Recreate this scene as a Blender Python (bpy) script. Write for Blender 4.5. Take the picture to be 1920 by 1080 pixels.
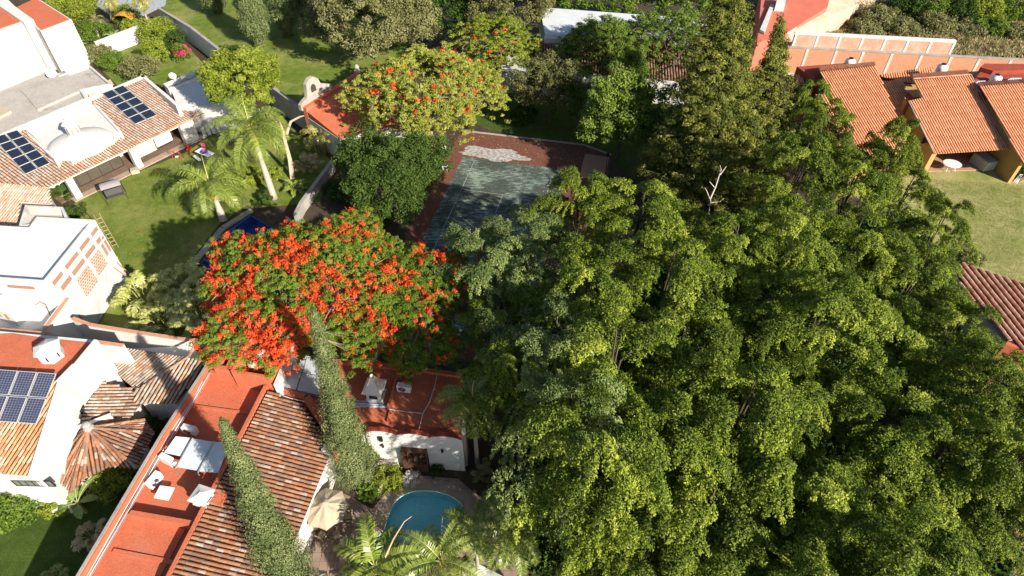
import bpy, math, random
import numpy as np
from mathutils import Vector, Matrix
for o in list(bpy.data.objects): bpy.data.objects.remove(o)
S = bpy.context.scene
COL = S.collection
R = math.radians
random.seed(5)
rng = np.random.default_rng(11)

# ------------------------------------------------------------ camera, sky, sun, exposure
F_PX, PITCH, CAM_H = 1200.0, R(44.8), 37.0
cam = bpy.data.cameras.new('camera'); cam_ob = bpy.data.objects.new('camera', cam); COL.objects.link(cam_ob)
cam.sensor_width = 36; cam.lens = 36 * F_PX / 1920; cam.clip_end = 1500; cam.clip_start = .5
cam_ob.location = (0, 0, CAM_H); cam_ob.rotation_euler = (R(90) - PITCH, 0, 0)
S.camera = cam_ob
SUN_DIR = Vector((-0.70, 0.71, 0)).normalized()      # the way shadows fall on the ground
SUN_EL = R(27.5)
world = bpy.data.worlds.new('World'); S.world = world; world.use_nodes = True
wn = world.node_tree; bg = wn.nodes['Background']
sky = wn.nodes.new('ShaderNodeTexSky'); sky.sky_type = 'NISHITA'; sky.sun_disc = False
sky.sun_elevation = SUN_EL; sky.sun_rotation = math.atan2(-SUN_DIR.x, -SUN_DIR.y)
wn.links.new(sky.outputs[0], bg.inputs[0]); bg.inputs[1].default_value = 0.068
sun = bpy.data.lights.new('sun', 'SUN'); sun.energy = 5.0; sun.angle = R(.53); sun.color = (1, .92, .79)
sun_ob = bpy.data.objects.new('sun', sun); COL.objects.link(sun_ob)
ld = Vector((SUN_DIR.x * math.cos(SUN_EL), SUN_DIR.y * math.cos(SUN_EL), -math.sin(SUN_EL)))
sun_ob.rotation_euler = ld.to_track_quat('-Z', 'Y').to_euler(); sun_ob.location = (30, -30, 60)
S.view_settings.view_transform = 'Standard'; S.view_settings.look = 'None'
S.view_settings.exposure = 1.0; S.view_settings.gamma = 1

# ------------------------------------------------------------ surveying the photo
FW = Vector((0, math.cos(PITCH), -math.sin(PITCH))); RT = Vector((1, 0, 0)); UP = RT.cross(FW)
CAMP = Vector((0, 0, CAM_H))
def ray(px, py): return FW * F_PX + RT * (px - 960) - UP * (py - 540)
def W(px, py, z=0.0):
    d = ray(px, py); return CAMP + d * ((z - CAM_H) / d.z)
def P2(px, py, z=0.0):
    w = W(px, py, z); return (w.x, w.y)
def on_plane(pts, A, B, Cc):
    n = (B - A).cross(Cc - A); out = []
    for p in pts:
        d = ray(*p); out.append(CAMP + d * ((A - CAMP).dot(n) / d.dot(n)))
    return out

# ------------------------------------------------------------ materials
MATS = {}
def mat(name, col, col2=None, rough=.85, scale=3., amt=.5, bump=.15, bscale=None, spec=.25, metal=0, fine=0.0, stain=None, samt=.7, sscale=(.5, .5, .5), sfrom=.55):
    if name in MATS: return MATS[name]
    m = bpy.data.materials.new(name); m.use_nodes = True; nt = m.node_tree; b = nt.nodes['Principled BSDF']
    tc = nt.nodes.new('ShaderNodeTexCoord'); n = nt.nodes.new('ShaderNodeTexNoise'); n.inputs['Scale'].default_value = scale
    n.inputs['Detail'].default_value = 8; n.inputs['Roughness'].default_value = .65
    nt.links.new(tc.outputs['Object'], n.inputs['Vector'])
    r = nt.nodes.new('ShaderNodeValToRGB'); r.color_ramp.elements[0].position = .5 - amt / 2; r.color_ramp.elements[1].position = .5 + amt / 2
    c2 = col2 or tuple(c * .75 for c in col)
    r.color_ramp.elements[0].color = (*c2, 1); r.color_ramp.elements[1].color = (*col, 1)
    nt.links.new(n.outputs[0], r.inputs[0]); out = r.outputs[0]
    if fine:
        n2 = nt.nodes.new('ShaderNodeTexNoise'); n2.inputs['Scale'].default_value = scale * 14; n2.inputs['Detail'].default_value = 4
        nt.links.new(tc.outputs['Object'], n2.inputs['Vector'])
        mr = nt.nodes.new('ShaderNodeMapRange'); mr.inputs[1].default_value = .3; mr.inputs[2].default_value = .7
        mr.inputs[3].default_value = 1 - fine; mr.inputs[4].default_value = 1 + fine * .5
        nt.links.new(n2.outputs[0], mr.inputs[0])
        mx = nt.nodes.new('ShaderNodeMix'); mx.data_type = 'RGBA'; mx.blend_type = 'MULTIPLY'; mx.inputs[0].default_value = 1
        nt.links.new(out, mx.inputs[6]); nt.links.new(mr.outputs[0], mx.inputs[7]); out = mx.outputs[2]
    if stain:      # weathering with a shape of its own: ponding marks, runs, faded patches
        mp = nt.nodes.new('ShaderNodeMapping'); mp.inputs['Scale'].default_value = sscale; nt.links.new(tc.outputs['Object'], mp.inputs[0])
        n3 = nt.nodes.new('ShaderNodeTexNoise'); n3.inputs['Scale'].default_value = 1; n3.inputs['Detail'].default_value = 12; n3.inputs['Roughness'].default_value = .72; nt.links.new(mp.outputs[0], n3.inputs['Vector'])
        m3 = nt.nodes.new('ShaderNodeMapRange'); m3.inputs[1].default_value = sfrom; m3.inputs[2].default_value = sfrom + .14; m3.inputs[4].default_value = samt; nt.links.new(n3.outputs[0], m3.inputs[0])
        x3 = nt.nodes.new('ShaderNodeMix'); x3.data_type = 'RGBA'; nt.links.new(m3.outputs[0], x3.inputs[0]); nt.links.new(out, x3.inputs[6]); x3.inputs[7].default_value = (*stain, 1); out = x3.outputs[2]
    nt.links.new(out, b.inputs['Base Color'])
    b.inputs['Roughness'].default_value = rough; b.inputs['Specular IOR Level'].default_value = spec; b.inputs['Metallic'].default_value = metal
    if bump:
        nb = nt.nodes.new('ShaderNodeTexNoise'); nb.inputs['Scale'].default_value = bscale or scale * 8; nb.inputs['Detail'].default_value = 6
        nt.links.new(tc.outputs['Object'], nb.inputs['Vector'])
        bp = nt.nodes.new('ShaderNodeBump'); bp.inputs['Strength'].default_value = bump; bp.inputs['Distance'].default_value = .05
        nt.links.new(nb.outputs[0], bp.inputs['Height']); nt.links.new(bp.outputs[0], b.inputs['Normal'])
    MATS[name] = m; return m
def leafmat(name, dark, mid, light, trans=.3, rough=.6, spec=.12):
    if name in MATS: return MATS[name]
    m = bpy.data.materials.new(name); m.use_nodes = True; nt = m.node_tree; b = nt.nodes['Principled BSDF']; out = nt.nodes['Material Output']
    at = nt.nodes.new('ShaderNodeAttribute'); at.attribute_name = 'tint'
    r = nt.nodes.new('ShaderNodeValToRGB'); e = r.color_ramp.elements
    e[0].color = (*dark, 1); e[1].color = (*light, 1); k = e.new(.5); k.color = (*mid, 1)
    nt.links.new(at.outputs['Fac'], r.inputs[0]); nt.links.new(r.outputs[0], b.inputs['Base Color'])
    b.inputs['Roughness'].default_value = rough; b.inputs['Specular IOR Level'].default_value = spec
    t = nt.nodes.new('ShaderNodeBsdfTranslucent'); nt.links.new(r.outputs[0], t.inputs['Color'])
    mx = nt.nodes.new('ShaderNodeMixShader'); mx.inputs[0].default_value = trans
    nt.links.new(b.outputs[0], mx.inputs[1]); nt.links.new(t.outputs[0], mx.inputs[2]); nt.links.new(mx.outputs[0], out.inputs['Surface'])
    MATS[name] = m; return m
def tilemat(name, cols, grime=(.07, .06, .05), gamt=.5):
    """clay barrel tiles: one colour per tile from its own random number, lichen and soot on top"""
    if name in MATS: return MATS[name]
    m = bpy.data.materials.new(name); m.use_nodes = True; nt = m.node_tree; b = nt.nodes['Principled BSDF']
    at = nt.nodes.new('ShaderNodeAttribute'); at.attribute_name = 'tint'
    r = nt.nodes.new('ShaderNodeValToRGB'); r.color_ramp.interpolation = 'CONSTANT'; e = r.color_ramp.elements
    while len(e) > 1: e.remove(e[-1])
    e[0].position = 0; e[0].color = (*cols[0], 1)
    for i, c in enumerate(cols[1:], 1): k = e.new(i / len(cols) * .97); k.color = (*c, 1)
    k = e.new(.975); k.color = (cols[0][0] * .16, cols[0][1] * .16, cols[0][2] * .16, 1)      # bedding under the tiles, painted near black to deepen the shaded grooves
    nt.links.new(at.outputs['Fac'], r.inputs[0])
    tc = nt.nodes.new('ShaderNodeTexCoord'); n = nt.nodes.new('ShaderNodeTexNoise'); n.inputs['Scale'].default_value = 1.1; n.inputs['Detail'].default_value = 10; n.inputs['Roughness'].default_value = .75
    nt.links.new(tc.outputs['Object'], n.inputs['Vector'])
    mr = nt.nodes.new('ShaderNodeMapRange'); mr.inputs[1].default_value = .48; mr.inputs[2].default_value = .75; mr.inputs[3].default_value = 0; mr.inputs[4].default_value = gamt
    nt.links.new(n.outputs[0], mr.inputs[0])
    mx = nt.nodes.new('ShaderNodeMix'); mx.data_type = 'RGBA'; nt.links.new(mr.outputs[0], mx.inputs[0]); nt.links.new(r.outputs[0], mx.inputs[6]); mx.inputs[7].default_value = (*grime, 1)
    n2 = nt.nodes.new('ShaderNodeTexNoise'); n2.inputs['Scale'].default_value = 22; n2.inputs['Detail'].default_value = 4; nt.links.new(tc.outputs['Object'], n2.inputs['Vector'])
    m2 = nt.nodes.new('ShaderNodeMapRange'); m2.inputs[1].default_value = .35; m2.inputs[2].default_value = .65; m2.inputs[3].default_value = .7; m2.inputs[4].default_value = 1.12; nt.links.new(n2.outputs[0], m2.inputs[0])
    mm = nt.nodes.new('ShaderNodeMix'); mm.data_type = 'RGBA'; mm.blend_type = 'MULTIPLY'; mm.inputs[0].default_value = 1
    nt.links.new(mx.outputs[2], mm.inputs[6]); nt.links.new(m2.outputs[0], mm.inputs[7])
    nt.links.new(mm.outputs[2], b.inputs['Base Color']); b.inputs['Roughness'].default_value = .9; b.inputs['Specular IOR Level'].default_value = .15
    MATS[name] = m; return m
def brickmat(name, c1, c2, mortar, bw=.24, bh=.075, ms=.012, stain=None, off=.5):
    if name in MATS: return MATS[name]
    m = bpy.data.materials.new(name); m.use_nodes = True; nt = m.node_tree; b = nt.nodes['Principled BSDF']
    uv = nt.nodes.new('ShaderNodeUVMap'); br = nt.nodes.new('ShaderNodeTexBrick'); nt.links.new(uv.outputs[0], br.inputs['Vector'])
    br.inputs['Color1'].default_value = (*c1, 1); br.inputs['Color2'].default_value = (*c2, 1); br.inputs['Mortar'].default_value = (*mortar, 1)
    br.inputs['Scale'].default_value = 1; br.inputs['Brick Width'].default_value = bw; br.inputs['Row Height'].default_value = bh; br.inputs['Mortar Size'].default_value = ms
    br.offset = off
    tc = nt.nodes.new('ShaderNodeTexCoord'); n = nt.nodes.new('ShaderNodeTexNoise'); n.inputs['Scale'].default_value = .9; n.inputs['Detail'].default_value = 9; n.inputs['Roughness'].default_value = .7
    nt.links.new(tc.outputs['Object'], n.inputs['Vector'])
    mr = nt.nodes.new('ShaderNodeMapRange'); mr.inputs[1].default_value = .45; mr.inputs[2].default_value = .7; mr.inputs[4].default_value = .6; nt.links.new(n.outputs[0], mr.inputs[0])
    mx = nt.nodes.new('ShaderNodeMix'); mx.data_type = 'RGBA'; nt.links.new(mr.outputs[0], mx.inputs[0]); nt.links.new(br.outputs[0], mx.inputs[6]); mx.inputs[7].default_value = (*(stain or mortar), 1)
    nt.links.new(mx.outputs[2], b.inputs['Base Color']); b.inputs['Roughness'].default_value = .9
    bp = nt.nodes.new('ShaderNodeBump'); bp.inputs['Strength'].default_value = .5; bp.inputs['Distance'].default_value = .02; nt.links.new(br.outputs['Fac'], bp.inputs['Height']); bp.invert = True
    nt.links.new(bp.outputs[0], b.inputs['Normal'])
    MATS[name] = m; return m

# ------------------------------------------------------------ objects
ORG = {}
def tag(o, label, cat, group=None):
    o['label'] = label; o['category'] = cat
    if group: o['group'] = group
    return o
def thing(name, label, cat, loc, group=None, rz=0):
    o = bpy.data.objects.new(name, None); o.empty_display_size = .3; COL.objects.link(o); o.location = loc; o.rotation_euler = (0, 0, rz)
    ORG[o] = Vector(loc); return tag(o, label, cat, group)
class MB:
    def __init__(s): s.v = []; s.f = []; s.uv = []; s.t = []
    def face(s, pts, uvs=None, t=0.5):
        i = len(s.v); s.v += [tuple(p) for p in pts]; s.f.append(tuple(range(i, i + len(pts))))
        s.uv += list(uvs) if uvs else [(p[0], p[1]) for p in pts]; s.t += [t] * len(pts)
    def prism(s, poly, z0, z1, bottom=False, top=True, z1s=None):
        """vertical prism over a plan polygon (x, y); z1s: own top height for each corner"""
        n = len(poly); a = sum(poly[i][0] * poly[(i + 1) % n][1] - poly[(i + 1) % n][0] * poly[i][1] for i in range(n))
        zs = list(z1s) if z1s else [z1] * n
        if a < 0: poly = poly[::-1]; zs = zs[::-1]
        u = 0
        for i in range(n):
            p, q = poly[i], poly[(i + 1) % n]; L = math.hypot(q[0] - p[0], q[1] - p[1])
            s.face([(p[0], p[1], z0), (q[0], q[1], z0), (q[0], q[1], zs[(i + 1) % n]), (p[0], p[1], zs[i])], [(u, z0), (u + L, z0), (u + L, zs[(i + 1) % n]), (u, zs[i])]); u += L
        if top: s.face([(p[0], p[1], z) for p, z in zip(poly, zs)])
        if bottom: s.face([(p[0], p[1], z0) for p in poly[::-1]])
        return s
    def box(s, c, size, rz=0, M=None):
        hx, hy, hz = size[0] / 2, size[1] / 2, size[2] / 2; ca, sa = math.cos(rz), math.sin(rz)
        V = []
        for dz in (-hz, hz):
            for dx, dy in ((-hx, -hy), (hx, -hy), (hx, hy), (-hx, hy)):
                p = Vector((dx, dy, dz)); p = M @ p if M else Vector((ca * dx - sa * dy, sa * dx + ca * dy, dz)); V.append(p + Vector(c))
        for q in ((3, 2, 1, 0), (4, 5, 6, 7), (0, 1, 5, 4), (1, 2, 6, 5), (2, 3, 7, 6), (3, 0, 4, 7)):
            a, b, c_, d = [V[k] for k in q]; w = (b - a).length; h = (d - a).length
            s.face([a, b, c_, d], [(0, 0), (w, 0), (w, h), (0, h)])
        return s
    def tube(s, pts, rad, n=8, cap=True, t=.5):
        pts = [Vector(p) for p in pts]; rad = rad if isinstance(rad, (list, tuple)) else [rad] * len(pts); rings = []
        for i, p in enumerate(pts):
            d = (pts[min(i + 1, len(pts) - 1)] - pts[max(i - 1, 0)]).normalized(); a = d.orthogonal().normalized() if abs(d.z) > .95 else d.cross(Vector((0, 0, 1))).normalized(); b = d.cross(a)
            rings.append([p + (a * math.cos(k * math.tau / n) + b * math.sin(k * math.tau / n)) * rad[i] for k in range(n)])
        base = len(s.v); u = 0
        for rg in rings:
            s.v += [tuple(q) for q in rg]; s.uv += [(k / n, u) for k in range(n)]; s.t += [t] * n; u += 1
        for i in range(len(rings) - 1):
            for k in range(n):
                a, b = base + i * n + k, base + i * n + (k + 1) % n; s.f.append((a, b, b + n, a + n))
        if cap: s.f.append(tuple(range(base, base + n))[::-1]); s.f.append(tuple(range(base + (len(rings) - 1) * n, base + len(rings) * n)))
        return s
    def lathe(s, c, prof, n=20, M=None, sq=False):
        """prof: (radius, z) pairs; c: base point"""
        base = len(s.v)
        for r_, z in prof:
            for k in range(n):
                a = k * math.tau / n + (math.pi / n if sq else 0); p = Vector((r_ * math.cos(a), r_ * math.sin(a), z)); p = M @ p if M else p
                s.v.append(tuple(p + Vector(c))); s.uv.append((k / n, z)); s.t.append(.5)
        for i in range(len(prof) - 1):
            for k in range(n):
                a, b = base + i * n + k, base + i * n + (k + 1) % n; s.f.append((a, b, b + n, a + n))
        s.f.append(tuple(range(base, base + n))[::-1]); s.f.append(tuple(range(base + (len(prof) - 1) * n, base + len(prof) * n)))
        return s
    def build(s, name, m, parent=None, org=None, smooth=False):
        o0 = ORG[parent] if parent is not None else Vector(org if org is not None else (0, 0, 0))
        me = bpy.data.meshes.new(name); me.from_pydata([(x - o0.x, y - o0.y, z - o0.z) for x, y, z in s.v], [], s.f); me.materials.append(m)
        uvl = me.uv_layers.new(name='UVMap'); li = np.zeros(len(me.loops), dtype=np.int32); me.loops.foreach_get('vertex_index', li)
        uvl.data.foreach_set('uv', np.array(s.uv, dtype=np.float32)[li].ravel())
        a = me.attributes.new('tint', 'FLOAT', 'POINT'); a.data.foreach_set('value', np.array(s.t, dtype=np.float32))
        if smooth: me.polygons.foreach_set('use_smooth', [True] * len(me.polygons))
        ob = bpy.data.objects.new(name, me); COL.objects.link(ob); ORG[ob] = o0
        if parent is not None: ob.parent = parent
        else: ob.location = o0
        return ob
def struct(name, mb, m):
    o = mb.build(name, m); o['kind'] = 'structure'; return o
def single(name, mb, m, label, cat, org=None, group=None, smooth=False):
    if org is None:
        a = np.array(mb.v); org = (a[:, 0].mean(), a[:, 1].mean(), a[:, 2].min())
    return tag(mb.build(name, m, None, org, smooth), label, cat, group)
def copy_tree(o, parent=None):
    c = o.copy(); COL.objects.link(c); c.parent = parent; ORG[c] = Vector(o.location) if parent is None else ORG[parent]
    for ch in list(o.children): copy_tree(ch, c)
    return c
def place(o, loc, rz=0, sc=1, label=None):
    o.location = loc; o.rotation_euler = (0, 0, rz); o.scale = (sc, sc, sc) if not isinstance(sc, tuple) else sc
    if label: o['label'] = label
    return o
def inset(poly, d):
    n = len(poly); a = sum(poly[i][0] * poly[(i + 1) % n][1] - poly[(i + 1) % n][0] * poly[i][1] for i in range(n)); sg = 1 if a > 0 else -1
    out = []
    for i in range(n):
        p0, p1, p2 = Vector(poly[i - 1]), Vector(poly[i]), Vector(poly[(i + 1) % n])
        e1 = (p1 - p0).normalized(); e2 = (p2 - p1).normalized(); n1 = Vector((-e1.y, e1.x)) * sg; n2 = Vector((-e2.y, e2.x)) * sg
        b = (n1 + n2); b = b / max(.35, b.dot(n1)) if b.length > 1e-6 else n1
        out.append(tuple(p1 + b * d))
    return out
def leaf_mesh(name, c, nrm, size, tint, m, parent=None, org=None, aspect=.5, fold=0.0, axis=None):
    """many small pointed leaves; c, nrm (N,3), size (N) half length, tint (N) 0..1"""
    N = len(c); nrm = nrm / (np.linalg.norm(nrm, axis=1, keepdims=True) + 1e-9)
    ax = rng.normal(size=(N, 3)) if axis is None else axis + rng.normal(size=(N, 3)) * .25
    u = ax - nrm * (ax * nrm).sum(1, keepdims=True); u /= np.linalg.norm(u, axis=1, keepdims=True) + 1e-9
    v = np.cross(nrm, u); s = np.asarray(size).reshape(-1, 1)
    V = np.empty((N, 4, 3)); V[:, 0] = c - u * s; V[:, 1] = c + v * s * aspect - nrm * s * fold; V[:, 2] = c + u * s; V[:, 3] = c - v * s * aspect + nrm * s * fold
    o0 = ORG[parent] if parent is not None else Vector(org if org is not None else (0, 0, 0))
    V = V.reshape(-1, 3) - np.array(o0)
    me = bpy.data.meshes.new(name); me.vertices.add(4 * N); me.vertices.foreach_set('co', V.astype(np.float32).ravel())
    me.loops.add(4 * N); me.loops.foreach_set('vertex_index', np.arange(4 * N, dtype=np.int32)); me.polygons.add(N)
    me.polygons.foreach_set('loop_start', np.arange(0, 4 * N, 4, dtype=np.int32)); me.update(calc_edges=True)
    a = me.attributes.new('tint', 'FLOAT', 'POINT'); a.data.foreach_set('value', np.repeat(np.clip(tint, 0, 1), 4).astype(np.float32))
    me.materials.append(m); ob = bpy.data.objects.new(name, me); COL.objects.link(ob); ORG[ob] = o0
    if parent is not None: ob.parent = parent
    else: ob.location = o0
    return ob

# ------------------------------------------------------------ shared builders
def tile_mb(poly, pitch=.24, row=.36, rad=.088, down=None, wob=.012, seg=5, thick=True, mb=None, lip=.02):
    """barrel tiles over a planar polygon: every tile a tapered half round overlapping the next; poly = 3D points"""
    poly = [Vector(p) for p in poly]; n = Vector((0, 0, 0))
    for i in range(len(poly)): n += poly[i].cross(poly[(i + 1) % len(poly)])
    n.normalize(); n = -n if n.z < 0 else n
    d = Vector(down) if down is not None else Vector((0, 0, -1)); d = (d - n * d.dot(n)).normalized(); a = n.cross(d).normalized(); o = poly[0]; rad = min(rad, pitch * .37)
    P = [((p - o).dot(a), (p - o).dot(d)) for p in poly]; mb = mb or MB()
    mb.face([p - n * .02 for p in (poly if (poly[1]-poly[0]).cross(poly[2]-poly[1]).dot(n) > 0 else poly[::-1])], t=1.)
    u0, u1 = min(p[0] for p in P), max(p[0] for p in P); k = int((u1 - u0) / pitch)
    for c in range(k + 1):
        u = u0 + (c + .5) * (u1 - u0) / (k + 1); xs = []
        for i in range(len(P)):
            (x0, y0), (x1, y1) = P[i], P[(i + 1) % len(P)]
            if (x0 <= u) != (x1 <= u): xs.append(y0 + (y1 - y0) * (u - x0) / (x1 - x0))
        xs.sort(); jog = random.uniform(-.5, .5) * row * .15
        for v0, v1 in zip(xs[::2], xs[1::2]):
            v = v0 + jog * 0
            while v < v1 - .04:
                ve = min(v + row * 1.08, v1 + .03); uu = u + random.uniform(-wob, wob); lift0 = 0.; lift1 = lip; t = random.random() * .96
                b = len(mb.v); ra, rb = rad * .86, rad
                for vv, rr, lf in ((v, ra, lift0), (ve, rb, lift1)):
                    for j in range(seg):
                        an = math.pi * j / (seg - 1); q = o + a * (uu - math.cos(an) * rr) + d * vv + n * (math.sin(an) * rr * .9 + lf)
                        mb.v.append(tuple(q)); mb.uv.append((q.x, q.y)); mb.t.append(t)
                for j in range(seg - 1): mb.f.append((b + j + 1, b + j, b + seg + j, b + seg + j + 1))
                mb.f.append(tuple(b + seg + j for j in range(seg)))
                v += row
    return mb
def ridge_mb(p, q, r=.12, row=.38, mb=None):
    mb = mb or MB(); p, q = Vector(p), Vector(q); L = (q - p).length; d = (q - p) / L; a = d.cross(Vector((0, 0, 1))).normalized(); up = a.cross(d); k = max(1, int(L / row))
    for i in range(k):
        t = random.random() * .96; b = len(mb.v)
        for vv, rr, lf in ((L * i / k, r * .85, 0), (L * (i + 1.06) / k, r, .02)):
            for j in range(6):
                an = math.pi * j / 5; x = p + d * vv + a * math.cos(an) * rr + up * (math.sin(an) * rr + lf); mb.v.append(tuple(x)); mb.uv.append((0, 0)); mb.t.append(t)
        for j in range(5): mb.f.append((b + j, b + j + 1, b + 6 + j + 1, b + 6 + j))
        mb.f.append(tuple(b + 6 + j for j in range(6))[::-1])
    return mb
def flat_house(name, label, cat, pts, z, par=.4, wm=None, rm=None, pm=None, pw=.18, z0=0, px=True, floor_in=None):
    """walls, a flat roof and a parapet with its own coping; pts are photo corners of the parapet top"""
    poly = [P2(*p, z) for p in pts] if px else pts
    c = (sum(p[0] for p in poly) / len(poly), sum(p[1] for p in poly) / len(poly), z0)
    t = thing(name, label, cat, c)
    MB().prism(poly, z0, z - par - .05, top=True).build('wall', wm, t)
    inn = inset(poly, pw)
    MB().prism(inset(poly, pw + .01), z - par - .045, z - par, top=True).build('roof', rm, t)
    if par > .06:
        m = MB(); n = len(poly)
        for i in range(n):
            j = (i + 1) % n; m.prism([poly[i], poly[j], inn[j], inn[i]], z - par - .049, z)
        m.build('parapet', pm or wm, t)
    return t, poly
def on_wall(p, q, s, z, d=0.0):
    """a point s metres along the wall p->q (plan), at height z, d metres out of it (to the right of p->q)"""
    p, q = Vector((p[0], p[1], 0)), Vector((q[0], q[1], 0)); e = (q - p).normalized(); n = Vector((e.y, -e.x, 0)); r = p + e * s + n * d; return Vector((r.x, r.y, z))
def wall_box(mb, p, q, s0, s1, z0, z1, d0, d1):
    A, B, C_, D = on_wall(p, q, s0, 0, d0), on_wall(p, q, s1, 0, d0), on_wall(p, q, s1, 0, d1), on_wall(p, q, s0, 0, d1)
    mb.prism([tuple(x)[:2] for x in (A, B, C_, D)], z0, z1, bottom=True); return mb
def window(parent, p, q, s0, s1, z0, z1, fm, gm, bars=1, name='window', rows=1, d=.03):
    m = MB(); fw = .06
    for a, b in ((s0, s0 + fw), (s1 - fw, s1)): wall_box(m, p, q, a, b, z0, z1, -.01, d)
    for a, b in ((z0, z0 + fw), (z1 - fw, z1)): wall_box(m, p, q, s0 + fw, s1 - fw, a, b, -.01, d - .003)
    for k in range(1, bars + 1): x = s0 + (s1 - s0) * k / (bars + 1); wall_box(m, p, q, x - .02, x + .02, z0 + fw, z1 - fw, -.005, d - .006)
    for k in range(1, rows): x = z0 + (z1 - z0) * k / rows; wall_box(m, p, q, s0 + fw, s1 - fw, x - .02, x + .02, -.005, d - .009)
    w = m.build(name, fm, parent); wall_box(MB(), p, q, s0 + .03, s1 - .03, z0 + .03, z1 - .03, -.01, .008).build('pane', gm, w); return w
# ------------------------------------------------------------ palette
WHITE = mat('white_plaster', (.68, .66, .63), (.56, .54, .51), scale=.7, amt=.5, bump=.25, bscale=6, fine=.08, stain=(.42, .39, .35), samt=.6, sscale=(1.6, 1.6, .35), sfrom=.57)
WHITE_OLD = mat('weathered_white_plaster', (.7, .69, .66), (.36, .34, .31), scale=.8, amt=.55, bump=.3, bscale=6, fine=.12)
RED = mat('red_waterproofing', (.58, .165, .085), (.46, .12, .06), scale=.9, amt=.6, bump=.35, bscale=16, fine=.22, stain=(.36, .17, .12), samt=.8, sscale=(.9, .9, .9), sfrom=.56)
RED_DARK = mat('red_coping', (.36, .07, .04), (.24, .05, .03), scale=2, amt=.5, bump=.3, fine=.1)
CONC = mat('grey_concrete', (.42, .39, .35), (.24, .22, .2), scale=.8, amt=.5, bump=.3, fine=.12)
CONC_PALE = mat('pale_concrete_roof', (.52, .48, .43), (.36, .32, .28), scale=.35, amt=.45, bump=.3, bscale=8, fine=.14, stain=(.17, .14, .11), samt=.8, sscale=(.35, .35, .35), sfrom=.54)
YELLOW = mat('ochre_plaster', (.5, .32, .12), (.4, .25, .09), scale=1.5, amt=.5, bump=.4, bscale=20, fine=.1)
WOOD = mat('dark_wood', (.1, .05, .028), (.05, .026, .016), scale=8, amt=.5, bump=.3)
METAL_W = mat('white_painted_metal', (.75, .75, .74), (.66, .66, .65), rough=.4, scale=3, bump=.03)
PLASTIC_W = mat('white_plastic', (.74, .74, .74), (.66, .66, .67), rough=.45, scale=5, bump=.02)
BLACK = mat('black_metal', (.02, .02, .022), (.012, .012, .012), rough=.5, scale=5)
STEEL = mat('galvanised_steel', (.5, .52, .54), (.36, .38, .4), rough=.4, metal=.7, scale=6, bump=.05)
GLASS = mat('dark_window_glass', (.03, .035, .04), (.015, .018, .02), rough=.08, spec=.7, scale=1, bump=0)
CANVAS = mat('beige_canvas', (.46, .39, .28), (.38, .32, .23), scale=3, amt=.4, bump=.2, bscale=40)
COPING = mat('sand_stone_coping', (.42, .33, .25), (.3, .225, .165), scale=1.2, amt=.5, bump=.3, fine=.18)
SOLAR = mat('solar_glass', (.012, .016, .035), (.008, .01, .025), rough=.12, spec=.8, scale=.6, bump=0)
BARK = mat('grey_brown_bark', (.12, .095, .07), (.05, .04, .03), scale=4, amt=.6, bump=.6)
BARK_PALE = mat('pale_bark', (.34, .28, .21), (.2, .16, .12), scale=4, amt=.6, bump=.5)
TERRA = [(.34, .15, .08), (.4, .2, .115), (.28, .13, .075), (.38, .26, .19), (.31, .175, .11), (.44, .34, .28), (.23, .12, .08), (.38, .18, .095), (.27, .17, .125), (.33, .15, .08), (.25, .15, .11)]
TILE_OLD = tilemat('old_terracotta_tiles', TERRA, gamt=.45)
TILE_PALE = tilemat('bleached_terracotta_tiles', [(.55, .37, .27), (.6, .47, .38), (.5, .3, .2), (.62, .5, .42), (.56, .33, .22), (.5, .4, .33), (.6, .42, .32)], grime=(.2, .17, .15), gamt=.5)
TILE_GREY = tilemat('lichened_terracotta_tiles', [(.36, .28, .22), (.42, .24, .15), (.45, .38, .32), (.32, .2, .14), (.5, .36, .27), (.38, .33, .29)], grime=(.09, .08, .07), gamt=.7)
TILE_BROWN = tilemat('brown_terracotta_tiles', [(.27, .14, .09), (.34, .18, .11), (.2, .11, .08), (.3, .2, .15)], gamt=.6)
TILE_NEW = tilemat('bright_orange_roof_tiles', [(.74, .33, .17), (.78, .38, .21), (.7, .3, .16), (.76, .35, .18)], grime=(.4, .2, .12), gamt=.25)
TILE_PINK = tilemat('rose_terracotta_tiles', [(.45, .22, .15), (.52, .28, .2), (.4, .18, .12), (.48, .27, .2)], gamt=.5)
BRICK = brickmat('orange_brickwork', (.52, .19, .085), (.58, .25, .125), (.46, .34, .25), stain=(.6, .3, .17))
BRICK_RAW = brickmat('raw_facade_brick', (.3, .085, .035), (.34, .11, .05), (.42, .34, .28), stain=(.36, .14, .07))
BRICK_WASH = brickmat('whitewashed_brickwork', (.5, .2, .1), (.56, .28, .17), (.56, .46, .38), stain=(.66, .54, .46))
LATTICE = brickmat('brick_lattice', (.3, .08, .03), (.34, .1, .04), (.5, .43, .36), bw=.3, bh=.2, ms=.06, stain=(.34, .12, .055))
FLOOR_BROWN = brickmat('brown_tile_floor', (.16, .1, .065), (.2, .13, .085), (.1, .075, .06), bw=.45, bh=.45, ms=.012, off=0)
PAVE = brickmat('worn_patio_paving', (.27, .19, .15), (.33, .235, .18), (.15, .12, .1), bw=.5, bh=.5, ms=.015, stain=(.16, .12, .1), off=0)
PAVE_RED = brickmat('red_brick_paving', (.4, .2, .13), (.46, .25, .17), (.26, .18, .14), bw=.24, bh=.12, ms=.01)

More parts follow.
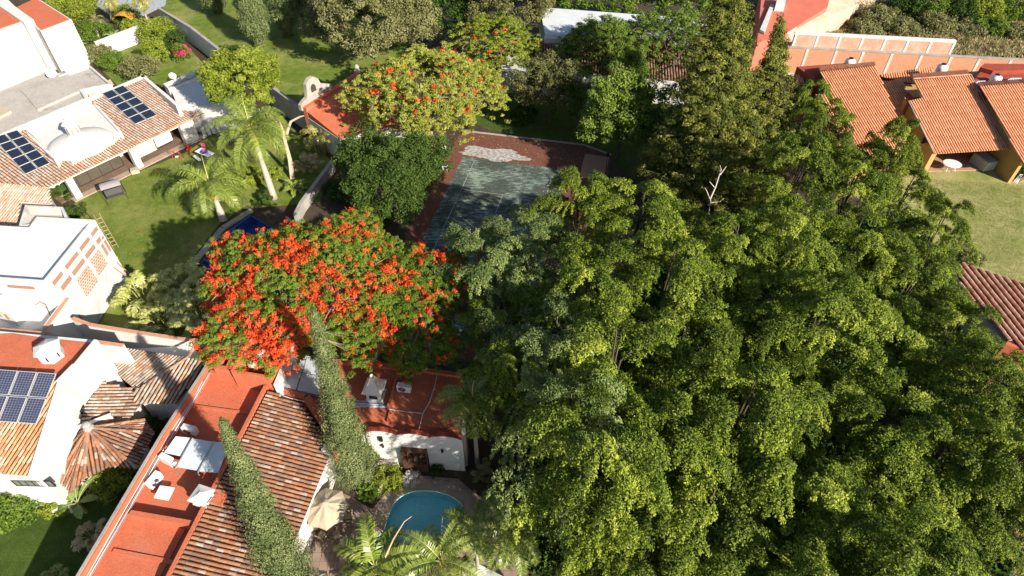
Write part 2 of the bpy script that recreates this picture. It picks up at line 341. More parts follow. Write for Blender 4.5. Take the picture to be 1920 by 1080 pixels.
def grassmat(name, g1, g2, dry, dryamt):
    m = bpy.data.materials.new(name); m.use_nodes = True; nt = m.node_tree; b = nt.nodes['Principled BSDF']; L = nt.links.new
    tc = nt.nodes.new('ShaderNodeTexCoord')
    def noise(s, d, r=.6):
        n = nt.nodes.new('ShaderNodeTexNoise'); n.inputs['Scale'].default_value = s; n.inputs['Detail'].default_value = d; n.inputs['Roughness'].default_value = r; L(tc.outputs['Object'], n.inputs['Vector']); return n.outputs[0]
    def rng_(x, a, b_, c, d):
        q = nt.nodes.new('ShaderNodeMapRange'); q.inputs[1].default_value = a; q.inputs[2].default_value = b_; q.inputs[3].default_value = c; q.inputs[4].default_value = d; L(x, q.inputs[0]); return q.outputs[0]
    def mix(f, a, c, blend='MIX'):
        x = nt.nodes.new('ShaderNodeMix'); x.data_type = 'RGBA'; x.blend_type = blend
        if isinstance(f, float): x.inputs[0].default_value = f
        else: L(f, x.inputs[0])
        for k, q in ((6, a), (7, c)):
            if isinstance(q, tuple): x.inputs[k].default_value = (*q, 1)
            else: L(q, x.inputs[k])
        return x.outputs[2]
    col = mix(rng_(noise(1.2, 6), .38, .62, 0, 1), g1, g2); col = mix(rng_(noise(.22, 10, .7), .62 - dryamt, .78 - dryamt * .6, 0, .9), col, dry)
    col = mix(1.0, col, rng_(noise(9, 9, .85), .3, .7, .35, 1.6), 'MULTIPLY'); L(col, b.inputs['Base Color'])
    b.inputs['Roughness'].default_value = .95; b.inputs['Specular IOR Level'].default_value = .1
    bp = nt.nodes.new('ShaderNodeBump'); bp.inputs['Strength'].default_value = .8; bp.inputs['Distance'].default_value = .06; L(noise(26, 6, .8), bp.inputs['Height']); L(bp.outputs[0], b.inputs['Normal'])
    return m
GRASS = grassmat('lawn_grass', (.1, .15, .02), (.15, .2, .035), (.28, .27, .09), .17)
GRASS_DRY = grassmat('sunburnt_lawn_grass', (.19, .235, .055), (.27, .29, .09), (.42, .37, .17), .22)
GRASS_SHADE = grassmat('shade_toned_grass', (.05, .085, .015), (.07, .11, .02), (.15, .14, .06), .06)  # lawn grass in darker greens, shade painted into its colour
SOIL = mat('leaf_strewn_soil', (.1, .07, .045), (.04, .032, .02), scale=1.5, amt=.5, bump=.8, bscale=20, fine=.5)
STRAW = mat('dry_straw_ground', (.42, .33, .19), (.2, .17, .09), scale=1.2, amt=.6, bump=.8, bscale=20, fine=.4)
LITTER = mat('pale_leaf_litter', (.34, .25, .17), (.14, .1, .065), scale=4, amt=.6, bump=.8, bscale=30, fine=.5)

from mathutils.geometry import tessellate_polygon
def sheet(name, outer, m, z, holes=(), px=True, kind='structure'):
    polys = [[Vector((*P2(*p, z), z)) if px else Vector((p[0], p[1], z)) for p in pl] for pl in [outer, *holes]]
    flat = [p for pl in polys for p in pl]; tr = tessellate_polygon(polys); mb = MB(); mb.v = [tuple(p) for p in flat]; mb.uv = [(p.x, p.y) for p in flat]; mb.t = [.5] * len(flat)
    for t in tr:
        a, b, c = [flat[i] for i in t]; mb.f.append(tuple(t) if (b - a).cross(c - a).z > 0 else tuple(t)[::-1])
    o = mb.build(name, m); o['kind'] = kind; return o
def smooth_poly(p, it=2):
    for _ in range(it):
        q = []
        for i in range(len(p)):
            a, b = p[i], p[(i + 1) % len(p)]; q += [(a[0] * .75 + b[0] * .25, a[1] * .75 + b[1] * .25), (a[0] * .25 + b[0] * .75, a[1] * .25 + b[1] * .75)]
        p = q
    return p
POOL = smooth_poly([P2(*p) for p in [(795, 920), (768, 922), (741, 938), (730, 960), (718, 1000), (702, 1010), (678, 1008), (664, 1030), (652, 1062), (680, 1090), (731, 1098), (790, 1084), (834, 1044), (864, 1000), (874, 977), (870, 950), (852, 933), (822, 922)]])
POOL2 = [P2(*p) for p in [(470, 404), (428, 434), (378, 492), (400, 520), (480, 500), (530, 440)]]
ground = sheet('ground', [(-400, -60), (400, -60), (400, 700), (-400, 700)], SOIL, 0, [POOL, POOL2], px=False)
lawn1 = sheet('lawn', [P2(*p, .004) for p in [(100, 420), (150, 372), (270, 318), (350, 285), (400, 250), (480, 215), (540, 235), (620, 300), (600, 380), (452, 392), (410, 421), (362, 482), (382, 545), (440, 640), (150, 660), (90, 560)]], GRASS, .004, px=False)
sheet('lawn', [(300, -60), (640, -60), (780, 60), (700, 190), (575, 205), (440, 112), (305, 15)], GRASS, .004)
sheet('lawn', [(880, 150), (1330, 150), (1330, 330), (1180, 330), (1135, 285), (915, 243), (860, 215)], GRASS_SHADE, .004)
sheet('lawn', [(1560, 330), (1730, 322), (1900, 310), (2200, 318), (2200, 700), (1800, 600), (1700, 450)], GRASS_DRY, .004)
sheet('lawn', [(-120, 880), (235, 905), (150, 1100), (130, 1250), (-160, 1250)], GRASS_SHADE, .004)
sheet('lawn', [(150, 90), (300, 30), (400, 140), (330, 165), (220, 160)], GRASS, .005)
sheet('dry_field', [(1480, 60), (1660, -80), (2300, -80), (2300, 160), (1920, 122), (1500, 92)], STRAW, .004)
sheet('leaf_litter', [(1800, 1100), (1860, 1000), (1930, 900), (2100, 900), (2100, 1250), (1700, 1250)], LITTER, .004)
sheet('leaf_litter', [(930, 780), (1010, 780), (1050, 900), (1000, 1100), (960, 1100), (960, 930)], SOIL, .004)
# patio round the pool
OUT = smooth_poly([P2(*p) for p in [(795, 897), (760, 900), (726, 922), (708, 950), (694, 985), (672, 988), (650, 1010), (630, 1062), (660, 1120), (740, 1130), (810, 1105), (860, 1060), (892, 1005), (902, 965), (885, 925), (840, 903)]])
sheet('patio', [P2(*p, .03) for p in [(530, 1200), (560, 960), (590, 905), (655, 930), (698, 955), (722, 925), (770, 890), (860, 898), (890, 925), (940, 950), (975, 990), (960, 1200)]], PAVE, .03, [OUT], px=False)
sheet('pool_coping', OUT, COPING, .055, [POOL], px=False)
def basin(name, poly, depth, colour, tint, wz, n0, mat_name):
    TL = brickmat(mat_name, colour, tuple(c * .9 for c in colour), tuple(min(1, c * 1.15) for c in colour), bw=.2, bh=.2, ms=.008, stain=tuple(c * .85 for c in colour), off=0)
    m = MB(); n = len(poly); a = sum(poly[i][0] * poly[(i + 1) % n][1] - poly[(i + 1) % n][0] * poly[i][1] for i in range(n)); pl = poly if a > 0 else poly[::-1]; u = 0
    for i in range(n):
        p, q = pl[i], pl[(i + 1) % n]; L = math.hypot(p[0] - q[0], p[1] - q[1]); m.face([(q[0], q[1], -depth), (p[0], p[1], -depth), (p[0], p[1], .05), (q[0], q[1], .05)], [(u + L, -depth), (u, -depth), (u, 0), (u + L, 0)]); u += L
    m.face([(p[0], p[1], -depth) for p in pl]); struct('pool_basin', m, TL)
    wm = bpy.data.materials.new(n0); wm.use_nodes = True; nt = wm.node_tree; nt.nodes.remove(nt.nodes['Principled BSDF']); out = nt.nodes['Material Output']
    tr = nt.nodes.new('ShaderNodeBsdfTransparent'); tr.inputs[0].default_value = (*tint, 1); gl = nt.nodes.new('ShaderNodeBsdfGlossy'); gl.inputs['Roughness'].default_value = .02
    fr = nt.nodes.new('ShaderNodeFresnel'); fr.inputs[0].default_value = 1.33; nz = nt.nodes.new('ShaderNodeTexNoise'); nz.inputs['Scale'].default_value = 3.5; nz.inputs['Detail'].default_value = 3
    tc = nt.nodes.new('ShaderNodeTexCoord'); nt.links.new(tc.outputs['Object'], nz.inputs['Vector']); bp = nt.nodes.new('ShaderNodeBump'); bp.inputs['Strength'].default_value = .12; bp.inputs['Distance'].default_value = .02
    nt.links.new(nz.outputs[0], bp.inputs['Height']); nt.links.new(bp.outputs[0], gl.inputs['Normal']); nt.links.new(bp.outputs[0], fr.inputs['Normal'])
    mx = nt.nodes.new('ShaderNodeMixShader'); nt.links.new(fr.outputs[0], mx.inputs[0]); nt.links.new(tr.outputs[0], mx.inputs[1]); nt.links.new(gl.outputs[0], mx.inputs[2]); nt.links.new(mx.outputs[0], out.inputs['Surface'])
    sheet('pool_water', pl, wm, wz, px=False)
basin('pool', POOL, .8, (.55, .95, .93), (.8, .97, .99), -.06, 'turquoise_pool_water', 'pale_turquoise_pool_tile')
basin('pool2', POOL2, .9, (.03, .13, .45), (.45, .7, .95), -.1, 'blue_pool_water', 'deep_blue_pool_tile')
# stone coping of the blue pool, on its two open sides
m = MB(); 
for a, b in (((476, 397), (423, 430)), ((423, 430), (370, 494))):
    p, q = Vector(P2(*a)), Vector(P2(*b)); e = (q - p).normalized(); n = Vector((-e.y, e.x)); n = n if n.x < 0 else -n
    m.prism([tuple(p), tuple(q), tuple(q + n * .55), tuple(p + n * .55)], 0, .14)
struct('pool_coping', m, CONC)

# tennis court
O = Vector(W(892, 297)); Vd = (Vector(W(828.6, 434.2)) - O).normalized(); Ud = Vector((-Vd.y, Vd.x, 0)); Ud = Ud if Ud.x > 0 else -Ud
def CT(u, v): p = O + Ud * u + Vd * v; return (p.x, p.y)
COURT_RED = mat('worn_red_court_surround', (.2, .075, .05), (.11, .05, .038), scale=1.4, amt=.6, bump=.2, fine=.25)
def courtmat():
    m = bpy.data.materials.new('peeling_green_court_paint'); m.use_nodes = True; nt = m.node_tree; b = nt.nodes['Principled BSDF']; L = nt.links.new
    uv = nt.nodes.new('ShaderNodeUVMap'); mp = nt.nodes.new('ShaderNodeMapping'); mp.inputs['Rotation'].default_value = (0, 0, math.atan2(Vd.x, -Vd.y)); mp.inputs['Scale'].default_value = (.9, 3.2, 1); L(uv.outputs[0], mp.inputs[0])
    n = nt.nodes.new('ShaderNodeTexNoise'); n.inputs['Scale'].default_value = 1.5; n.inputs['Detail'].default_value = 9; n.inputs['Roughness'].default_value = .72; L(mp.outputs[0], n.inputs['Vector'])
    n2 = nt.nodes.new('ShaderNodeTexNoise'); n2.inputs['Scale'].default_value = .35; n2.inputs['Detail'].default_value = 4; L(uv.outputs[0], n2.inputs['Vector'])
    ad = nt.nodes.new('ShaderNodeMath'); ad.operation = 'MULTIPLY_ADD'; L(n2.outputs[0], ad.inputs[0]); ad.inputs[1].default_value = .55; L(n.outputs[0], ad.inputs[2])
    r = nt.nodes.new('ShaderNodeValToRGB'); e = r.color_ramp.elements; e[0].position = .72; e[0].color = (.06, .075, .065, 1); e[1].position = .92; e[1].color = (.25, .3, .255, 1); k = e.new(.8); k.color = (.085, .115, .1, 1); k = e.new(.83); k.color = (.16, .21, .18, 1)
    L(ad.outputs[0], r.inputs[0]); L(r.outputs[0], b.inputs['Base Color']); b.inputs['Roughness'].default_value = .9; b.inputs['Specular IOR Level'].default_value = .1; return m
sheet('court_surround', [CT(-2.9, -4.9), CT(10.6, -4.9), CT(13.6, -3.6), CT(13.6, 26), CT(-2.9, 26)], COURT_RED, .012, px=False)
sheet('court_corner_paving', [CT(10.9, -3.3), CT(13.4, -3.1), CT(13.4, 0.6), CT(10.9, 1.2)], PAVE_RED, .016, px=False)
sheet('court_surface', [CT(-1.37, 0), CT(9.6, 0), CT(9.6, 23.77), CT(-1.37, 23.77)], courtmat(), .018, px=False)
m = MB(); LINE = mat('faded_white_court_line', (.4, .4, .38), (.13, .15, .15), scale=2.2, amt=.35, bump=0, rough=.9)
def ln(u0, v0, u1, v1): m.face([(*CT(u0, v0), .022), (*CT(u1, v0), .022), (*CT(u1, v1), .022), (*CT(u0, v1), .022)][::1])
ln(-.03, .3, .04, 23.5); ln(8.2, 1.4, 8.26, 23.5); ln(.04, 5.46, 8.2, 5.51); ln(.04, 18.26, 8.2, 18.3); ln(4.09, 5.52, 4.14, 18.2)
struct('court_line', m, LINE)
PAT = mat('grey_cement_patch', (.5, .49, .48), (.2, .18, .17), scale=3, amt=.3, bump=.2)
pp = []
for k in range(60):
    a = k * math.tau / 60; r_ = 1 + .16 * math.sin(5 * a + 1) + random.uniform(-.1, .1); pp.append(CT(1.6 + 3.4 * math.cos(a) * r_, -1.15 + 1.15 * math.sin(a) * r_))
sheet('cement_patch', pp, PAT, .021, px=False)
m = MB(); 
for a, b in ((CT(-2.9, -4.9), CT(10.6, -4.9)), (CT(10.6, -4.9), CT(13.6, -3.6))):
    p, q = Vector(a), Vector(b); e = (q - p).normalized(); n = Vector((e.y, -e.x)); m.prism([tuple(p), tuple(q), tuple(q + n * .14), tuple(p + n * .14)], 0, .13)
struct('court_kerb', m, CONC)

sheet('terrace', [(195, -20), (320, -40), (310, 10), (270, 30), (215, 35), (180, 10)], mat('blue_grey_terrace', (.42, .45, .47), (.26, .29, .31), scale=1.5, fine=.15), .02)
# ============================================================ LEFT: HOUSES
# white house at the top left corner
t, pl = flat_house('white_house', 'tall blank white house with stepped red flat roofs, in the top left corner', 'house',
    [(28, 13), (68, -6), (133, 35), (75, 57)], 5.6, .06, WHITE, RED, WHITE, .14)
def blk(parent, name, pts, z1, m, z0=0, z=None): return MB().prism([P2(*p, z or z1) for p in pts], z0, z1).build(name, m, parent)
blk(t, 'wall', [(-90, 100), (0, 58), (45, 42.5), (0, 13), (-60, -30), (-120, -10)], 5.75, WHITE)
blk(t, 'roof', [(-88, 92), (-2, 54), (40, 40), (0, 15), (-60, -26)], 5.8, RED, z0=5.6)
blk(t, 'wall', [(45, 42.2), (62, 36.5), (28, 12), (8, -8), (-30, -20), (-4, 9)], 6.15, WHITE)
blk(t, 'wall', [(62, 36), (72, 55.5), (29, 14), (20, 6)], 5.7, WHITE)
# pale flat roof in front of it
t, pl = flat_house('flat_roofed_house', 'low house with stained pale grey flat roof and satellite dish, below the tall white house', 'house',
    [(-90, 200), (92, 124), (113, 140), (167, 121), (209, 157), (153, 168), (163, 184), (-90, 290)], 3.1, .3, WHITE_OLD, CONC_PALE, WHITE_OLD, .22)
blk(t, 'awning', [(156, 169), (207, 148.5), (213, 158), (167, 180)], 2.55, mat('cream_awning', (.62, .5, .28), (.5, .42, .3), scale=2), z0=2.48)
blk(t, 'roof_slab', [(40, 170), (120, 132), (160, 165), (70, 205)], 3.02, CONC_PALE, z0=2.8)
blk(t, 'roof_hatch', [(-60, 225), (0, 195), (20, 208), (-60, 250)], 3.05, mat('beige_roof_sheet', (.5, .42, .3), (.42, .35, .26)), z0=2.82)

def dish(loc, label, rz, s=.38):
    t = thing('satellite_dish', label, 'satellite dish', loc, 'satellite dishes on the white roofs', rz)
    o = Vector(loc); m = MB(); m.tube([o, o + Vector((0, 0, .35)), o + Vector((.05, -.05, .55))], .025, 6); m.tube([o + Vector((.05, -.05, .5)), o + Vector((.3, -.3, .45))], .012, 5); m.build('mast', STEEL, t)
    M = Matrix.Rotation(R(42), 3, 'X'); M = Matrix.Rotation(R(45), 3, 'Z') @ M
    MB().lathe(o + Vector((.05, -.05, .55)), [(.001, -.02), (s * .5, .01), (s * .85, .07), (s, .12), (s * .97, .125), (s * .5, .03), (.001, 0)], 22, M).build('reflector', METAL_W, t, smooth=True); return t
dish(W(100, 147, 2.8), 'white satellite dish on the stained pale flat roof', 0, .5)

# --- solar house: tiled roof falling to the garden
A, B, Cc = W(0, 262, 3.7), W(265, 147, 3.7), W(260, 271, 2.45)
dn = (Cc - A) - (B - A) * ((Cc - A).dot(B - A) / (B - A).length_squared); dn.normalize()
t = thing('tiled_garden_house', 'long house with bleached clay tile roof, white dome and glass front onto the left lawn', 'house', W(200, 300, 0))
SH = t
rp = [(-40, 300), (-40, 279), (40, 243), (47, 241), (106, 296), (122, 290), (131, 297), (206, 262), (222, 246), (170, 189), (235, 160), (272, 147), (332, 195), (385, 179), (392, 192), (360, 222), (92, 350), (0, 352), (-40, 352)]
tile_mb(on_plane(rp, A, B, Cc), pitch=.27, row=.42, rad=.115, down=dn).build('tile_roof', TILE_PALE, t)
ridge_mb(on_plane([(390, 188)], A, B, Cc)[0] , on_plane([(362, 222)], A, B, Cc)[0], .1).build('ridge', TILE_PALE, t)
blk(t, 'wall', [(-60, 300), (0, 253), (269, 141), (330, 190), (222, 246), (130, 300), (105, 299), (60, 320)], 2.55, WHITE)
blk(t, 'roof_terrace', [(38, 243), (170, 188), (222, 246), (206, 260), (131, 297), (122, 291), (106, 297)], 3.35, WHITE, z0=2.4)
m = MB()
for a, b, w, z in (((-40, 271), (269, 140), .5, 3.85), ((269, 140), (336, 196), .35, 3.85), ((222, 246), (170, 189), .22, 3.62), ((46, 242), (106, 297), .22, 3.62)):
    p, q = Vector(P2(*a, z)), Vector(P2(*b, z)); e = (q - p).normalized(); n = Vector((e.y, -e.x)); m.prism([tuple(p), tuple(q), tuple(q + n * w), tuple(p + n * w)], 2.3, z)
m.build('parapet', WHITE, t)
# half dome with lantern
dc = W(150, 268, 3.35); m = MB(); m.lathe(dc, [(3.0, -.1), (2.8, .1), (2.3, .34), (1.6, .55), (.9, .68), (.3, .73), (.01, .74)], 36); m.build('dome', WHITE, t, smooth=True)
lc = dc + Vector((-.2, .3, .6)); m = MB(); m.lathe(lc, [(.72, 0), (.72, .15), (.6, .2), (.6, 1.25), (.74, 1.3), (.74, 1.42), (.6, 1.5), (.45, 1.75), (.2, 1.92), (.01, 1.97)], 8); L_ = m.build('lantern', WHITE, t)
m = MB()
for k in range(8):
    a = k * math.tau / 8; d = Vector((math.cos(a + math.pi / 8), math.sin(a + math.pi / 8), 0)); m.box(lc + d * .56 + Vector((0, 0, .72)), (.03, .2, .62), a + math.pi / 8)
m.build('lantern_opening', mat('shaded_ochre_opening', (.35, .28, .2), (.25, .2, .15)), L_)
# front: pillars, beam, floor, glass wall, blinds
p0, p1 = Vector(P2(90, 349, 2.45)), Vector(P2(395, 205, 2.45)); e = (p1 - p0).normalized(); nn = Vector((e.y, -e.x))
def FR(s, d): q = p0 + e * s + nn * d; return (q.x, q.y)
L = (p1 - p0).length
g0 = MB().prism([FR(.3, -.5), FR(L, -.5), FR(L, -5.2), FR(.3, -5.2)], 0, .09).build('patio_floor', FLOOR_BROWN, t)
MB().prism([FR(1.2, .3), FR(L - 1, .3), FR(L - 1, -.5), FR(1.2, -.5)], 0, .1).build('stone_edge', COPING, t)
MB().prism([FR(.2, -.35), FR(L, -.35), FR(L, -.6), FR(.2, -.6)], 2.0, 2.38).build('beam', WHITE, t)
MB().prism([FR(.1, .04), FR(L, .04), FR(L, -.03), FR(.1, -.03)], 2.33, 2.45).build('fascia', mat('varnished_orange_fascia', (.5, .25, .08), (.4, .2, .07)), t)
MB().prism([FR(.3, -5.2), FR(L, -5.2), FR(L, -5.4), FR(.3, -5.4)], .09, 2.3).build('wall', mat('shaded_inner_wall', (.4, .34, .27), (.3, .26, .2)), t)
for (px, py, w) in ((150, 372, .62), (266, 316, .62), (366, 268, 1.5)):
    g = Vector(W(px, py, 0)); s = (Vector((g.x, g.y)) - p0).dot(e); MB().prism([FR(s - w / 2, .1), FR(s + w / 2, .1), FR(s + w / 2, -.55), FR(s - w / 2, -.55)], 0, 2.3).build('pillar', WHITE, t)
sp = [(150, 372), (266, 316), (345, 285)]
for a, b, nb in ((1.6, 7.3, 4), (8.2, 12.6, 3)):
    window(t, FR(0, -1.6), FR(20, -1.6), a, b, .12, 2.3, BLACK, mat('patio_glass', (.1, .085, .065), (.05, .045, .035), rough=.05, spec=.8, scale=.8, bump=0), bars=nb, name='glass_door')
for k, (s0, s1, z0) in enumerate(((8.55, 10.5, .75), (10.6, 12.4, .95))):
    wall_box(MB(), FR(0, 0), FR(20, 0), s0, s1, z0, 2.15, -.5, -.46).build('roller_blind', (mat('cream_blind', (.55, .5, .4), (.5, .45, .36)), mat('pale_blue_blind', (.62, .68, .66), (.5, .58, .56)))[k], t)
o = W(262, 314, .1)
single('sofa_block', MB().box(W(253, 320, .3), (.75, .6, .42), R(28)), CANVAS, 'small beige bench seat beside the second white pillar of the tiled garden house', 'bench')

# L shaped white annex with skylight hatches
m, pl = flat_house('white_annex', 'narrow white annex with a row of roof hatches behind the mango tree', 'annex', [(316, 167), (405, 131), (408, 118), (398, 118), (306, 157)], 3.6, .3, WHITE, CONC_PALE, WHITE, .14)
blk(m, 'wall', [(322, 172), (402, 137), (440, 200), (332, 196)], 3.3, WHITE)
for k in range(3):
    q = W(332 + k * 24, 156 - k * 10, 3.45); MB().lathe(q, [(.34, -.1), (.34, .05), (.3, .09), (.3, .12), (.25, .1), (.01, .08)], 16).build('roof_hatch', (STEEL), m)
dish(W(326, 152, 3.5), 'white satellite dish on the narrow white annex', R(20), .4)

# tiled roof with ridge at the left edge
t = thing('tiled_house', 'low house under a bleached clay tile roof at the left edge, below the solar panels', 'house', W(30, 400, 0))
A, B, Cc = W(0, 342, 3.0), W(92, 352, 3.0), W(40, 430, 2.1)
tile_mb(on_plane([(-60, 338), (92, 352), (97, 383), (38, 378), (36, 420), (-60, 436)], A, B, Cc), pitch=.27, row=.42, rad=.115, down=(B - A).cross(Vector((0, 0, 1)))).build('tile_roof', TILE_PALE, t)
blk(t, 'wall', [(-60, 345), (88, 358), (92, 380), (38, 378), (36, 418), (-60, 430)], 2.0, WHITE)

# white house with brick facade
t, pl = flat_house('half_plastered_house', 'two storey white house with brick lattice facade still half plastered, left of the lawn', 'house',
    [(-80, 424), (2, 423), (54, 426), (69, 406), (178, 412), (84, 530), (0, 524), (-80, 515)], 6.1, .75, WHITE, mat('white_roof_coating', (.76, .76, .76), (.68, .68, .69), scale=.5, fine=.03), WHITE, .24)
HB = t; p, q = pl[5], pl[4]      # facade runs from the front corner to the lawn corner
Lf = math.hypot(q[0] - p[0], q[1] - p[1])
def pan(s0, s1, z0, z1, mt, d=.02, nm='brick_panel'): wall_box(MB(), p, q, Lf * s0, Lf * s1, z0, z1, -.02, d).build(nm, mt, t)
for s0, s1 in ((.07, .24), (.31, .55), (.6, .79), (.84, .97)): pan(s0, s1, 5.3, 5.65, BRICK_RAW)
for s0, s1 in ((.12, .3), (.34, .57), (.61, .8), (.85, .93)): pan(s0, s1, 4.45, 4.85, BRICK_RAW)
pan(.33, .58, 2.35, 4.1, LATTICE, nm='brick_lattice'); pan(.62, .83, 2.6, 4.3, LATTICE, nm='brick_lattice'); pan(.86, .92, 3.1, 4.3, BRICK_RAW); pan(.945, .985, 3.1, 4.6, BRICK_RAW); pan(.1, .27, 1.4, 2.0, BRICK_RAW)
for zz in (2.15, 4.25, 5.05): pan(.0, 1.0, zz, zz + .14, WHITE_OLD, .05, 'concrete_band')
for s in (.29, .59, .835): pan(s, s + .035, 2.3, 4.25, WHITE_OLD, .047, 'concrete_post')
pan(.12, .98, .05, 2.12, mat('plaster_with_tree_shade', (.42, .44, .46), (.6, .59, .57), scale=1.4, amt=.2, bump=.4), .035, 'plaster_coat')  # plaster; dappled tree shade painted in as blue grey with paler spots
wall_box(MB(), pl[6], pl[5], 0.2, 2.2, 5.35, 5.62, -.02, .03).build('brick_panel', BRICK_RAW, t)
MB().box(on_wall(p, q, Lf * .84, 1.3, .06), (.6, .12, .35), R(80)).build('wall_niche', WHITE_OLD, t)
# wooden props leaning on the facade
for k, s in enumerate((.86, .94)):
    a = on_wall(p, q, Lf * s, .05, 1.3 - k * .3); b = on_wall(p, q, Lf * s, 2.0, .12)
    single('wooden_prop', MB().tube([a, b], .05, 6), mat('raw_timber', (.4, .2, .1), (.25, .13, .08)), ('long', 'short')[k] + ' timber prop leaning on the plastered foot of the brick lattice facade', 'timber', a)
# ladder leaning on the corner
def ladder(name, a, b, w, rungs, m_, label, r=.03):
    a, b = Vector(a), Vector(b); d = (b - a).normalized(); s = d.cross(Vector((0, 0, 1))).normalized() * w / 2; t = thing(name, label, 'ladder', a)
    for sg in (-1, 1): MB().tube([a + s * sg, b + s * sg], r, 6).build('rail', m_, t)
    for k in range(1, rungs): q = a.lerp(b, k / rungs); MB().tube([q - s, q + s], r * .8, 5).build('rung', m_, t)
    return t
ladder('wooden_ladder', W(218, 466, 0), W(181, 402, 5.4), .4, 9, mat('pale_timber', (.5, .38, .22), (.36, .26, .16)), 'rough pole ladder leaning on the lawn side of the half plastered house')
t, _ = flat_house('stair_tower', 'small cream roof box standing behind the half plastered white house', 'roof room', [(35, 424), (47, 384), (118, 388), (128, 410), (100, 420)], 5.4, .7, WHITE_OLD, CONC_PALE, WHITE_OLD, .2)

# lower white house with domed cupola in its yard
t, pl = flat_house('white_terrace_house', 'low white terrace with brick edged parapet and small domed turret, left edge', 'house',
    [(-80, 600), (0, 573), (37, 531), (124, 560), (81, 618), (30, 628), (-80, 640)], 3.9, .95, WHITE, WHITE, WHITE, .2)
tr = MB()
for i in (1, 3):
    a, b = Vector(pl[i]), Vector(pl[i + 1]); e2 = (b - a).normalized(); n2 = Vector((e2.y, -e2.x)); tr.prism([tuple(a - n2 * .22), tuple(b - n2 * .22), tuple(b + n2 * .03), tuple(a + n2 * .03)], 3.9, 3.96)
tr.build('brick_coping', BRICK, t)
c = W(34, 588, 2.95); m = MB(); m.box(c + Vector((.1, -.1, .6)), (1.9, 1.6, 1.2), R(-20)); tu = m.build('turret', WHITE, t)
MB().lathe(c + Vector((-.1, .1, 1.2)), [(.75, 0), (.74, .1), (.66, .3), (.5, .48), (.25, .6), (.01, .64)], 20).build('dome', WHITE, tu, smooth=True)
for k, dx in enumerate((-.4, .35)):
    q = c + Vector((.1, -.1, .62)) + Matrix.Rotation(R(-20), 3, 'Z') @ Vector((dx, -.81, .1)); MB().box(q, (.28, .05, .5), R(-20)).build('turret_opening', mat('wooden_shutter', (.4, .27, .16), (.3, .2, .12)), tu)
def hoop_ladder():
    a, b = W(116, 640, 1.2), W(92, 586, 4.0); t = ladder('steel_ladder', a, b, .42, 9, BLACK, 'black steel ladder with hooped top against the white terrace parapet', .018)
    s = (b - a).normalized().cross(Vector((0, 0, 1))).normalized() * .21
    for sg in (-1, 1): MB().tube([b + s * sg, b + s * sg + Vector((-.1, .2, .45)), b + s * sg + Vector((-.45, .3, .65)), b + s * sg + Vector((-.8, .2, .4)), b + s * sg + Vector((-.9, .1, -.2))], .018, 5).build('handrail', BLACK, t)
hoop_ladder()
single('window_box', MB().box(W(116, 622, 1.9), (.5, .35, .9), R(-35)), BLACK, 'black metal lamp box at the foot of the hooped ladder', 'box')
m = MB(); cc = W(34, 532, 4.3)
for k in range(4): m.tube([cc + Vector((math.cos(a * .35) * (.42 + k * .02), math.sin(a * .35) * (.42 + k * .02), k * .03)) for a in range(19)], .018, 5, False)
single('garden_hose', m, mat('green_hose', (.12, .22, .18), (.08, .15, .12)), 'coil of pale green hose hanging on the peak of the white parapet', 'hose')

def garden_wall(name, label, pts, z, w, wm, cm=None, cat='wall', z0=0, group=None):
    t = thing(name, label, cat, W(*pts[0], 0), group); m = MB(); c = MB(); P = [Vector(P2(*p, z)) for p in pts]
    for a, b in zip(P, P[1:]):
        e2 = (b - a).normalized(); n2 = Vector((e2.y, -e2.x)); m.prism([tuple(a), tuple(b), tuple(b + n2 * w), tuple(a + n2 * w)], z0, z - .06)
        c.prism([tuple(a - n2 * .03 - e2 * .02), tuple(b - n2 * .03 + e2 * .02), tuple(b + n2 * (w + .03) + e2 * .02), tuple(a + n2 * (w + .03) - e2 * .02)], z - .06, z)
    m.build('wall', wm, t); c.build('coping', cm or wm, t); return t
garden_wall('boundary_wall', 'long white boundary wall running along the top of the red roof terrace', [(-60, 612), (0, 615), (89, 623), (118, 632), (182, 638), (232, 645)], 4.9, .2, WHITE, BRICK)
garden_wall('boundary_wall', 'white wall with thin brick coping below the arching palm clump', [(138, 594), (170, 606), (262, 621), (350, 634), (436, 640)], 3.2, .2, WHITE, BRICK)
garden_wall('garden_wall', 'tall weathered grey wall between the left garden and the upper lawn', [(300, 14), (360, 50), (440, 112)], 2.7, .3, WHITE_OLD, CONC)
garden_wall('garden_wall', 'weathered grey wall ending at the chapel gable', [(500, 152), (535, 178), (577, 208)], 2.7, .3, CONC, CONC)
garden_wall('garden_wall', 'old grey wall dividing the palms from the tennis court', [(626, 300), (602, 332), (568, 378), (556, 402)], 1.15, .3, CONC, CONC)
garden_wall('garden_wall', 'short white wall in the left garden behind the shrubs', [(176, 78), (261, 46)], 2.1, .22, WHITE, WHITE)
garden_wall('garden_wall', 'stained grey wall end below the red chapel roof', [(628, 262), (680, 232)], 2.2, .25, WHITE_OLD, CONC)

# ============================================================ bottom left house with solar panels
t = thing('gabled_solar_house', 'white gabled house with orange tile slope carrying a large solar array, bottom left', 'house', W(40, 960, 0))
GH = t
ZR, ZE = 5.6, 4.3
Ar, Br, Ce = W(112, 716, ZR), W(0, 690, ZR), W(57, 893, ZE)
e = (Br - Ar).normalized()
blk(t, 'wall', [(112, 716), (141, 681), (182, 638), (-60, 615), (-60, 700)], 5.3, WHITE) 
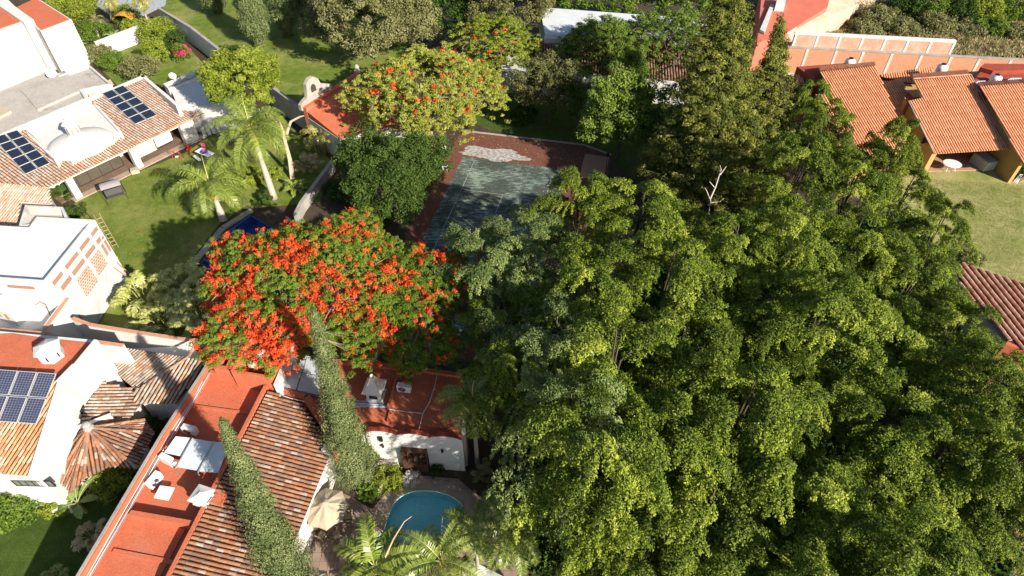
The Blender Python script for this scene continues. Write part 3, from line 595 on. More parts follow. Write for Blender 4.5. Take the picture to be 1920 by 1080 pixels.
# the gable wall: top edge falls with the slope
gp = [W(112, 716, ZR), W(57, 893, ZE)]; g2 = [tuple((P2(141, 681, 5.9))), tuple(P2(112, 716, ZR)), tuple(P2(56, 895, ZE))]
dxy = Vector((.55, -.05))
pts = [Vector(g2[1]), Vector(g2[2])]
MB().prism([tuple(pts[0]), tuple(pts[1]), tuple(pts[1] + dxy), tuple(pts[0] + dxy)], 0, 5, z1s=[ZR + .22, ZE + .22, ZE + .22, ZR + .22]).build('gable_wall', WHITE, t)
bk = [Vector(P2(-60, 700, ZR)), Vector(P2(-60, 893, ZE))]
MB().prism([tuple(pts[0]), tuple(pts[1]), tuple(bk[1]), tuple(bk[0])], 0, 5, z1s=[ZR - .12, ZE - .12, ZE - .12, ZR - .12]).build('wall', WHITE, t)
tile_mb(on_plane([(-60, 690), (0, 696), (112, 716), (57, 893), (0, 888), (-60, 880)], Ar, Br, Ce), pitch=.25, row=.4, rad=.11, down=(Ce - Ar) - e * (Ce - Ar).dot(e)).build('tile_roof', tilemat('orange_terracotta_tiles', [(.58, .28, .13), (.6, .34, .2), (.52, .24, .12), (.62, .4, .28), (.5, .22, .11), (.6, .32, .17)], grime=(.3, .2, .14), gamt=.35), t)
fl = [P2(-60, 628, 5.32), P2(25, 626, 5.32), P2(80, 634, 5.32), P2(176, 644, 5.32), P2(143, 690, 5.32), P2(110, 714, 5.32), P2(-60, 706, 5.32)]
MB().prism(fl, 5.25, 5.36).build('roof_terrace', RED, t)
m = MB()
for a, b, z, w in (((182, 637), (143, 684), 6.0, .22), ((143, 684), (112, 716), 5.95, .3)):
    pA, pB = Vector(P2(*a, z)), Vector(P2(*b, z)); e2 = (pB - pA).normalized(); n2 = Vector((e2.y, -e2.x)); n2 = n2 if n2.x < 0 else -n2; m.prism([tuple(pA), tuple(pB), tuple(pB + n2 * w), tuple(pA + n2 * w)], 2.5, z)
m.build('parapet', WHITE, t)
MB().prism([P2(188, 652, 4.6), P2(221, 702, 3.0), P2(188, 716, 3.0), P2(150, 690, 5.2)], 0, 3, z1s=[4.6, 3.1, 3.1, 5.2]).build('buttress_wall', WHITE, t)
q = W(100, 668, 5.36); m = MB(); m.lathe(q, [(.72, 0), (.72, .75), (.85, .78), (.85, .86), (.4, 1.05), (.01, 1.15)], 6); ln_ = m.build('lantern', WHITE, t)
for a in (-70, -10): MB().box(q + Vector((math.cos(R(a)) * .63, math.sin(R(a)) * .63, .4)), (.04, .26, .36), R(a)).build('vent', GLASS, ln_)
# window in the gable wall, front balcony
pw0, pw1 = pts[1] + dxy, pts[0] + dxy
window(t, tuple(pw0), tuple(pw1), 4.9, 5.45, 2.9, 3.6, BLACK, GLASS, bars=1)
fr0, fr1 = Vector(P2(-40, 893, ZE)), Vector(P2(56, 895, ZE))
window(t, tuple(fr0), tuple(fr1), 1.6, 3.9, 3.3, 3.95, BLACK, mat('greenish_pane', (.2, .22, .18), (.12, .14, .11), rough=.2), bars=5)
MB().prism([P2(-60, 902, 3.1), P2(14, 905, 3.1), P2(100, 920, 3.1), P2(104, 910, 3.1), P2(60, 880, 3.1), P2(-60, 880, 3.1)], 2.9, 3.1).build('ledge', WHITE, t)

def solar_array(name, label, corners, A, B, Cc, cols, rows, lift, cells, frame, dark, group, bars=0):
    """corners: photo px, top left, top right, bottom right, bottom left"""
    n = (B - A).cross(Cc - A).normalized(); n = -n if n.z < 0 else n; q = [v + n * lift for v in on_plane(corners, A, B, Cc)]
    t = thing(name, label, 'solar array', sum(q, Vector()) / 4, group)
    def at(u, v, h=0): return q[0].lerp(q[1], u).lerp(q[3].lerp(q[2], u), v) + n * h
    for i in range(cols):
        for j in range(rows):
            u0, u1, v0, v1 = (i + .03) / cols, (i + .97) / cols, (j + .02) / rows, (j + .98) / rows; m = MB()
            f = .012 / 1.0
            # frame as four bars, glass as inset slab
            def bar(a, b, c, d):
                P_ = [at(a, b), at(c, b), at(c, d), at(a, d)]; T_ = [p_ + n * .05 for p_ in P_]
                m.face(T_ if (T_[1] - T_[0]).cross(T_[2] - T_[1]).dot(n) > 0 else T_[::-1])
                for k in range(4): m.face([P_[k], P_[(k + 1) % 4], T_[(k + 1) % 4], T_[k]])
            fu, fv = .03 / cols, .02 / rows
            bar(u0, v0, u1, v0 + fv); bar(u0, v1 - fv, u1, v1); bar(u0, v0 + fv, u0 + fu, v1 - fv); bar(u1 - fu, v0 + fv, u1, v1 - fv)
            if bars:
                for k in range(1, bars): y = v0 + (v1 - v0) * k / bars; bar(u0 + fu, y - .004 / rows, u1 - fu, y + .004 / rows)
            pn = m.build('panel_frame', frame, t); g = MB(); P_ = [at(u0 + fu, v0 + fv, .04), at(u1 - fu, v0 + fv, .04), at(u1 - fu, v1 - fv, .04), at(u0 + fu, v1 - fv, .04)]
            uv = [(0, 0), (cells[0], 0), (cells[0], cells[1]), (0, cells[1])]
            if (P_[1] - P_[0]).cross(P_[2] - P_[1]).dot(n) < 0: P_ = P_[::-1]; uv = uv[::-1]
            g.face(P_, uv); g.build('solar_glass', dark, pn)
    return t
CELL = brickmat('solar_cells_blue', (.03, .045, .11), (.04, .055, .13), (.3, .27, .22), bw=1, bh=1, ms=.07, stain=(.05, .06, .12), off=0)
CELL.node_tree.nodes['Principled BSDF'].inputs['Roughness'].default_value = .15
CELL2 = brickmat('solar_cells_black', (.008, .012, .03), (.012, .018, .04), (.08, .09, .1), bw=1, bh=1, ms=.05, stain=(.014, .02, .04), off=0)
CELL2.node_tree.nodes['Principled BSDF'].inputs['Roughness'].default_value = .12
ALU = mat('aluminium_frame', (.6, .6, .6), (.5, .5, .5), rough=.35, metal=.2, scale=4, bump=0)
solar_array('solar_array', 'blue gridded solar array on the orange tile slope of the gabled house', [(-66, 690), (112, 703), (74, 799), (-104, 786)], Ar, Br, Ce, 5, 2, .22, (6, 10), ALU, CELL, 'solar arrays')
A, B, Cc = W(0, 262, 3.7), W(265, 147, 3.7), W(260, 271, 2.45)
solar_array('solar_array', 'black solar array of ten panels at the left edge, left of the white dome', [(-12, 262), (35, 247), (97, 309), (49, 331)], A, B, Cc, 2, 5, .2, (1, 6), ALU, CELL2, 'solar arrays')
solar_array('solar_array', 'black solar array of ten panels between the white dome and the garden palms', [(192, 179), (233, 163), (297, 219), (254, 237)], A, B, Cc, 2, 5, .2, (1, 6), ALU, CELL2, 'solar arrays')

# ============================================================ old tiled pavilions between the houses
t = thing('old_tiled_pavilion', 'old pavilion with lichen grey hipped tile roof beside the red roofed building', 'pavilion', W(300, 780, 0))
tile_mb([W(354, 670, 4.0), W(259, 732, 2.9), W(212, 694, 2.7), W(222, 650, 3.0)], rad=.105).build('tile_roof', TILE_GREY, t)
tile_mb([W(354, 671, 4.0), W(398, 679, 3.5), W(330, 757, 2.6), W(255, 757, 2.6), W(259, 734, 2.8)], rad=.105, down=(-.35, -1, 0)).build('tile_roof', TILE_GREY, t)
ridge_mb(W(354, 669, 4.08), W(259, 732, 2.98)).build('ridge', TILE_GREY, t); ridge_mb(W(368, 643, 4.15), W(354, 669, 4.1)).build('ridge', TILE_GREY, t)
blk(t, 'wall', [(225, 655), (360, 648), (385, 680), (325, 748), (262, 748), (262, 735), (218, 694)], 2.45, WHITE)
wp = [P2(262, 745, 2.4), P2(325, 748, 2.4)]
window(t, wp[0], wp[1], .5, 1.2, .1, 2.2, mat('dark_green_frame', (.03, .06, .05), (.02, .04, .035)), GLASS, name='door')
t = thing('old_tiled_wing', 'small sloping tile roof with dry moss against the white gable wall', 'lean-to', W(200, 800, 0))
tile_mb([W(187, 715, 3.4), W(255, 730, 2.9), W(264, 757, 2.75), W(243, 786, 2.6), W(206, 779, 2.9), W(145, 787, 3.3)], rad=.105, down=(1, .15, 0)).build('tile_roof', TILE_GREY, t)
blk(t, 'wall', [(187, 717), (250, 731), (258, 757), (238, 782), (206, 778), (150, 785)], 2.3, WHITE)
t = thing('octagonal_pavilion', 'pavilion with fan shaped orange tile roof around a stone finial', 'pavilion', W(190, 860, 0))
ap = (167, 803, 3.9); E_ = [(145, 797), (116, 852), (107, 897), (133, 925), (158, 898), (204, 875), (258, 878), (289, 812), (271, 788), (210, 779)]
for i in range(len(E_) - 1):
    a, b = E_[i], E_[i + 1]; va, vb, vc = W(*ap), W(*a, 2.5), W(*b, 2.5)
    mid = (vb + vc) / 2 - va; tile_mb([va, vb, vc], rad=.1, pitch=.23, down=mid).build('tile_roof', TILE_OLD, t)
    if i: ridge_mb(va + Vector((0, 0, .05)), vb + Vector((0, 0, .05)), .1).build('ridge', TILE_OLD, t)
m = MB(); m.lathe(W(*ap) + Vector((0, 0, -.1)), [(.3, 0), (.3, .2), (.2, .3), (.26, .45), (.18, .6), (.01, .66)], 10); m.build('finial', CONC, t)
blk(t, 'wall', [(155, 806), (135, 848), (132, 880), (142, 888), (165, 868), (206, 845), (240, 846), (258, 812), (250, 798), (206, 790)], 2.2, WHITE, z=2.5)
blk(t, 'gutter_parapet', [(140, 800), (207, 774), (208, 779), (148, 805), (112, 880), (106, 878)], 3.3, WHITE)

# orange shade sail in the upper left garden
t = thing('shade_sail', 'small arched orange and black shade cover behind the short white garden wall', 'shade cover', W(240, 55, 0)); o = W(240, 52, 0)
m = MB()
for k in range(6):
    a, b = math.pi * k / 6, math.pi * (k + 1) / 6; f = lambda q, y: o + Vector((-1.3 * math.cos(q), y, 1.3 + .7 * math.sin(q))); P_ = [f(a, -.8), f(b, -.8), f(b, .8), f(a, .8)]; m.face(P_)
m.build('canopy', mat('orange_cloth', (.65, .3, .04), (.5, .2, .03), scale=2), t)
for sx in (-1.3, 1.3):
    for sy in (-.8, .8): MB().tube([o + Vector((sx, sy, 0)), o + Vector((sx, sy, 1.32))], .03, 6).build('post', BLACK, t)
# ============================================================ red roofed long house
t = thing('red_roofed_house', 'long house with red painted flat roof and old tile slope, between the cypresses', 'house', W(330, 960, 0)); RH = t
ZP, ZF = 4.3, 3.5
lo = [(304, 815), (150, 1080)]
poly = [P2(414, 641, ZP), P2(304, 811, ZP), P2(143, 1082, ZP), P2(60, 1260, ZP), P2(250, 1260, ZP), P2(318, 1082, ZP), P2(501, 723, ZP), P2(545, 641, ZP), P2(470, 632, ZP)]
MB().prism(poly, 0, ZF - .05).build('wall', WHITE_OLD, t)
inn = inset(poly, .22)
MB().prism(inset(poly, .21), ZF - .045, ZF).build('roof', RED, t)
m = MB(); n = len(poly)
for i in range(n):
    if i in (6, 7): continue
    j = (i + 1) % n; m.prism([poly[i], poly[j], inn[j], inn[i]], ZF - .049, ZP)
m.build('parapet', RED, t)
pv = [Vector(P2(415, 642, ZP)), Vector(P2(304, 811, ZP)), Vector(P2(143, 1082, ZP)), Vector(P2(60, 1260, ZP))]
m = MB()
for a, b in zip(pv, pv[1:]): e = (b - a).normalized(); nn = Vector((e.y, -e.x)); nn = nn if nn.x < 0 else -nn; m.prism([tuple(a - nn * .12), tuple(b - nn * .12), tuple(b + nn * .05), tuple(a + nn * .05)], ZP - .2, ZP + .03)
m.build('parapet_coping', CONC, t)
# low kerbs and level changes across the roof
for (a, b, w, z) in (((246, 956), (361, 976), .28, 4.12), ((214, 1028), (327, 1050), .22, 3.7), ((395, 693), (440, 703), .2, 4.15), ((362, 758), (468, 772), .16, 3.6), ((352, 828), (430, 836), .16, 3.7)):
    p_, q_ = Vector(P2(*a, z)), Vector(P2(*b, z)); e = (q_ - p_).normalized(); nn = Vector((e.y, -e.x)); MB().prism([tuple(p_), tuple(q_), tuple(q_ + nn * w), tuple(p_ + nn * w)], ZF - .02, z).build('roof_kerb', RED, t)
MB().prism([P2(240, 962, 3.6), P2(352, 984, 3.6), P2(300, 1082, 3.6), P2(230, 1260, 3.6), P2(90, 1260, 3.6), P2(170, 1082, 3.6)], ZF, 3.62).build('raised_roof', RED, t)
# tile slope
Ar, Br, Ce = W(501, 723, 4.25), W(318, 1082, 4.25), W(619, 852, 2.9)
dn = (Ce - Ar) - (Br - Ar) * ((Ce - Ar).dot(Br - Ar) / (Br - Ar).length_squared)
tile_mb(on_plane([(503, 732), (566, 758), (603, 811), (619, 852), (554, 1013), (500, 1130), (440, 1260), (225, 1260), (318, 1086)], Ar, Br, Ce), pitch=.25, row=.36, rad=.108, down=dn).build('tile_roof', TILE_OLD, t)
ev = on_plane([(500, 738), (566, 766), (596, 815), (612, 852), (549, 1010), (495, 1130), (440, 1240), (240, 1240), (330, 1086)], Ar, Br, Ce)
MB().prism([(v.x, v.y) for v in ev], 0, 2, z1s=[v.z - .12 for v in ev]).build('wall', WHITE, t)
# red gable upstand behind the slope
m = MB(); P_ = [Vector(P2(*p, 3.95)) for p in ((501, 722), (566, 744), (606, 800), (624, 850))]
for a, b in zip(P_, P_[1:]): e = (b - a).normalized(); nn = Vector((e.y, -e.x)); nn = nn if nn.y > 0 else -nn; m.prism([tuple(a), tuple(b), tuple(b + nn * .5), tuple(a + nn * .5)], 2.4, 3.75)
m.build('upstand', RED, t)
# tank yard on the roof
tk = [P2(432, 695, 5.1), P2(506, 708, 5.1), P2(547, 641, 5.1), P2(470, 632, 5.1)]
ti = inset(tk, .14); m = MB()
for i in range(4): j = (i + 1) % 4; m.prism([tk[i], tk[j], ti[j], ti[i]], ZF, 5.1)
m.build('tank_yard_wall', RED, t)
tk = [P2(400, 690, 4.75), P2(428, 695, 4.75), P2(452, 645, 4.75), P2(426, 640, 4.75)]
ti = inset(tk, .3); m = MB()
for i in range(4): j = (i + 1) % 4; m.prism([tk[i], tk[j], ti[j], ti[i]], ZF, 4.75)
m.build('planter_wall', RED, t)
def tank(loc, r, h, label, mt, group='white water tanks'):
    t = thing('water_tank', label, 'water tank', loc, group)
    MB().lathe(loc, [(r * .96, 0), (r, .04), (r, h * .62), (r * .97, h * .66), (r * .8, h * .84), (r * .45, h * .95), (r * .4, h)], 26).build('tank_body', mt, t, smooth=True)
    MB().lathe(loc + Vector((0, 0, h - .01)), [(r * .36, 0), (r * .38, .02), (r * .36, .07), (.02, .09)], 18).build('lid', CONC if mt is not PLASTIC_W else BLACK, t); return t
CREAM = mat('cream_fibre_cement', (.56, .5, .4), (.42, .38, .32), scale=3, amt=.5, bump=.15, fine=.08)
tank(W(484, 692, ZF), .5, 1.25, 'nearer cream water tank with grey lid in the red roof yard', CREAM)
tank(W(500, 676, ZF), .55, 1.3, 'farther grey white water tank partly under the red blossoms', CONC_PALE)
m = MB(); a = W(470, 690, ZF); m.tube([a, a + Vector((0, 0, .9)), a + Vector((.25, 0, 1.0))], .03, 6); m.tube([a + Vector((.12, .1, 0)), a + Vector((.12, .1, .85))], .03, 6); single('water_pipe', m, STEEL, 'short bent pipes beside the nearer cream water tank', 'pipe')
# polycarbonate roof beside it
t = thing('skylight_roof', 'grey translucent four pane courtyard roof behind the taller cypress', 'skylight', W(555, 700, 3.6))
zz = 3.95; pts_ = [P2(545, 661, zz), P2(608, 672, zz), P2(598, 741, zz), P2(514, 722, zz)]
def bil(u, v): a = Vector(pts_[0]).lerp(Vector(pts_[1]), u); b = Vector(pts_[3]).lerp(Vector(pts_[2]), u); return tuple(a.lerp(b, v))
PC = mat('milky_polycarbonate', (.55, .58, .6), (.42, .45, .47), rough=.25, scale=1.5, amt=.6, spec=.5, bump=.03)
for i in range(2):
    for j in range(2):
        a, b, c_, d = [bil(*x) for x in ((i / 2 + .012, j / 2 + .012), (i / 2 + .488, j / 2 + .012), (i / 2 + .488, j / 2 + .488), (i / 2 + .012, j / 2 + .488))]; MB().prism([a, b, c_, d], 3.93, 3.96, bottom=True).build('pane', PC, t)
MB().prism([bil(0, 0), bil(1, 0), bil(1, 1), bil(0, 1)], 3.4, 3.92).build('frame', mat('rusty_frame', (.2, .13, .1), (.12, .08, .06)), t)
p_, q_ = Vector(P2(546, 641, 4.7)), Vector(P2(513, 722, 4.7)); e = (q_ - p_).normalized(); nn = Vector((e.y, -e.x)); nn = nn if nn.x > 0 else -nn
MB().prism([tuple(p_), tuple(q_), tuple(q_ + nn * .3), tuple(p_ + nn * .3)], 3.4, 4.75).build('side_wall', WHITE, t)

# ---- wing with the dark red roof
t = thing('red_roofed_wing', 'wing with dark red flat roof and scalloped parapet above the pool garden', 'house', W(760, 790, 0)); RW = t
zr = 3.55
wp = [P2(508, 726, zr), P2(596, 742, zr), P2(612, 670, zr), P2(655, 684, zr), P2(748, 686, zr), P2(869, 702, zr), P2(866, 815, zr), P2(684, 800, zr), P2(628, 850, zr), P2(606, 800, zr), P2(568, 746, zr)]
MB().prism(wp, 0, zr).build('roof', RED, t)
s0, s1 = Vector(P2(683, 806, 3.9)), Vector(P2(866, 821, 3.9)); L = (s1 - s0).length
MB().prism([tuple(s0), tuple(s1), tuple(s1 + Vector((0, .22))), tuple(s0 + Vector((0, .22)))], 0, 3.62).build('wall', WHITE, t)
# scalloped parapet in red, built as short steps following a curve
m = MB(); c = MB(); N_ = 60
for k in range(N_):
    u0, u1 = k / N_, (k + 1) / N_; x = (u0 + u1) / 2; ph = (x * 3.0) % 1.0; h = 3.78 + .26 * math.sin(math.pi * ph) ** .8
    a, b = s0.lerp(s1, u0), s0.lerp(s1, u1); dy = Vector((0, .24)); f = Vector((0, -.05))
    m.prism([tuple(a), tuple(b), tuple(b + Vector((0, .22))), tuple(a + Vector((0, .22)))], 3.625, h - .1); c.prism([tuple(a + f), tuple(b + f), tuple(b + dy), tuple(a + dy)], h - .1, h)
m.build('parapet', WHITE, t); c.build('parapet_coping', RED_DARK, t)
for K_, kz in (([(725, 763), (748, 682), (752, 683), (730, 764)], 3.9), ([(753, 683.5), (869, 699), (868, 706), (752, 690)], 3.9), ([(612, 671), (745, 684), (744, 690), (611, 678)], 3.8)): MB().prism([P2(*k, kz) for k in K_], zr, kz).build('roof_kerb', RED, t)
MB().prism([P2(731, 764, 3.68), P2(754, 688, 3.68), P2(866, 706, 3.68), P2(864, 806, 3.68), P2(725, 790, 3.68)], zr, 3.69).build('raised_roof', RED, t)
MB().prism([P2(866, 818, 3.6), P2(872, 815, 3.6), P2(873, 790, 3.6), P2(866, 790, 3.6)], 0, 3.7).build('corner_pillar', CONC, t)
MB().prism([P2(683, 806, 3.5), P2(628, 855, 3.5), P2(600, 840, 3.5), P2(640, 800, 3.5)], 0, 3.3).build('wall', WHITE, t)
# wooden garden window with slatted base, lamps
w0, w1 = tuple(s0), tuple(s1); WL = 4.55 / 1.0
def su(px, py, z): g = Vector(W(px, py, z)); return (Vector((g.x, g.y)) - s0).dot((s1 - s0).normalized())
a_, b_ = su(752, 850, 2.0), su(800, 855, 2.0)
wf = window(t, w0, w1, a_, b_, 1.0, 2.35, WOOD, GLASS, bars=3, name='wooden_window', rows=3, d=.35)
wall_box(MB(), w0, w1, a_, b_, .1, .98, .02, .36).build('slatted_base', WOOD, t)
for px, py in ((718, 836), (828, 852)):
    s_ = su(px, py, 2.4); o = on_wall(w0, w1, s_, 2.4, .12); l = thing('wall_lamp', 'small black wall lamp %s of the wooden window on the white wall' % ('left' if px < 760 else 'right'), 'wall lamp', o, 'black lamps on the white wall')
    MB().lathe(o + Vector((0, 0, -.12)), [(.05, 0), (.08, .03), (.09, .2), (.03, .28)], 8).build('lamp_body', BLACK, l); MB().tube([o + Vector((0, 0, .12)), o + Vector((0, .14, .16))], .02, 5).build('bracket', BLACK, l)
wall_box(MB(), w0, w1, su(716, 812, 3.2) - .12, su(716, 812, 3.2) + .12, 2.9, 3.35, .01, .12).build('wall_vent', BLACK, t)

def lantern(loc, s, h, label, rz, base=0.0, cap=.35):
    t = thing('roof_lantern', label, 'roof lantern', loc, 'white roof lanterns', rz); o = Vector(loc); Mz = Matrix.Rotation(rz, 3, 'Z')
    m = MB(); k = s * .5 * math.sqrt(2)
    m.lathe(o, [(k * 1.0, 0), (k * 1.0, .12), (k * .88, .14), (k * .88, h), (k * 1.2, h + .02), (k * 1.2, h + .12), (k * .75, h + .12 + cap * .35), (k * .4, h + .12 + cap * .75), (k * .18, h + .12 + cap * 1.15)], 4, None, True); m.build('lantern_body', WHITE, t)
    if cap > .4: MB().lathe(o + Vector((0, 0, h + .1 + cap * 1.1)), [(.06, 0), (.12, .08), (.13, .16), (.09, .25), (.02, .3)], 12).build('finial', WHITE, t, smooth=True)
    for i in range(4):
        a = i * math.pi / 2; d = Vector((math.cos(a), math.sin(a), 0)); g = MB(); g.box(o + d * (s * .5 * .88 + .005) + Vector((0, 0, .14 + (h - .14) * .52)), (.02, s * .5, (h - .14) * .6), a); g.build('lantern_window', GLASS, t)
    return t
def at_roof(px, py, z): return W(px, py, z)
lantern(W(706, 742, 3.55), 1.05, .85, 'white roof lantern with ball finial on the dark red wing roof', R(-8), cap=.9)
lantern(W(384, 938, 4.1), .85, .5, 'white louvred roof lantern at the edge of the tile slope, near the shorter cypress', R(-18), cap=.15)
single('chimney_base', MB().prism([P2(372, 935, 4.3), P2(413, 947, 4.3), P2(424, 925, 4.3), P2(400, 915, 4.3)], 3.2, 4.25), RED, 'red masonry base under the white louvred roof lantern', 'plinth')

def ac(loc, rz, label, tilt=0):
    t = thing('air_conditioner', label, 'air conditioner', loc, 'air conditioners on the red roofs', rz); o = Vector(loc)
    MB().box(o + Vector((0, 0, .36)), (.86, .34, .58)).build('casing', METAL_W, t)
    for sx in (-.3, .3): MB().box(o + Vector((sx, 0, .03)), (.06, .4, .06)).build('foot', STEEL, t)
    m = MB()
    for k in range(5): r_ = .05 + k * .045; m.tube([o + Vector((-.1 + r_ * math.cos(a * .3927), -.185, .36 + r_ * math.sin(a * .3927))) for a in range(17)], .006, 4, False)
    m.build('fan_grille', STEEL, t); MB().lathe(o + Vector((-.1, -.172, .36)), [(.24, -.004), (.24, .006)], 20, Matrix.Rotation(R(90), 3, 'X')).build('fan', BLACK, t); return t
ac(W(360, 812, ZF), R(-15), 'white air conditioner above the glass skylight panels on the red roof')
ac(W(318, 868, ZF), R(155), 'white air conditioner squeezed beside the glass skylight panels')
ac(W(294, 906, ZF), R(70), 'white air conditioner standing alone above the pale roof board')
ac(W(759, 733, 3.7), R(-8), 'white air conditioner on the dark red wing roof right of the lantern')
single('roof_board', MB().prism([P2(300, 910, 3.95), P2(327, 914, 3.95), P2(315, 938, 3.95), P2(288, 933, 3.95)], ZF + .38, 3.95, bottom=True), METAL_W, 'pale square board lying on the red roof below the lone air conditioner', 'board')
# glass panels over the roof light
t = thing('glass_skylight', 'sloping glass skylight of two framed panes and a white sheet across the red roof', 'skylight', W(370, 850, ZF))
gz = 4.6
def slab(parent, name, pts, m_, dz=.05):
    V_ = [W(x, y, z) for x, y, z in pts]; mb = MB(); T_ = [v + Vector((0, 0, dz)) for v in V_]; up = (V_[1] - V_[0]).cross(V_[2] - V_[1]).z > 0
    mb.face(T_ if up else T_[::-1]); mb.face(V_[::-1] if up else V_)
    for k in range(4): mb.face([V_[k], V_[(k + 1) % 4], T_[(k + 1) % 4], T_[k]] if up else [V_[(k + 1) % 4], V_[k], T_[k], T_[(k + 1) % 4]])
    return mb.build(name, m_, parent)
SKG = mat('clouded_skylight_glass', (.56, .6, .62), (.42, .47, .5), rough=.2, scale=1.4, amt=.6, spec=.6, bump=.02)
slab(t, 'glass_pane', [(332, 876, 4.2), (372, 883, 4.2), (400, 829, 4.55), (362, 823, 4.55)], SKG); slab(t, 'glass_pane', [(375, 884, 4.2), (410, 887, 4.2), (430, 832, 4.55), (402, 829, 4.55)], SKG)
slab(t, 'white_sheet', [(309, 849, 4.3), (345, 857, 4.3), (358, 822, 4.5), (330, 819, 4.5)], METAL_W)
m = MB()
for a, b in (((328, 880), (361, 821)), ((371, 886), (402, 827))): m.tube([W(*a, 4.3), W(*b, 4.66)], .045, 6)
m.build('rail', STEEL, t); m = MB()
for p_ in ((330, 882, 4.2), (371, 887, 4.2), (360, 822, 4.5), (428, 832, 4.5), (408, 886, 4.2)): v = W(*p_); m.tube([v, Vector((v.x, v.y, ZF))], .03, 6)
m.build('post', STEEL, t)
# pipes along the parapet and over the wing
for k in range(4):
    off = .34 + .09 * k; m = MB(); P_ = []
    for i, p_ in enumerate([(393, 682), (360, 742), (304, 830), (222, 968), (150, 1092), (90, 1200)]):
        v = W(*p_, 3.95 + .02 * k); v.x += off - .2 + (.05 * math.sin(i * 2.1 + k)); P_.append(v)
    m.tube(P_, .028, 6); single('roof_pipe', m, (PLASTIC_W, STEEL)[k % 2], ('white', 'grey')[k % 2] + ' plastic pipe along the left edge of the red roof, %s from the parapet' % ('first', 'second', 'third', 'fourth')[k], 'pipe', P_[0])
def pipe(pts, z, label, r=.022, m_=None): P_ = [W(x, y, z) for x, y in pts]; return single('roof_pipe', MB().tube(P_, r, 6), m_ or PLASTIC_W, label, 'pipe', P_[0])
pipe([(866, 706), (820, 699), (815, 724), (806, 752), (793, 775), (788, 795), (783, 812)], 3.76, 'thin white pipe winding across the dark red wing roof from its far right corner', .025)
pipe([(793, 775), (760, 772), (728, 767)], 3.74, 'thin white pipe joining the winding pipe from the left, below the bundle of tubes', .02)
pipe([(508, 735), (545, 747), (590, 757), (640, 764)], 3.68, 'thin white pipe running along the top edge of the old tile slope', .025)
pipe([(393, 682), (400, 678), (440, 690)], 4.34, 'white pipe bent around the corner of the red roof near the old tiled pavilion', .03)
for k in range(7):
    a = (648 + random.uniform(-14, 22), 751 + k * 2.0); b = (722 + random.uniform(-6, 20), 755 + k * 1.6 + random.uniform(-3, 3))
    P_ = [W(*a, 3.62 + .03 * (k % 3)), W(*b, 3.62 + .03 * ((k + 1) % 3))]
    single('conduit_tube', MB().tube(P_, .035, 6), mat('pale_blue_conduit', (.5, .58, .62), (.4, .46, .5), rough=.5), 'pale conduit tube, %s of the loose bundle below the roof lantern' % ('topmost', 'second from the top', 'third from the top', 'middle one', 'third from the bottom', 'second from the bottom', 'lowest')[k], 'tube', P_[0], 'bundle of pale conduit tubes')

# ---- umbrella, table, chairs
def umbrella(loc, r, h, label):
    t = thing('patio_umbrella', label, 'umbrella', loc); o = Vector(loc); n = 8
    MB().tube([o, o + Vector((0, 0, h))], .028, 8).build('pole', WOOD, t); MB().lathe(o, [(.26, 0), (.26, .06), (.06, .12), (.05, .3)], 16).build('base', CONC, t)
    m = MB(); C_ = o + Vector((0, 0, h)); rim = []
    for k in range(n): a = k * math.tau / n + .2; rim.append(o + Vector((math.cos(a) * r, math.sin(a) * r, h - .62)))
    for k in range(n):
        a, b = rim[k], rim[(k + 1) % n]; mid = (a + b) / 2 + (o + Vector((0, 0, h)) - (a + b) / 2) * .06 + Vector((0, 0, -.0)); sag = Vector((0, 0, -.06)); ca, cb = C_.lerp(a, .5) + Vector((0, 0, .05)), C_.lerp(b, .5) + Vector((0, 0, .05)); cm = (ca + cb) / 2 - Vector((0, 0, .05))
        top = C_.lerp(a, .1), C_.lerp(b, .1)
        m.face([top[0], ca, cm]); m.face([top[0], cm, top[1]]); m.face([top[1], cm, cb]); m.face([ca, a, mid]); m.face([ca, mid, cm]); m.face([cm, mid, cb]); m.face([cb, mid, b])
        m.face([a, a + Vector((0, 0, -.13)), mid + Vector((0, 0, -.12)), mid]); m.face([mid, mid + Vector((0, 0, -.12)), b + Vector((0, 0, -.13)), b])
    m.build('canopy', CANVAS, t)
    m = MB(); 
    for k in range(n):
        a = k * math.tau / n + .2; m.face([C_ + Vector((0, 0, .1)), o + Vector((math.cos(a) * r * .22, math.sin(a) * r * .22, h - .03)), o + Vector((math.cos(a + math.tau / n) * r * .22, math.sin(a + math.tau / n) * r * .22, h - .03))])
    m.build('vent_cap', CANVAS, t); m = MB()
    for k in range(n): m.tube([C_ - Vector((0, 0, .03)), rim[k] - Vector((0, 0, .02))], .012, 5)
    m.build('ribs', WOOD, t); return t
ub = W(624, 982, .03)
umbrella(ub, 1.3, 2.6, 'beige eight sided umbrella over the patio table beside the pool')
t = thing('patio_table', 'round wooden table under the beige umbrella', 'table', ub); MB().lathe(ub + Vector((0, 0, .7)), [(.01, 0), (.58, 0), (.6, .02), (.6, .045), (.05, .05)], 26).build('tabletop', CANVAS, t)
for k in range(4): a = k * math.pi / 2 + .5; MB().tube([ub + Vector((math.cos(a) * .5, math.sin(a) * .5, 0)), ub + Vector((math.cos(a) * .38, math.sin(a) * .38, .7))], .025, 6).build('leg', WOOD, t)
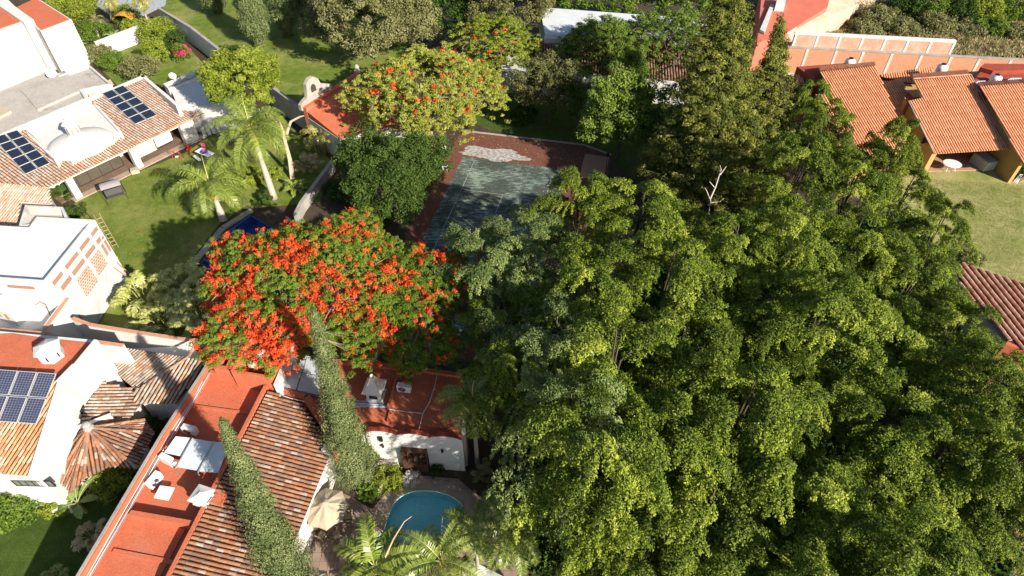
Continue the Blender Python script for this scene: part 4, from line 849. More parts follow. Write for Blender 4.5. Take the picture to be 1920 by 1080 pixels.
def garden_chair(loc, rz, label, m_=CANVAS, fm=WOOD, group='folding chairs round the umbrella table'):
    t = thing('garden_chair', label, 'chair', loc, group, rz); o = Vector(loc)
    MB().box(o + Vector((0, 0, .43)), (.48, .44, .04)).build('seat', m_, t); MB().box(o + Vector((0, .25, .72)), (.46, .03, .42), 0, Matrix.Rotation(R(-12), 3, 'X')).build('backrest', m_, t)
    for sx in (-.23, .23):
        MB().tube([o + Vector((sx, -.22, 0)), o + Vector((sx, .22, .5)), o + Vector((sx, .3, .95))], .018, 6).build('leg', fm, t); MB().tube([o + Vector((sx, .26, 0)), o + Vector((sx, -.2, .43)), o + Vector((sx, -.22, .62))], .018, 6).build('leg', fm, t); MB().box(o + Vector((sx, 0, .64)), (.05, .46, .025)).build('armrest', fm, t)
    return t
for k, (a, lb) in enumerate(((250, 'on the near side'), (300, 'on the near right side'), (10, 'on the right side'), (200, 'on the left side, by the tile roof'))):
    garden_chair(ub + Vector((math.cos(R(a)) * 1.0, math.sin(R(a)) * 1.0, 0)), R(a - 90), 'folding wooden chair at the umbrella table, ' + lb)
umbrella_low = umbrella(W(596, 1128, .03), 1.15, 2.4, 'grey beige umbrella partly in view at the bottom edge, left of the palms')
t = thing('sun_lounger', 'curved white lounger at the bottom edge right of the pool palms', 'sun lounger', W(905, 1080, .03)); o = W(905, 1080, .03)
m = MB()
for k in range(7):
    a, b = k / 7, (k + 1) / 7; f = lambda u: o + Vector((-.9 + 1.8 * u, .5 - 1.0 * u, .3 + .45 * max(0, u - .5) ** 1.2)); s_ = Vector((.26, .3, 0)); m.face([f(a) - s_, f(b) - s_, f(b) + s_, f(a) + s_]); m.face([f(a) + s_ - Vector((0, 0, .05)), f(b) + s_ - Vector((0, 0, .05)), f(b) - s_ - Vector((0, 0, .05)), f(a) - s_ - Vector((0, 0, .05))])
m.build('seat', PLASTIC_W, t)
for u in (.15, .8):
    for sg in (-1, 1): q = o + Vector((-.9 + 1.8 * u + .22 * sg, .5 - 1.0 * u + .26 * sg, 0)); MB().tube([q, q + Vector((0, 0, .32))], .02, 6).build('leg', PLASTIC_W, t)

# ============================================================ left lawn furniture
o = W(220, 372, .004); rz = R(33); t = thing('swing_seat', 'canopied garden swing seat on the lawn in front of the tiled house', 'swing seat', o, None, rz); ca = math.cos
m = MB(); SWG = mat('grey_sling_fabric', (.09, .08, .08), (.06, .055, .055), scale=8)
cz = 1.75
for k in range(6):
    a, b = -1 + k / 3, -1 + (k + 1) / 3; za, zb = cz - .12 * a * a, cz - .12 * b * b
    P_ = [o + Vector((-.85, a * .62, za)), o + Vector((.85, a * .62, za)), o + Vector((.85, b * .62, zb)), o + Vector((-.85, b * .62, zb))]; m.face(P_); m.face([p_ - Vector((0, 0, .02)) for p_ in P_[::-1]])
m.build('canopy', mat('faded_lilac_canopy', (.4, .36, .37), (.3, .27, .28), scale=2), t)
for sx in (-.9, .9):
    MB().tube([o + Vector((sx, -.75, 0)), o + Vector((sx * .98, 0, 1.7)), o + Vector((sx, .75, 0))], .022, 6).build('side_frame', BLACK, t)
MB().box(o + Vector((0, -.15, .45)), (1.5, .5, .06)).build('seat', SWG, t); MB().box(o + Vector((0, .15, .75)), (1.5, .05, .55), 0, Matrix.Rotation(R(-15), 3, 'X')).build('backrest', SWG, t)
for sx in (-.75, .75): MB().tube([o + Vector((sx, -.1, .5)), o + Vector((sx, 0, 1.65))], .01, 4).build('hanger', BLACK, t)
PINK = mat('pink_plastic', (.75, .1, .25), (.6, .08, .2), rough=.4, bump=0); BLUE = mat('blue_plastic', (.03, .12, .5), (.02, .1, .42), rough=.4, bump=0); REDP = mat('red_plastic', (.7, .08, .04), (.55, .06, .03), rough=.4, bump=0)
def picnic(loc, rz, label, L=1.7, w=.7, h=.72, lz=True):
    t = thing('folding_table', label, 'table', loc, None, rz); o = Vector(loc); MB().box(o + Vector((0, 0, h)), (L, w, .04)).build('tabletop', PLASTIC_W, t)
    for sx in (-1, 1):
        for sy in (-1, 1): MB().tube([o + Vector((sx * (L / 2 - .12), sy * (w / 2 - .08), 0)), o + Vector((sx * (L / 2 - .25), sy * (w / 2 - .08), h))], .018, 5).build('leg', STEEL, t)
    return t
tb = W(388, 297, .004); picnic(tb, R(-32), 'white folding table on the lawn with a blue ring and pink ball on it', 2.0, .85)
picnic(W(372, 303, .004), R(-42), 'narrow white bench board on the lawn beside the white folding table', 1.3, .28, .42)
q = tb + Vector((-.05, 0, .745)); m = MB(); m.tube([q + Vector((.3 * math.cos(a * .2618), .3 * math.sin(a * .2618), .07)) for a in range(25)], .07, 8, False); single('toy_ring', m, BLUE, 'blue toy ring lying on the white folding table', 'toy ring', q)
m = MB(); m.lathe(q, [(.001, 0), (.12, .04), (.17, .12), (.17, .2), (.12, .28), (.001, .32)], 16); single('toy_ball', m, PINK, 'pink ball resting inside the blue ring', 'ball', q, smooth=True)
def toy_chair(loc, m_, label): t = thing('toy_chair', label, 'toy chair', loc); o = Vector(loc); MB().box(o + Vector((0, 0, .3)), (.4, .4, .05)).build('seat', m_, t); MB().box(o + Vector((0, .2, .55)), (.4, .05, .45)).build('backrest', m_, t); [MB().tube([o + Vector((sx, sy, 0)), o + Vector((sx * .9, sy * .9, .3))], .025, 5).build('leg', m_, t) for sx in (-.17, .17) for sy in (-.17, .17)]; return t
toy_chair(W(383, 283, .004), PINK, 'pink toy chair behind the white folding table'); toy_chair(W(356, 284, .06), REDP, 'red toy chair at the foot of the broad white pillar')
t = thing('toy_play_gym', 'spindly red and white toddler play frame on the lawn edge', 'play frame', W(334, 300, .004)); o = W(334, 300, .004)
for a, b in (((-.5, 0, 0), (-.3, 0, 1.1)), ((.5, 0, 0), (.3, 0, 1.1)), ((-.4, .5, 0), (-.3, 0, 1.1)), ((.5, .5, 0), (.3, 0, 1.1))): MB().tube([o + Vector(a), o + Vector(b)], .022, 5).build('leg', REDP, t)
MB().tube([o + Vector((-.35, 0, 1.1)), o + Vector((.35, 0, 1.1))], .025, 5).build('crossbar', REDP, t); MB().box(o + Vector((.05, -.05, .45)), (.3, .25, .05)).build('swing_board', PLASTIC_W, t)
for sx in (-.1, .2): MB().tube([o + Vector((sx, -.05, .45)), o + Vector((sx, 0, 1.1))], .008, 4).build('rope', BLACK, t)
single('toy_ball', MB().lathe(W(354, 312, .004), [(.001, 0), (.1, .03), (.15, .1), (.15, .18), (.1, .25), (.001, .28)], 14), PLASTIC_W, 'small white ball on the lawn near the play frame', 'ball', smooth=True)
# white upright boards (fence offcuts) by the broad pillar, dark trampoline mat on posts
t = thing('laundry_rack', 'white sheets hung on a rack right of the broad white pillar', 'drying rack', W(395, 258, .004)); o = W(396, 262, .004)
for k in range(4): MB().box(o + Vector((-.5 + .42 * k, .25 * k, .95)), (.34, .02, 1.0), R(20)).build('hanging_sheet', mat('white_cloth', (.78, .76, .76), (.6, .58, .6), scale=3, bump=.3), t)
MB().tube([o + Vector((-.8, -.1, 1.47)), o + Vector((1.1, .8, 1.47))], .015, 5).build('rail', STEEL, t)
for x_ in (-.8, 1.1): MB().tube([o + Vector((x_, x_ * .45 + .27, 0)), o + Vector((x_, x_ * .45 + .27, 1.48))], .018, 5).build('post', STEEL, t)
t = thing('trampoline', 'low dark trampoline under the taller royal palm crown', 'trampoline', W(435, 262, .004)); o = W(436, 262, .004)
MB().lathe(o + Vector((0, 0, .4)), [(.01, 0), (1.35, 0), (1.4, .02), (1.35, .04), (.01, .045)], 28).build('mat', mat('black_mesh', (.05, .05, .055), (.035, .035, .04)), t)
for k in range(6): a = k * math.tau / 6; MB().tube([o + Vector((1.38 * math.cos(a), 1.38 * math.sin(a), 0)), o + Vector((1.38 * math.cos(a), 1.38 * math.sin(a), .42))], .025, 5).build('leg', METAL_W, t)

# ============================================================ court furniture
def plastic_chair(loc, rz, label):
    t = thing('plastic_chair', label, 'chair', loc, 'white plastic chairs beside the court', rz); o = Vector(loc)
    MB().box(o + Vector((0, 0, .42)), (.5, .48, .035)).build('seat', PLASTIC_W, t)
    b = MB()
    for k in range(5): b.box(o + Vector((-.18 + .09 * k, .24, .64)), (.05, .025, .4), 0, Matrix.Rotation(R(-10), 3, 'X'))
    b.box(o + Vector((0, .28, .85)), (.5, .035, .07)); b.build('backrest', PLASTIC_W, t)
    for sx in (-.24, .24):
        for sy in (-.22, .22): MB().tube([o + Vector((sx * 1.05, sy * 1.1, 0)), o + Vector((sx, sy, .42))], .02, 6).build('leg', PLASTIC_W, t)
        MB().box(o + Vector((sx * 1.08, .0, .64)), (.05, .5, .03)).build('armrest', PLASTIC_W, t)
    return t
plastic_chair(W(832, 285, .012), R(200), 'white plastic chair farther along the court edge, nearest the red flowering tree')
plastic_chair(W(826, 318, .012), R(100), 'white plastic chair beside the small round table at the court edge')
t = thing('plastic_table', 'small round white plastic table beside the court', 'table', W(834, 322, .012)); o = W(834, 322, .012)
MB().lathe(o + Vector((0, 0, .68)), [(.01, 0), (.33, 0), (.35, .02), (.33, .04), (.01, .045)], 20).build('tabletop', PLASTIC_W, t)
for k in range(3): a = k * math.tau / 3; MB().tube([o + Vector((.3 * math.cos(a), .3 * math.sin(a), 0)), o + Vector((.1 * math.cos(a), .1 * math.sin(a), .68))], .025, 6).build('leg', PLASTIC_W, t)
t = thing('court_lamp', 'short black lamp post at the right corner of the court paving', 'lamp post', W(1135, 326, .0)); o = W(1135, 326, 0)
MB().tube([o, o + Vector((0, 0, 2.2))], .03, 8).build('post', BLACK, t); MB().lathe(o + Vector((0, 0, 2.1)), [(.04, 0), (.15, .05), (.18, .2), (.15, .3), (.02, .36)], 12).build('lamp_head', BLACK, t)

# ============================================================ chapel with bell gable
t = thing('chapel', 'small building with sloping red roof and weathered bell gable beside the upper lawn', 'chapel', W(640, 230, 0))
C4 = [W(573, 207, 3.6), W(660, 148, 4.0), W(760, 215, 3.8), W(636, 258, 3.0)]
MB().prism([(v.x, v.y) for v in C4], 0, 3, z1s=[v.z for v in C4]).build('roof', RED, t)
MB().prism(inset([(v.x, v.y) for v in C4], -.05), 0, 2.85).build('wall', WHITE_OLD, t)
a, b = Vector((C4[0].x, C4[0].y)), Vector((C4[1].x, C4[1].y)); e = (b - a).normalized(); nn = Vector((-e.y, e.x)); nn = nn if nn.y > 0 else -nn
def ga(s, d): q = a + e * s + nn * d; return (q.x, q.y)
MB().prism([ga(-.1, -.25), ga(8.5, -.25), ga(8.5, .25), ga(-.1, .25)], 0, 3.9, z1s=[3.95, 4.35, 4.35, 3.95]).build('parapet', RED, t)
gab = [(-.3, 3.6), (-.3, 4.2), (.3, 4.5), (.7, 4.6), (.9, 5.2), (1.0, 5.9), (1.5, 6.35), (2.1, 6.35), (2.7, 5.9), (2.85, 5.3), (3.6, 4.9), (4.2, 4.6), (4.3, 3.6)]
m = MB(); f_ = [(*ga(s, .2), z) for s, z in gab]; k_ = [(*ga(s, .6), z) for s, z in gab]
m.face(f_[::-1]); m.face(k_)
for i in range(len(gab)): j = (i + 1) % len(gab); m.face([f_[i], f_[j], k_[j], k_[i]])
gb = m.build('bell_gable', mat('lichened_stone', (.5, .46, .4), (.2, .18, .16), scale=1.8, amt=.5, bump=.5, fine=.2), t)
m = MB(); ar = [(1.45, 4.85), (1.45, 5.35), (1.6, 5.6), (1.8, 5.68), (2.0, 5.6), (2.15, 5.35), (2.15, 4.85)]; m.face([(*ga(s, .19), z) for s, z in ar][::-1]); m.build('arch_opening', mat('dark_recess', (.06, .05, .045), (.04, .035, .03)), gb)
m = MB(); m.lathe(Vector((*ga(8.2, .1), 4.3)), [(.3, 0), (.35, .25), (.2, .4), (.28, .6), (.15, .85), (.02, .9)], 10); m.build('finial', CONC, t)
# ============================================================ RIGHT: orange tiled terrace houses
GROUPH = 'orange tiled terrace houses'
def slope_roof(parent, A, B, Cc, pts, m_=TILE_NEW, pitch=.27, row=.9, nm='tile_roof', under=True, wm=YELLOW):
    q = on_plane(pts, A, B, Cc); e = (B - A).normalized(); dn = (Cc - A) - e * (Cc - A).dot(e)
    r_ = tile_mb(q, pitch=pitch, row=row, rad=pitch * .40, down=dn, wob=.004, lip=.012).build(nm, m_, parent)
    if under:
        c = sum(q, Vector()) / len(q); ins = inset([(v.x, v.y) for v in q], .3); n = (B - A).cross(Cc - A).normalized()
        zs = [A.z - ((x - A.x) * n.x + (y - A.y) * n.y) / n.z - .14 for x, y in ins]
        MB().prism(ins, 0, 2, z1s=zs).build('wall', wm, parent)
    return r_
# house 1 (partly behind trees)
t = thing('terrace_house', 'orange tiled house farthest left of the terrace, half hidden behind dark round trees', 'house', W(1650, 300, 0), GROUPH)
A, B, Cc = W(1538, 132, 6.0), W(1640, 122, 6.0), W(1745, 265, 3.0)
slope_roof(t, A, B, Cc, [(1538, 134), (1640, 123), (1678, 208), (1706, 268), (1610, 300), (1560, 270), (1540, 200), (1528, 178), (1555, 174)])
A2, B2 = W(1537, 126, 5.95), W(1641, 120, 5.95); tile_mb([W(1536, 127, 5.8), W(1640, 117, 5.8), W(1641, 123, 6.05), W(1538, 134, 6.05)], pitch=.27, row=.9, rad=.108, down=(0, 1, 0)).build('back_slope', TILE_NEW, t)
MB().prism([P2(1494, 125, 5.2), P2(1590, 118, 5.2), P2(1590, 140, 5.2), P2(1530, 150, 5.2)], 0, 5.2).build('red_wall', RED_DARK, t)
tile_mb([W(1490, 141, 4.6), W(1524, 139, 4.6), W(1535, 172, 3.8), W(1496, 172, 3.8)], pitch=.27, row=.9, rad=.108).build('tile_roof', TILE_NEW, t)
MB().prism([P2(1538, 134, 6), P2(1530, 140, 5.6), P2(1550, 173, 4.2), P2(1560, 173, 4.2)], 0, 4.5, z1s=[5.7, 5.5, 4.4, 4.4]).build('red_gable', RED_DARK, t)
# linking roofs between house 1 and 2
t = thing('linking_roof', 'low shaded tile roofs linking the two orange tiled houses', 'roof', W(1680, 190, 0))
tile_mb([W(1646, 140, 3.9), W(1746, 131, 3.9), W(1735, 160, 3.3), W(1700, 157, 3.3), W(1650, 150, 3.3)], pitch=.27, row=.9, rad=.108).build('tile_roof', TILE_NEW, t)
tile_mb([W(1652, 153, 4.3), W(1694, 150, 4.3), W(1708, 228, 2.9), W(1688, 228, 2.9)], pitch=.27, row=.9, rad=.108).build('tile_roof', TILE_NEW, t)
blk(t, 'wall', [(1655, 158), (1740, 140), (1715, 215), (1692, 220)], 2.7, YELLOW)
# house 2
t = thing('terrace_house', 'middle orange tiled house with covered brick patio and white oval table', 'house', W(1790, 300, 0), GROUPH); H2 = t
zE, zR = 2.9, 6.0
A, B, Cc = W(1713, 148, zR), W(1818, 140, zR), W(1752, 288, zE)
slope_roof(t, A, B, Cc, [(1713, 150), (1818, 141), (1890, 280), (1752, 289), (1703, 190), (1728, 184)], under=False)
tile_mb([W(1711, 140, zR - .35), W(1815, 132, zR - .35), W(1818, 141, zR + .03), W(1713, 150, zR + .03)], pitch=.27, row=.9, rad=.108, down=(0, 1, 0)).build('back_slope', TILE_NEW, t)
ridge_mb(W(1712, 148, zR + .08), W(1818, 140, zR + .08), .1).build('ridge', TILE_PINK, t)
m = MB(); q = on_plane([(1704, 190), (1752, 289)], A, B, Cc); m.tube([v + Vector((-.05, 0, .05)) for v in q], .06, 6); m.build('verge', CONC, t)
m = MB(); q = on_plane([(1819, 141), (1891, 281)], A, B, Cc); m.tube([v + Vector((.05, 0, .05)) for v in q], .07, 6); m.build('verge', CONC, t)
# side wall, patio, columns
gW = P2(1703, 200, 4.8), P2(1722, 322, 0)
nse = Vector(P2(1734, 326, 0)); e2 = Vector((*(Vector(P2(1868, 318, 0)) - nse),)).normalized(); n2 = Vector((-e2.y, e2.x)); n2 = n2 if n2.y > 0 else -n2
def HF(s, d): q = nse + e2 * s + n2 * d; return (q.x, q.y)
PW = 8.2
MB().prism([HF(-3.1, .5), HF(PW, -.15), HF(PW, 3.6), HF(-1.2, 6)], 0, .14).build('patio_floor', PAVE_RED, t)
MB().prism([HF(-.35, .02), HF(.15, .02), HF(.15, 1.5), HF(-.35, 1.5)], .14, 2.75).build('pier', YELLOW, t)
qz = on_plane([(1703, 190), (1740, 262)], A, B, Cc)
MB().prism([HF(-.3, 2.4), HF(.0, 2.4), HF(.0, 7), HF(-.3, 7)], 0, 3, z1s=[3.3, 3.3, 4.6, 4.6]).build('side_wall', YELLOW, t)
MB().prism([HF(0, 4.0), HF(PW, 4.0), HF(PW - .4, 7), HF(0, 7)], 0, 3, z1s=[3.3, 3.3, 4.6, 4.6]).build('wall', YELLOW, t)
MB().prism([HF(-.3, .1), HF(PW - .3, .1), HF(PW - .3, .35), HF(-.3, .35)], 2.5, 2.78).build('beam', YELLOW, t)
window(t, HF(0, 4.0), HF(PW, 4.0), 3.0, 6.4, .15, 2.3, METAL_W, GLASS, bars=3, name='sliding_door'); window(t, HF(0, 4.0), HF(PW, 4.0), .8, 2.2, .9, 2.2, WOOD, GLASS, bars=1)
MB().prism([P2(1704, 192, 4.6), P2(1728, 186, 5.2), P2(1713, 152, 5.8), P2(1698, 176, 4.7)], 0, 4.6).build('red_gable', RED_DARK, t)
# table and covered furniture
o = W(1779, 318, .14); t = thing('patio_table', 'white oval table on the covered brick patio', 'table', o)
m = MB(); m.lathe(o + Vector((0, 0, .7)), [(.01, 0), (.75, 0), (.78, .02), (.75, .045), (.01, .05)], 26); m.v = [(o.x + (x - o.x) * 1.15, y, z) for x, y, z in m.v]; m.build('tabletop', PLASTIC_W, t)
for sx in (-1, 1): MB().tube([o + Vector((sx * .45, -.35, 0)), o + Vector((sx * .25, 0, .7)), o + Vector((sx * .45, .35, 0))], .03, 6).build('leg', PLASTIC_W, t)
o = W(1852, 318, .14); t = thing('covered_furniture', 'bulky patio furniture under a pale checked grey cover', 'furniture cover', o)
m = MB(); m.box(o + Vector((-.25, .75, .5)), (1.25, 1.9, 1.0), R(14)); m.v = [(o.x + (x - o.x) * (1.06 if z < .3 else .97), y, z) for x, y, z in m.v]
m.build('cover', brickmat('checked_grey_cover', (.4, .4, .39), (.46, .46, .45), (.28, .28, .28), bw=.3, bh=.3, ms=.015, stain=(.42, .42, .41), off=0), t)
# house 3
t = thing('terrace_house', 'orange tiled house cut by the right edge, with ochre side wall', 'house', W(1900, 300, 0), GROUPH)
A, B, Cc = W(1837, 160, zR), W(2010, 148, zR), W(1925, 305, zE)
slope_roof(t, A, B, Cc, [(1836, 161), (2010, 149), (2120, 300), (1921, 312), (1866, 212)], under=False)
tile_mb([W(1835, 155, zR - .1), W(2008, 143, zR - .1), W(2010, 149, zR + .05), W(1837, 161, zR + .05)], pitch=.27, row=.9, rad=.108, down=(0, 1, 0)).build('back_slope', TILE_PINK, t)
sw = [Vector(P2(1889, 343, 0)), Vector(P2(1862, 300, 0))]; ew = (sw[1] - sw[0]).normalized(); nw = Vector((ew.y, -ew.x)); nw = nw if nw.x > 0 else -nw
far = sw[0] + n2 * 7.5
MB().prism([tuple(sw[0]), tuple(sw[0] + e2 * .35), tuple(far + e2 * .35), tuple(far)], 0, 3, z1s=[2.75, 2.75, 4.9, 4.9]).build('side_wall', YELLOW, t)
MB().prism([tuple(sw[0] + e2 * .35 + n2 * 4), tuple(sw[0] + e2 * 9 + n2 * 4), tuple(far + e2 * 9), tuple(far + e2 * .35)], 0, 3, z1s=[3.4, 3.4, 4.8, 4.8]).build('wall', YELLOW, t)
MB().prism([tuple(sw[0] + e2 * .35 + n2 * .1), tuple(sw[0] + e2 * 9), tuple(sw[0] + e2 * 9 + n2 * 4), tuple(sw[0] + e2 * .35 + n2 * 4)], 0, .14).build('patio_floor', PAVE_RED, t)
m = MB(); v = W(1899, 342, 0)
for k in range(3): m.tube([v + Vector((.12 * k, -.1 * k, 0)), v + Vector((.3 + .1 * k, .1, .9))], .05, 6)
single('white_posts', m, METAL_W, 'white painted stakes at the foot of the clipped round tree', 'stakes', v)
# the red upper storeys and tanks behind the terrace
t = thing('rear_annex', 'dark red annex with a band of windows behind the right terrace house', 'annex', W(1890, 160, 0))
bx = [P2(1826, 150, 4.6), P2(1868, 153, 4.6), P2(1960, 148, 4.6), P2(1960, 118, 4.6), P2(1848, 122, 4.6)]
MB().prism(bx, 0, 4.55).build('wall', RED_DARK, t); MB().prism([P2(1838, 126, 5.0), P2(1862, 133, 5.0), P2(1970, 129, 5.0), P2(1970, 120, 5.0), P2(1846, 119, 5.0)], 4.4, 5.0).build('roof_slab', RED_DARK, t)
a, b = P2(1864, 146, 4.3), P2(1965, 140, 4.3); window(t, a, b, .1, 5, 3.6, 4.4, METAL_W, mat('hazy_window', (.3, .33, .34), (.2, .23, .24), rough=.15), bars=3, name='window_band')
blk(t, 'red_terrace', [(1822, 158), (1960, 148), (1960, 138), (1830, 146)], 4.75, RED_DARK)
def htank(px, py, z, label):
    o = W(px, py, z); t = thing('water_tank', label, 'water tank', o, 'white water tanks behind the terrace')
    MB().lathe(o, [(.5, 0), (.55, .05), (.55, .55), (.5, .7), (.3, .82), (.28, .86)], 22).build('tank_body', PLASTIC_W, t, smooth=True); MB().lathe(o + Vector((0, 0, .84)), [(.24, 0), (.26, .06), (.2, .12), (.01, .14)], 16).build('lid', BLACK, t)
htank(1591, 124, 4.9, 'white tank with black lid behind the ridge of the half hidden terrace house'); htank(1763, 135, 5.0, 'white tank with black lid behind the ridge of the middle terrace house'); htank(1863, 155, 4.7, 'white tank with black lid in front of the dark red annex')
single('tank_cover', MB().prism([P2(1884, 152, 5.1), P2(1896, 146, 5.1), P2(1915, 146, 5.1), P2(1918, 152, 5.1)], 4.7, 5.1), METAL_W, 'flat white box beside the tank in front of the dark red annex', 'box')
single('tank_cover', MB().prism([P2(1829, 157, 5.0), P2(1832, 152, 5.0), P2(1848, 151, 5.0), P2(1850, 156, 5.0)], 4.7, 5.0), METAL_W, 'flat white box left of the tank, at the corner of the right terrace house', 'box')

# ---- brick boundary wall with concrete frame
t = thing('brick_boundary_wall', 'long orange brick wall with pale concrete posts behind the terrace', 'wall', W(1700, 130, 0))
a, b = Vector(P2(1478, 88, 3.5)), Vector(P2(2060, 120, 3.5)); e = (b - a).normalized(); nn = Vector((e.y, -e.x)); nn = nn if nn.y < 0 else -nn; L = (b - a).length
def BW(s, d): q = a + e * s + nn * d; return (q.x, q.y)
a0 = tuple(a); b0 = tuple(b)
if (Vector((e.y, -e.x)) - nn).length > .1: p_, q_ = b0, a0
else: p_, q_ = a0, b0
wall_box(MB(), p_, q_, 0, L, 0, 3.4, -.25, 0).build('wall', BRICK, t); wall_box(MB(), p_, q_, 0, L, 3.4, 3.55, -.3, .05).build('coping', CONC, t)
wall_box(MB(), p_, q_, 0, L, .0, .25, 0, .06).build('concrete_footing', WHITE_OLD, t)
def smap(px, py, z): g = W(px, py, z); s = (Vector((g.x, g.y)) - Vector(p_)).dot((Vector(q_) - Vector(p_)).normalized()); return s
for px in (1514, 1568, 1618, 1672, 1727, 1782, 1835, 1893, 1950): s = smap(px, 100 + (px - 1514) * .05, 3.0); wall_box(MB(), p_, q_, s - .15, s + .15, .24, 3.4, 0, .04).build('concrete_post', WHITE_OLD, t)
# higher part behind with whitewashed rim
t = thing('upper_brick_wall', 'raised brick panel wall with whitewashed rim standing on the far side of the boundary wall', 'wall', W(1640, 90, 0))
s0, s1 = smap(1484, 90, 3.4), smap(1780, 104, 3.4); s0, s1 = min(s0, s1), max(s0, s1)
wall_box(MB(), p_, q_, s0, s1, 0, 4.9, -.6, -.31).build('wall', BRICK_WASH, t); wall_box(MB(), p_, q_, s0 - .02, s1 + .02, 4.9, 5.15, -.75, -.28).build('rim', WHITE, t)
for k in range(8): s = s0 + (s1 - s0) * (k / 7) * .985 + .05; wall_box(MB(), p_, q_, s, s + .25, 3.5, 4.9, -.31, -.27).build('rendered_post', WHITE, t)
# far diagonal wall and red roof
t = thing('diagonal_brick_wall', 'whitewashed diagonal brick wall climbing from the boundary wall to the top of the photo', 'wall', W(1560, 60, 0))
a, b = P2(1478, 62, 3.6), P2(1600, -40, 3.6); av, bv = Vector(a), Vector(b)
MB().prism([a, b, tuple(bv + Vector((-.3, 0))), tuple(av + Vector((-.3, 0)))], 0, 3.5).build('wall', BRICK_WASH, t)
MB().prism([a, P2(1492, 92, 1.6), P2(1650, -10, 1.6), b], 0, 1, z1s=[3.5, 1.6, 1.6, 3.5]).build('brick_slope', BRICK_WASH, t)
MB().prism([tuple(av + Vector((.1, -.1))), tuple(bv + Vector((.1, -.1))), tuple(bv + Vector((-.6, 0))), tuple(av + Vector((-.6, 0)))], 3.5, 3.65).build('coping', WHITE, t)
t = thing('red_painted_house', 'house with bright red sloping roof at the top edge, right of the tall conifer', 'house', W(1480, 30, 0))
REDB = mat('bright_red_roof_paint', (.62, .17, .11), (.5, .13, .085), scale=.8, amt=.5, bump=.2, fine=.1)
MB().prism([P2(1420, 80, 3.8), P2(1476, 60, 3.8), P2(1552, 12, 3.8), P2(1562, -30, 3.8), P2(1430, -30, 3.8)], 0, 3.75).build('roof', REDB, t)
MB().prism([P2(1425, 55, 4.1), P2(1445, 8, 4.1), P2(1452, 8, 4.1), P2(1434, 60, 4.1)], 3.7, 4.1).build('roof_kerb', WHITE_OLD, t)
MB().prism([P2(1455, 8, 4.6), P2(1472, 9, 4.6), P2(1474, -6, 4.6), P2(1458, -6, 4.6)], 3.7, 4.6).build('white_chimney', WHITE, t)

# ---- far building with pale metal roof, brown tile roof and white wall
t = thing('pale_roofed_building', 'far building with pale blue white roof above a brown tile strip, behind the feathery trees', 'building', W(1160, 90, 0))
MB().prism([P2(1012, 12, 5.0), P2(1340, 36, 5.0), P2(1340, 75, 5.0), P2(1022, 62, 5.0)], 0, 4.9).build('roof', mat('pale_blue_roof_coating', (.62, .65, .68), (.5, .53, .56), scale=.6, fine=.05), t)
MB().prism([P2(1020, 58, 5.0), P2(1340, 74, 5.0), P2(1342, 80, 4.6), P2(1020, 72, 4.6)], 0, 4.6).build('eave_wall', WHITE_OLD, t)
A, B, Cc = W(1018, 72, 4.2), W(1345, 84, 4.2), W(1020, 130, 2.9)
tile_mb(on_plane([(1000, 71), (1345, 84), (1335, 158), (1000, 128)], A, B, Cc), pitch=.32, row=.5, rad=.135).build('tile_roof', TILE_BROWN, t)
MB().prism([P2(935, 130, 2.8), P2(1330, 158, 2.8), P2(1330, 120, 2.8), P2(950, 100, 2.8)], 0, 2.6).build('wall', WHITE_OLD, t)
window(t, P2(935, 135, 2.4), P2(1330, 163, 2.4), 18.0, 19.6, 1.0, 2.0, BLACK, GLASS, bars=1)
# bottom right tile roofs
t = thing('rose_tiled_house', 'house under a rose coloured tile roof at the right edge below the dry lawn', 'house', W(1880, 580, 0))
A, B, Cc = W(1795, 490, 4.0), W(1935, 540, 4.0), W(1850, 640, 2.9)
tile_mb(on_plane([(1792, 489), (1960, 545), (2050, 700), (1905, 652), (1860, 600), (1800, 540)], A, B, Cc), pitch=.42, row=.5, rad=.17, down=(.15, -1, 0)).build('tile_roof', TILE_PINK, t)
MB().prism([P2(1800, 500, 3.5), P2(1960, 550, 3.5), P2(2030, 690, 3.0), P2(1880, 640, 3.0)], 0, 2.7).build('wall', WHITE_OLD, t)
blk(t, 'red_kerb', [(1888, 640), (1960, 660), (1960, 668), (1886, 646)], 3.0, RED)
t = thing('rose_tiled_porch', 'sliver of rose tile roof showing through a gap in the canopy near the right edge', 'porch', W(1840, 700, 0))
A, B, Cc = W(1790, 675, 3.2), W(1950, 690, 3.2), W(1800, 740, 2.6)
tile_mb(on_plane([(1780, 676), (1960, 690), (1960, 745), (1800, 735)], A, B, Cc), pitch=.4, row=.5, rad=.16).build('tile_roof', TILE_PINK, t)
MB().prism([P2(1790, 690, 2.5), P2(1950, 700, 2.5), P2(1950, 735, 2.5), P2(1805, 728, 2.5)], 0, 2.3).build('wall', WHITE_OLD, t)
# ============================================================ VEGETATION
def rdir(n):
    v = rng.normal(size=(n, 3)); return v / np.linalg.norm(v, axis=1, keepdims=True)
LF_FICUS = leafmat('ficus_leaves', (.028, .05, .007), (.13, .182, .018), (.36, .41, .055), trans=.14)
LF_FICUS_BLUE = leafmat('blue_green_ficus_leaves', (.04, .075, .02), (.135, .185, .05), (.3, .35, .11), trans=.14)
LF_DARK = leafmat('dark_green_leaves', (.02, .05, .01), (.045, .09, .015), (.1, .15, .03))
LF_MID = leafmat('mid_green_leaves', (.05, .1, .012), (.11, .18, .025), (.22, .29, .05))
LF_YELLOW = leafmat('yellow_green_leaves', (.11, .16, .015), (.22, .27, .03), (.38, .42, .07))
LF_OLIVE = leafmat('olive_grey_leaves', (.1, .11, .035), (.2, .2, .075), (.34, .33, .16))
LF_CONIFER = leafmat('conifer_needles', (.035, .05, .01), (.125, .14, .022), (.31, .3, .06), trans=.1)
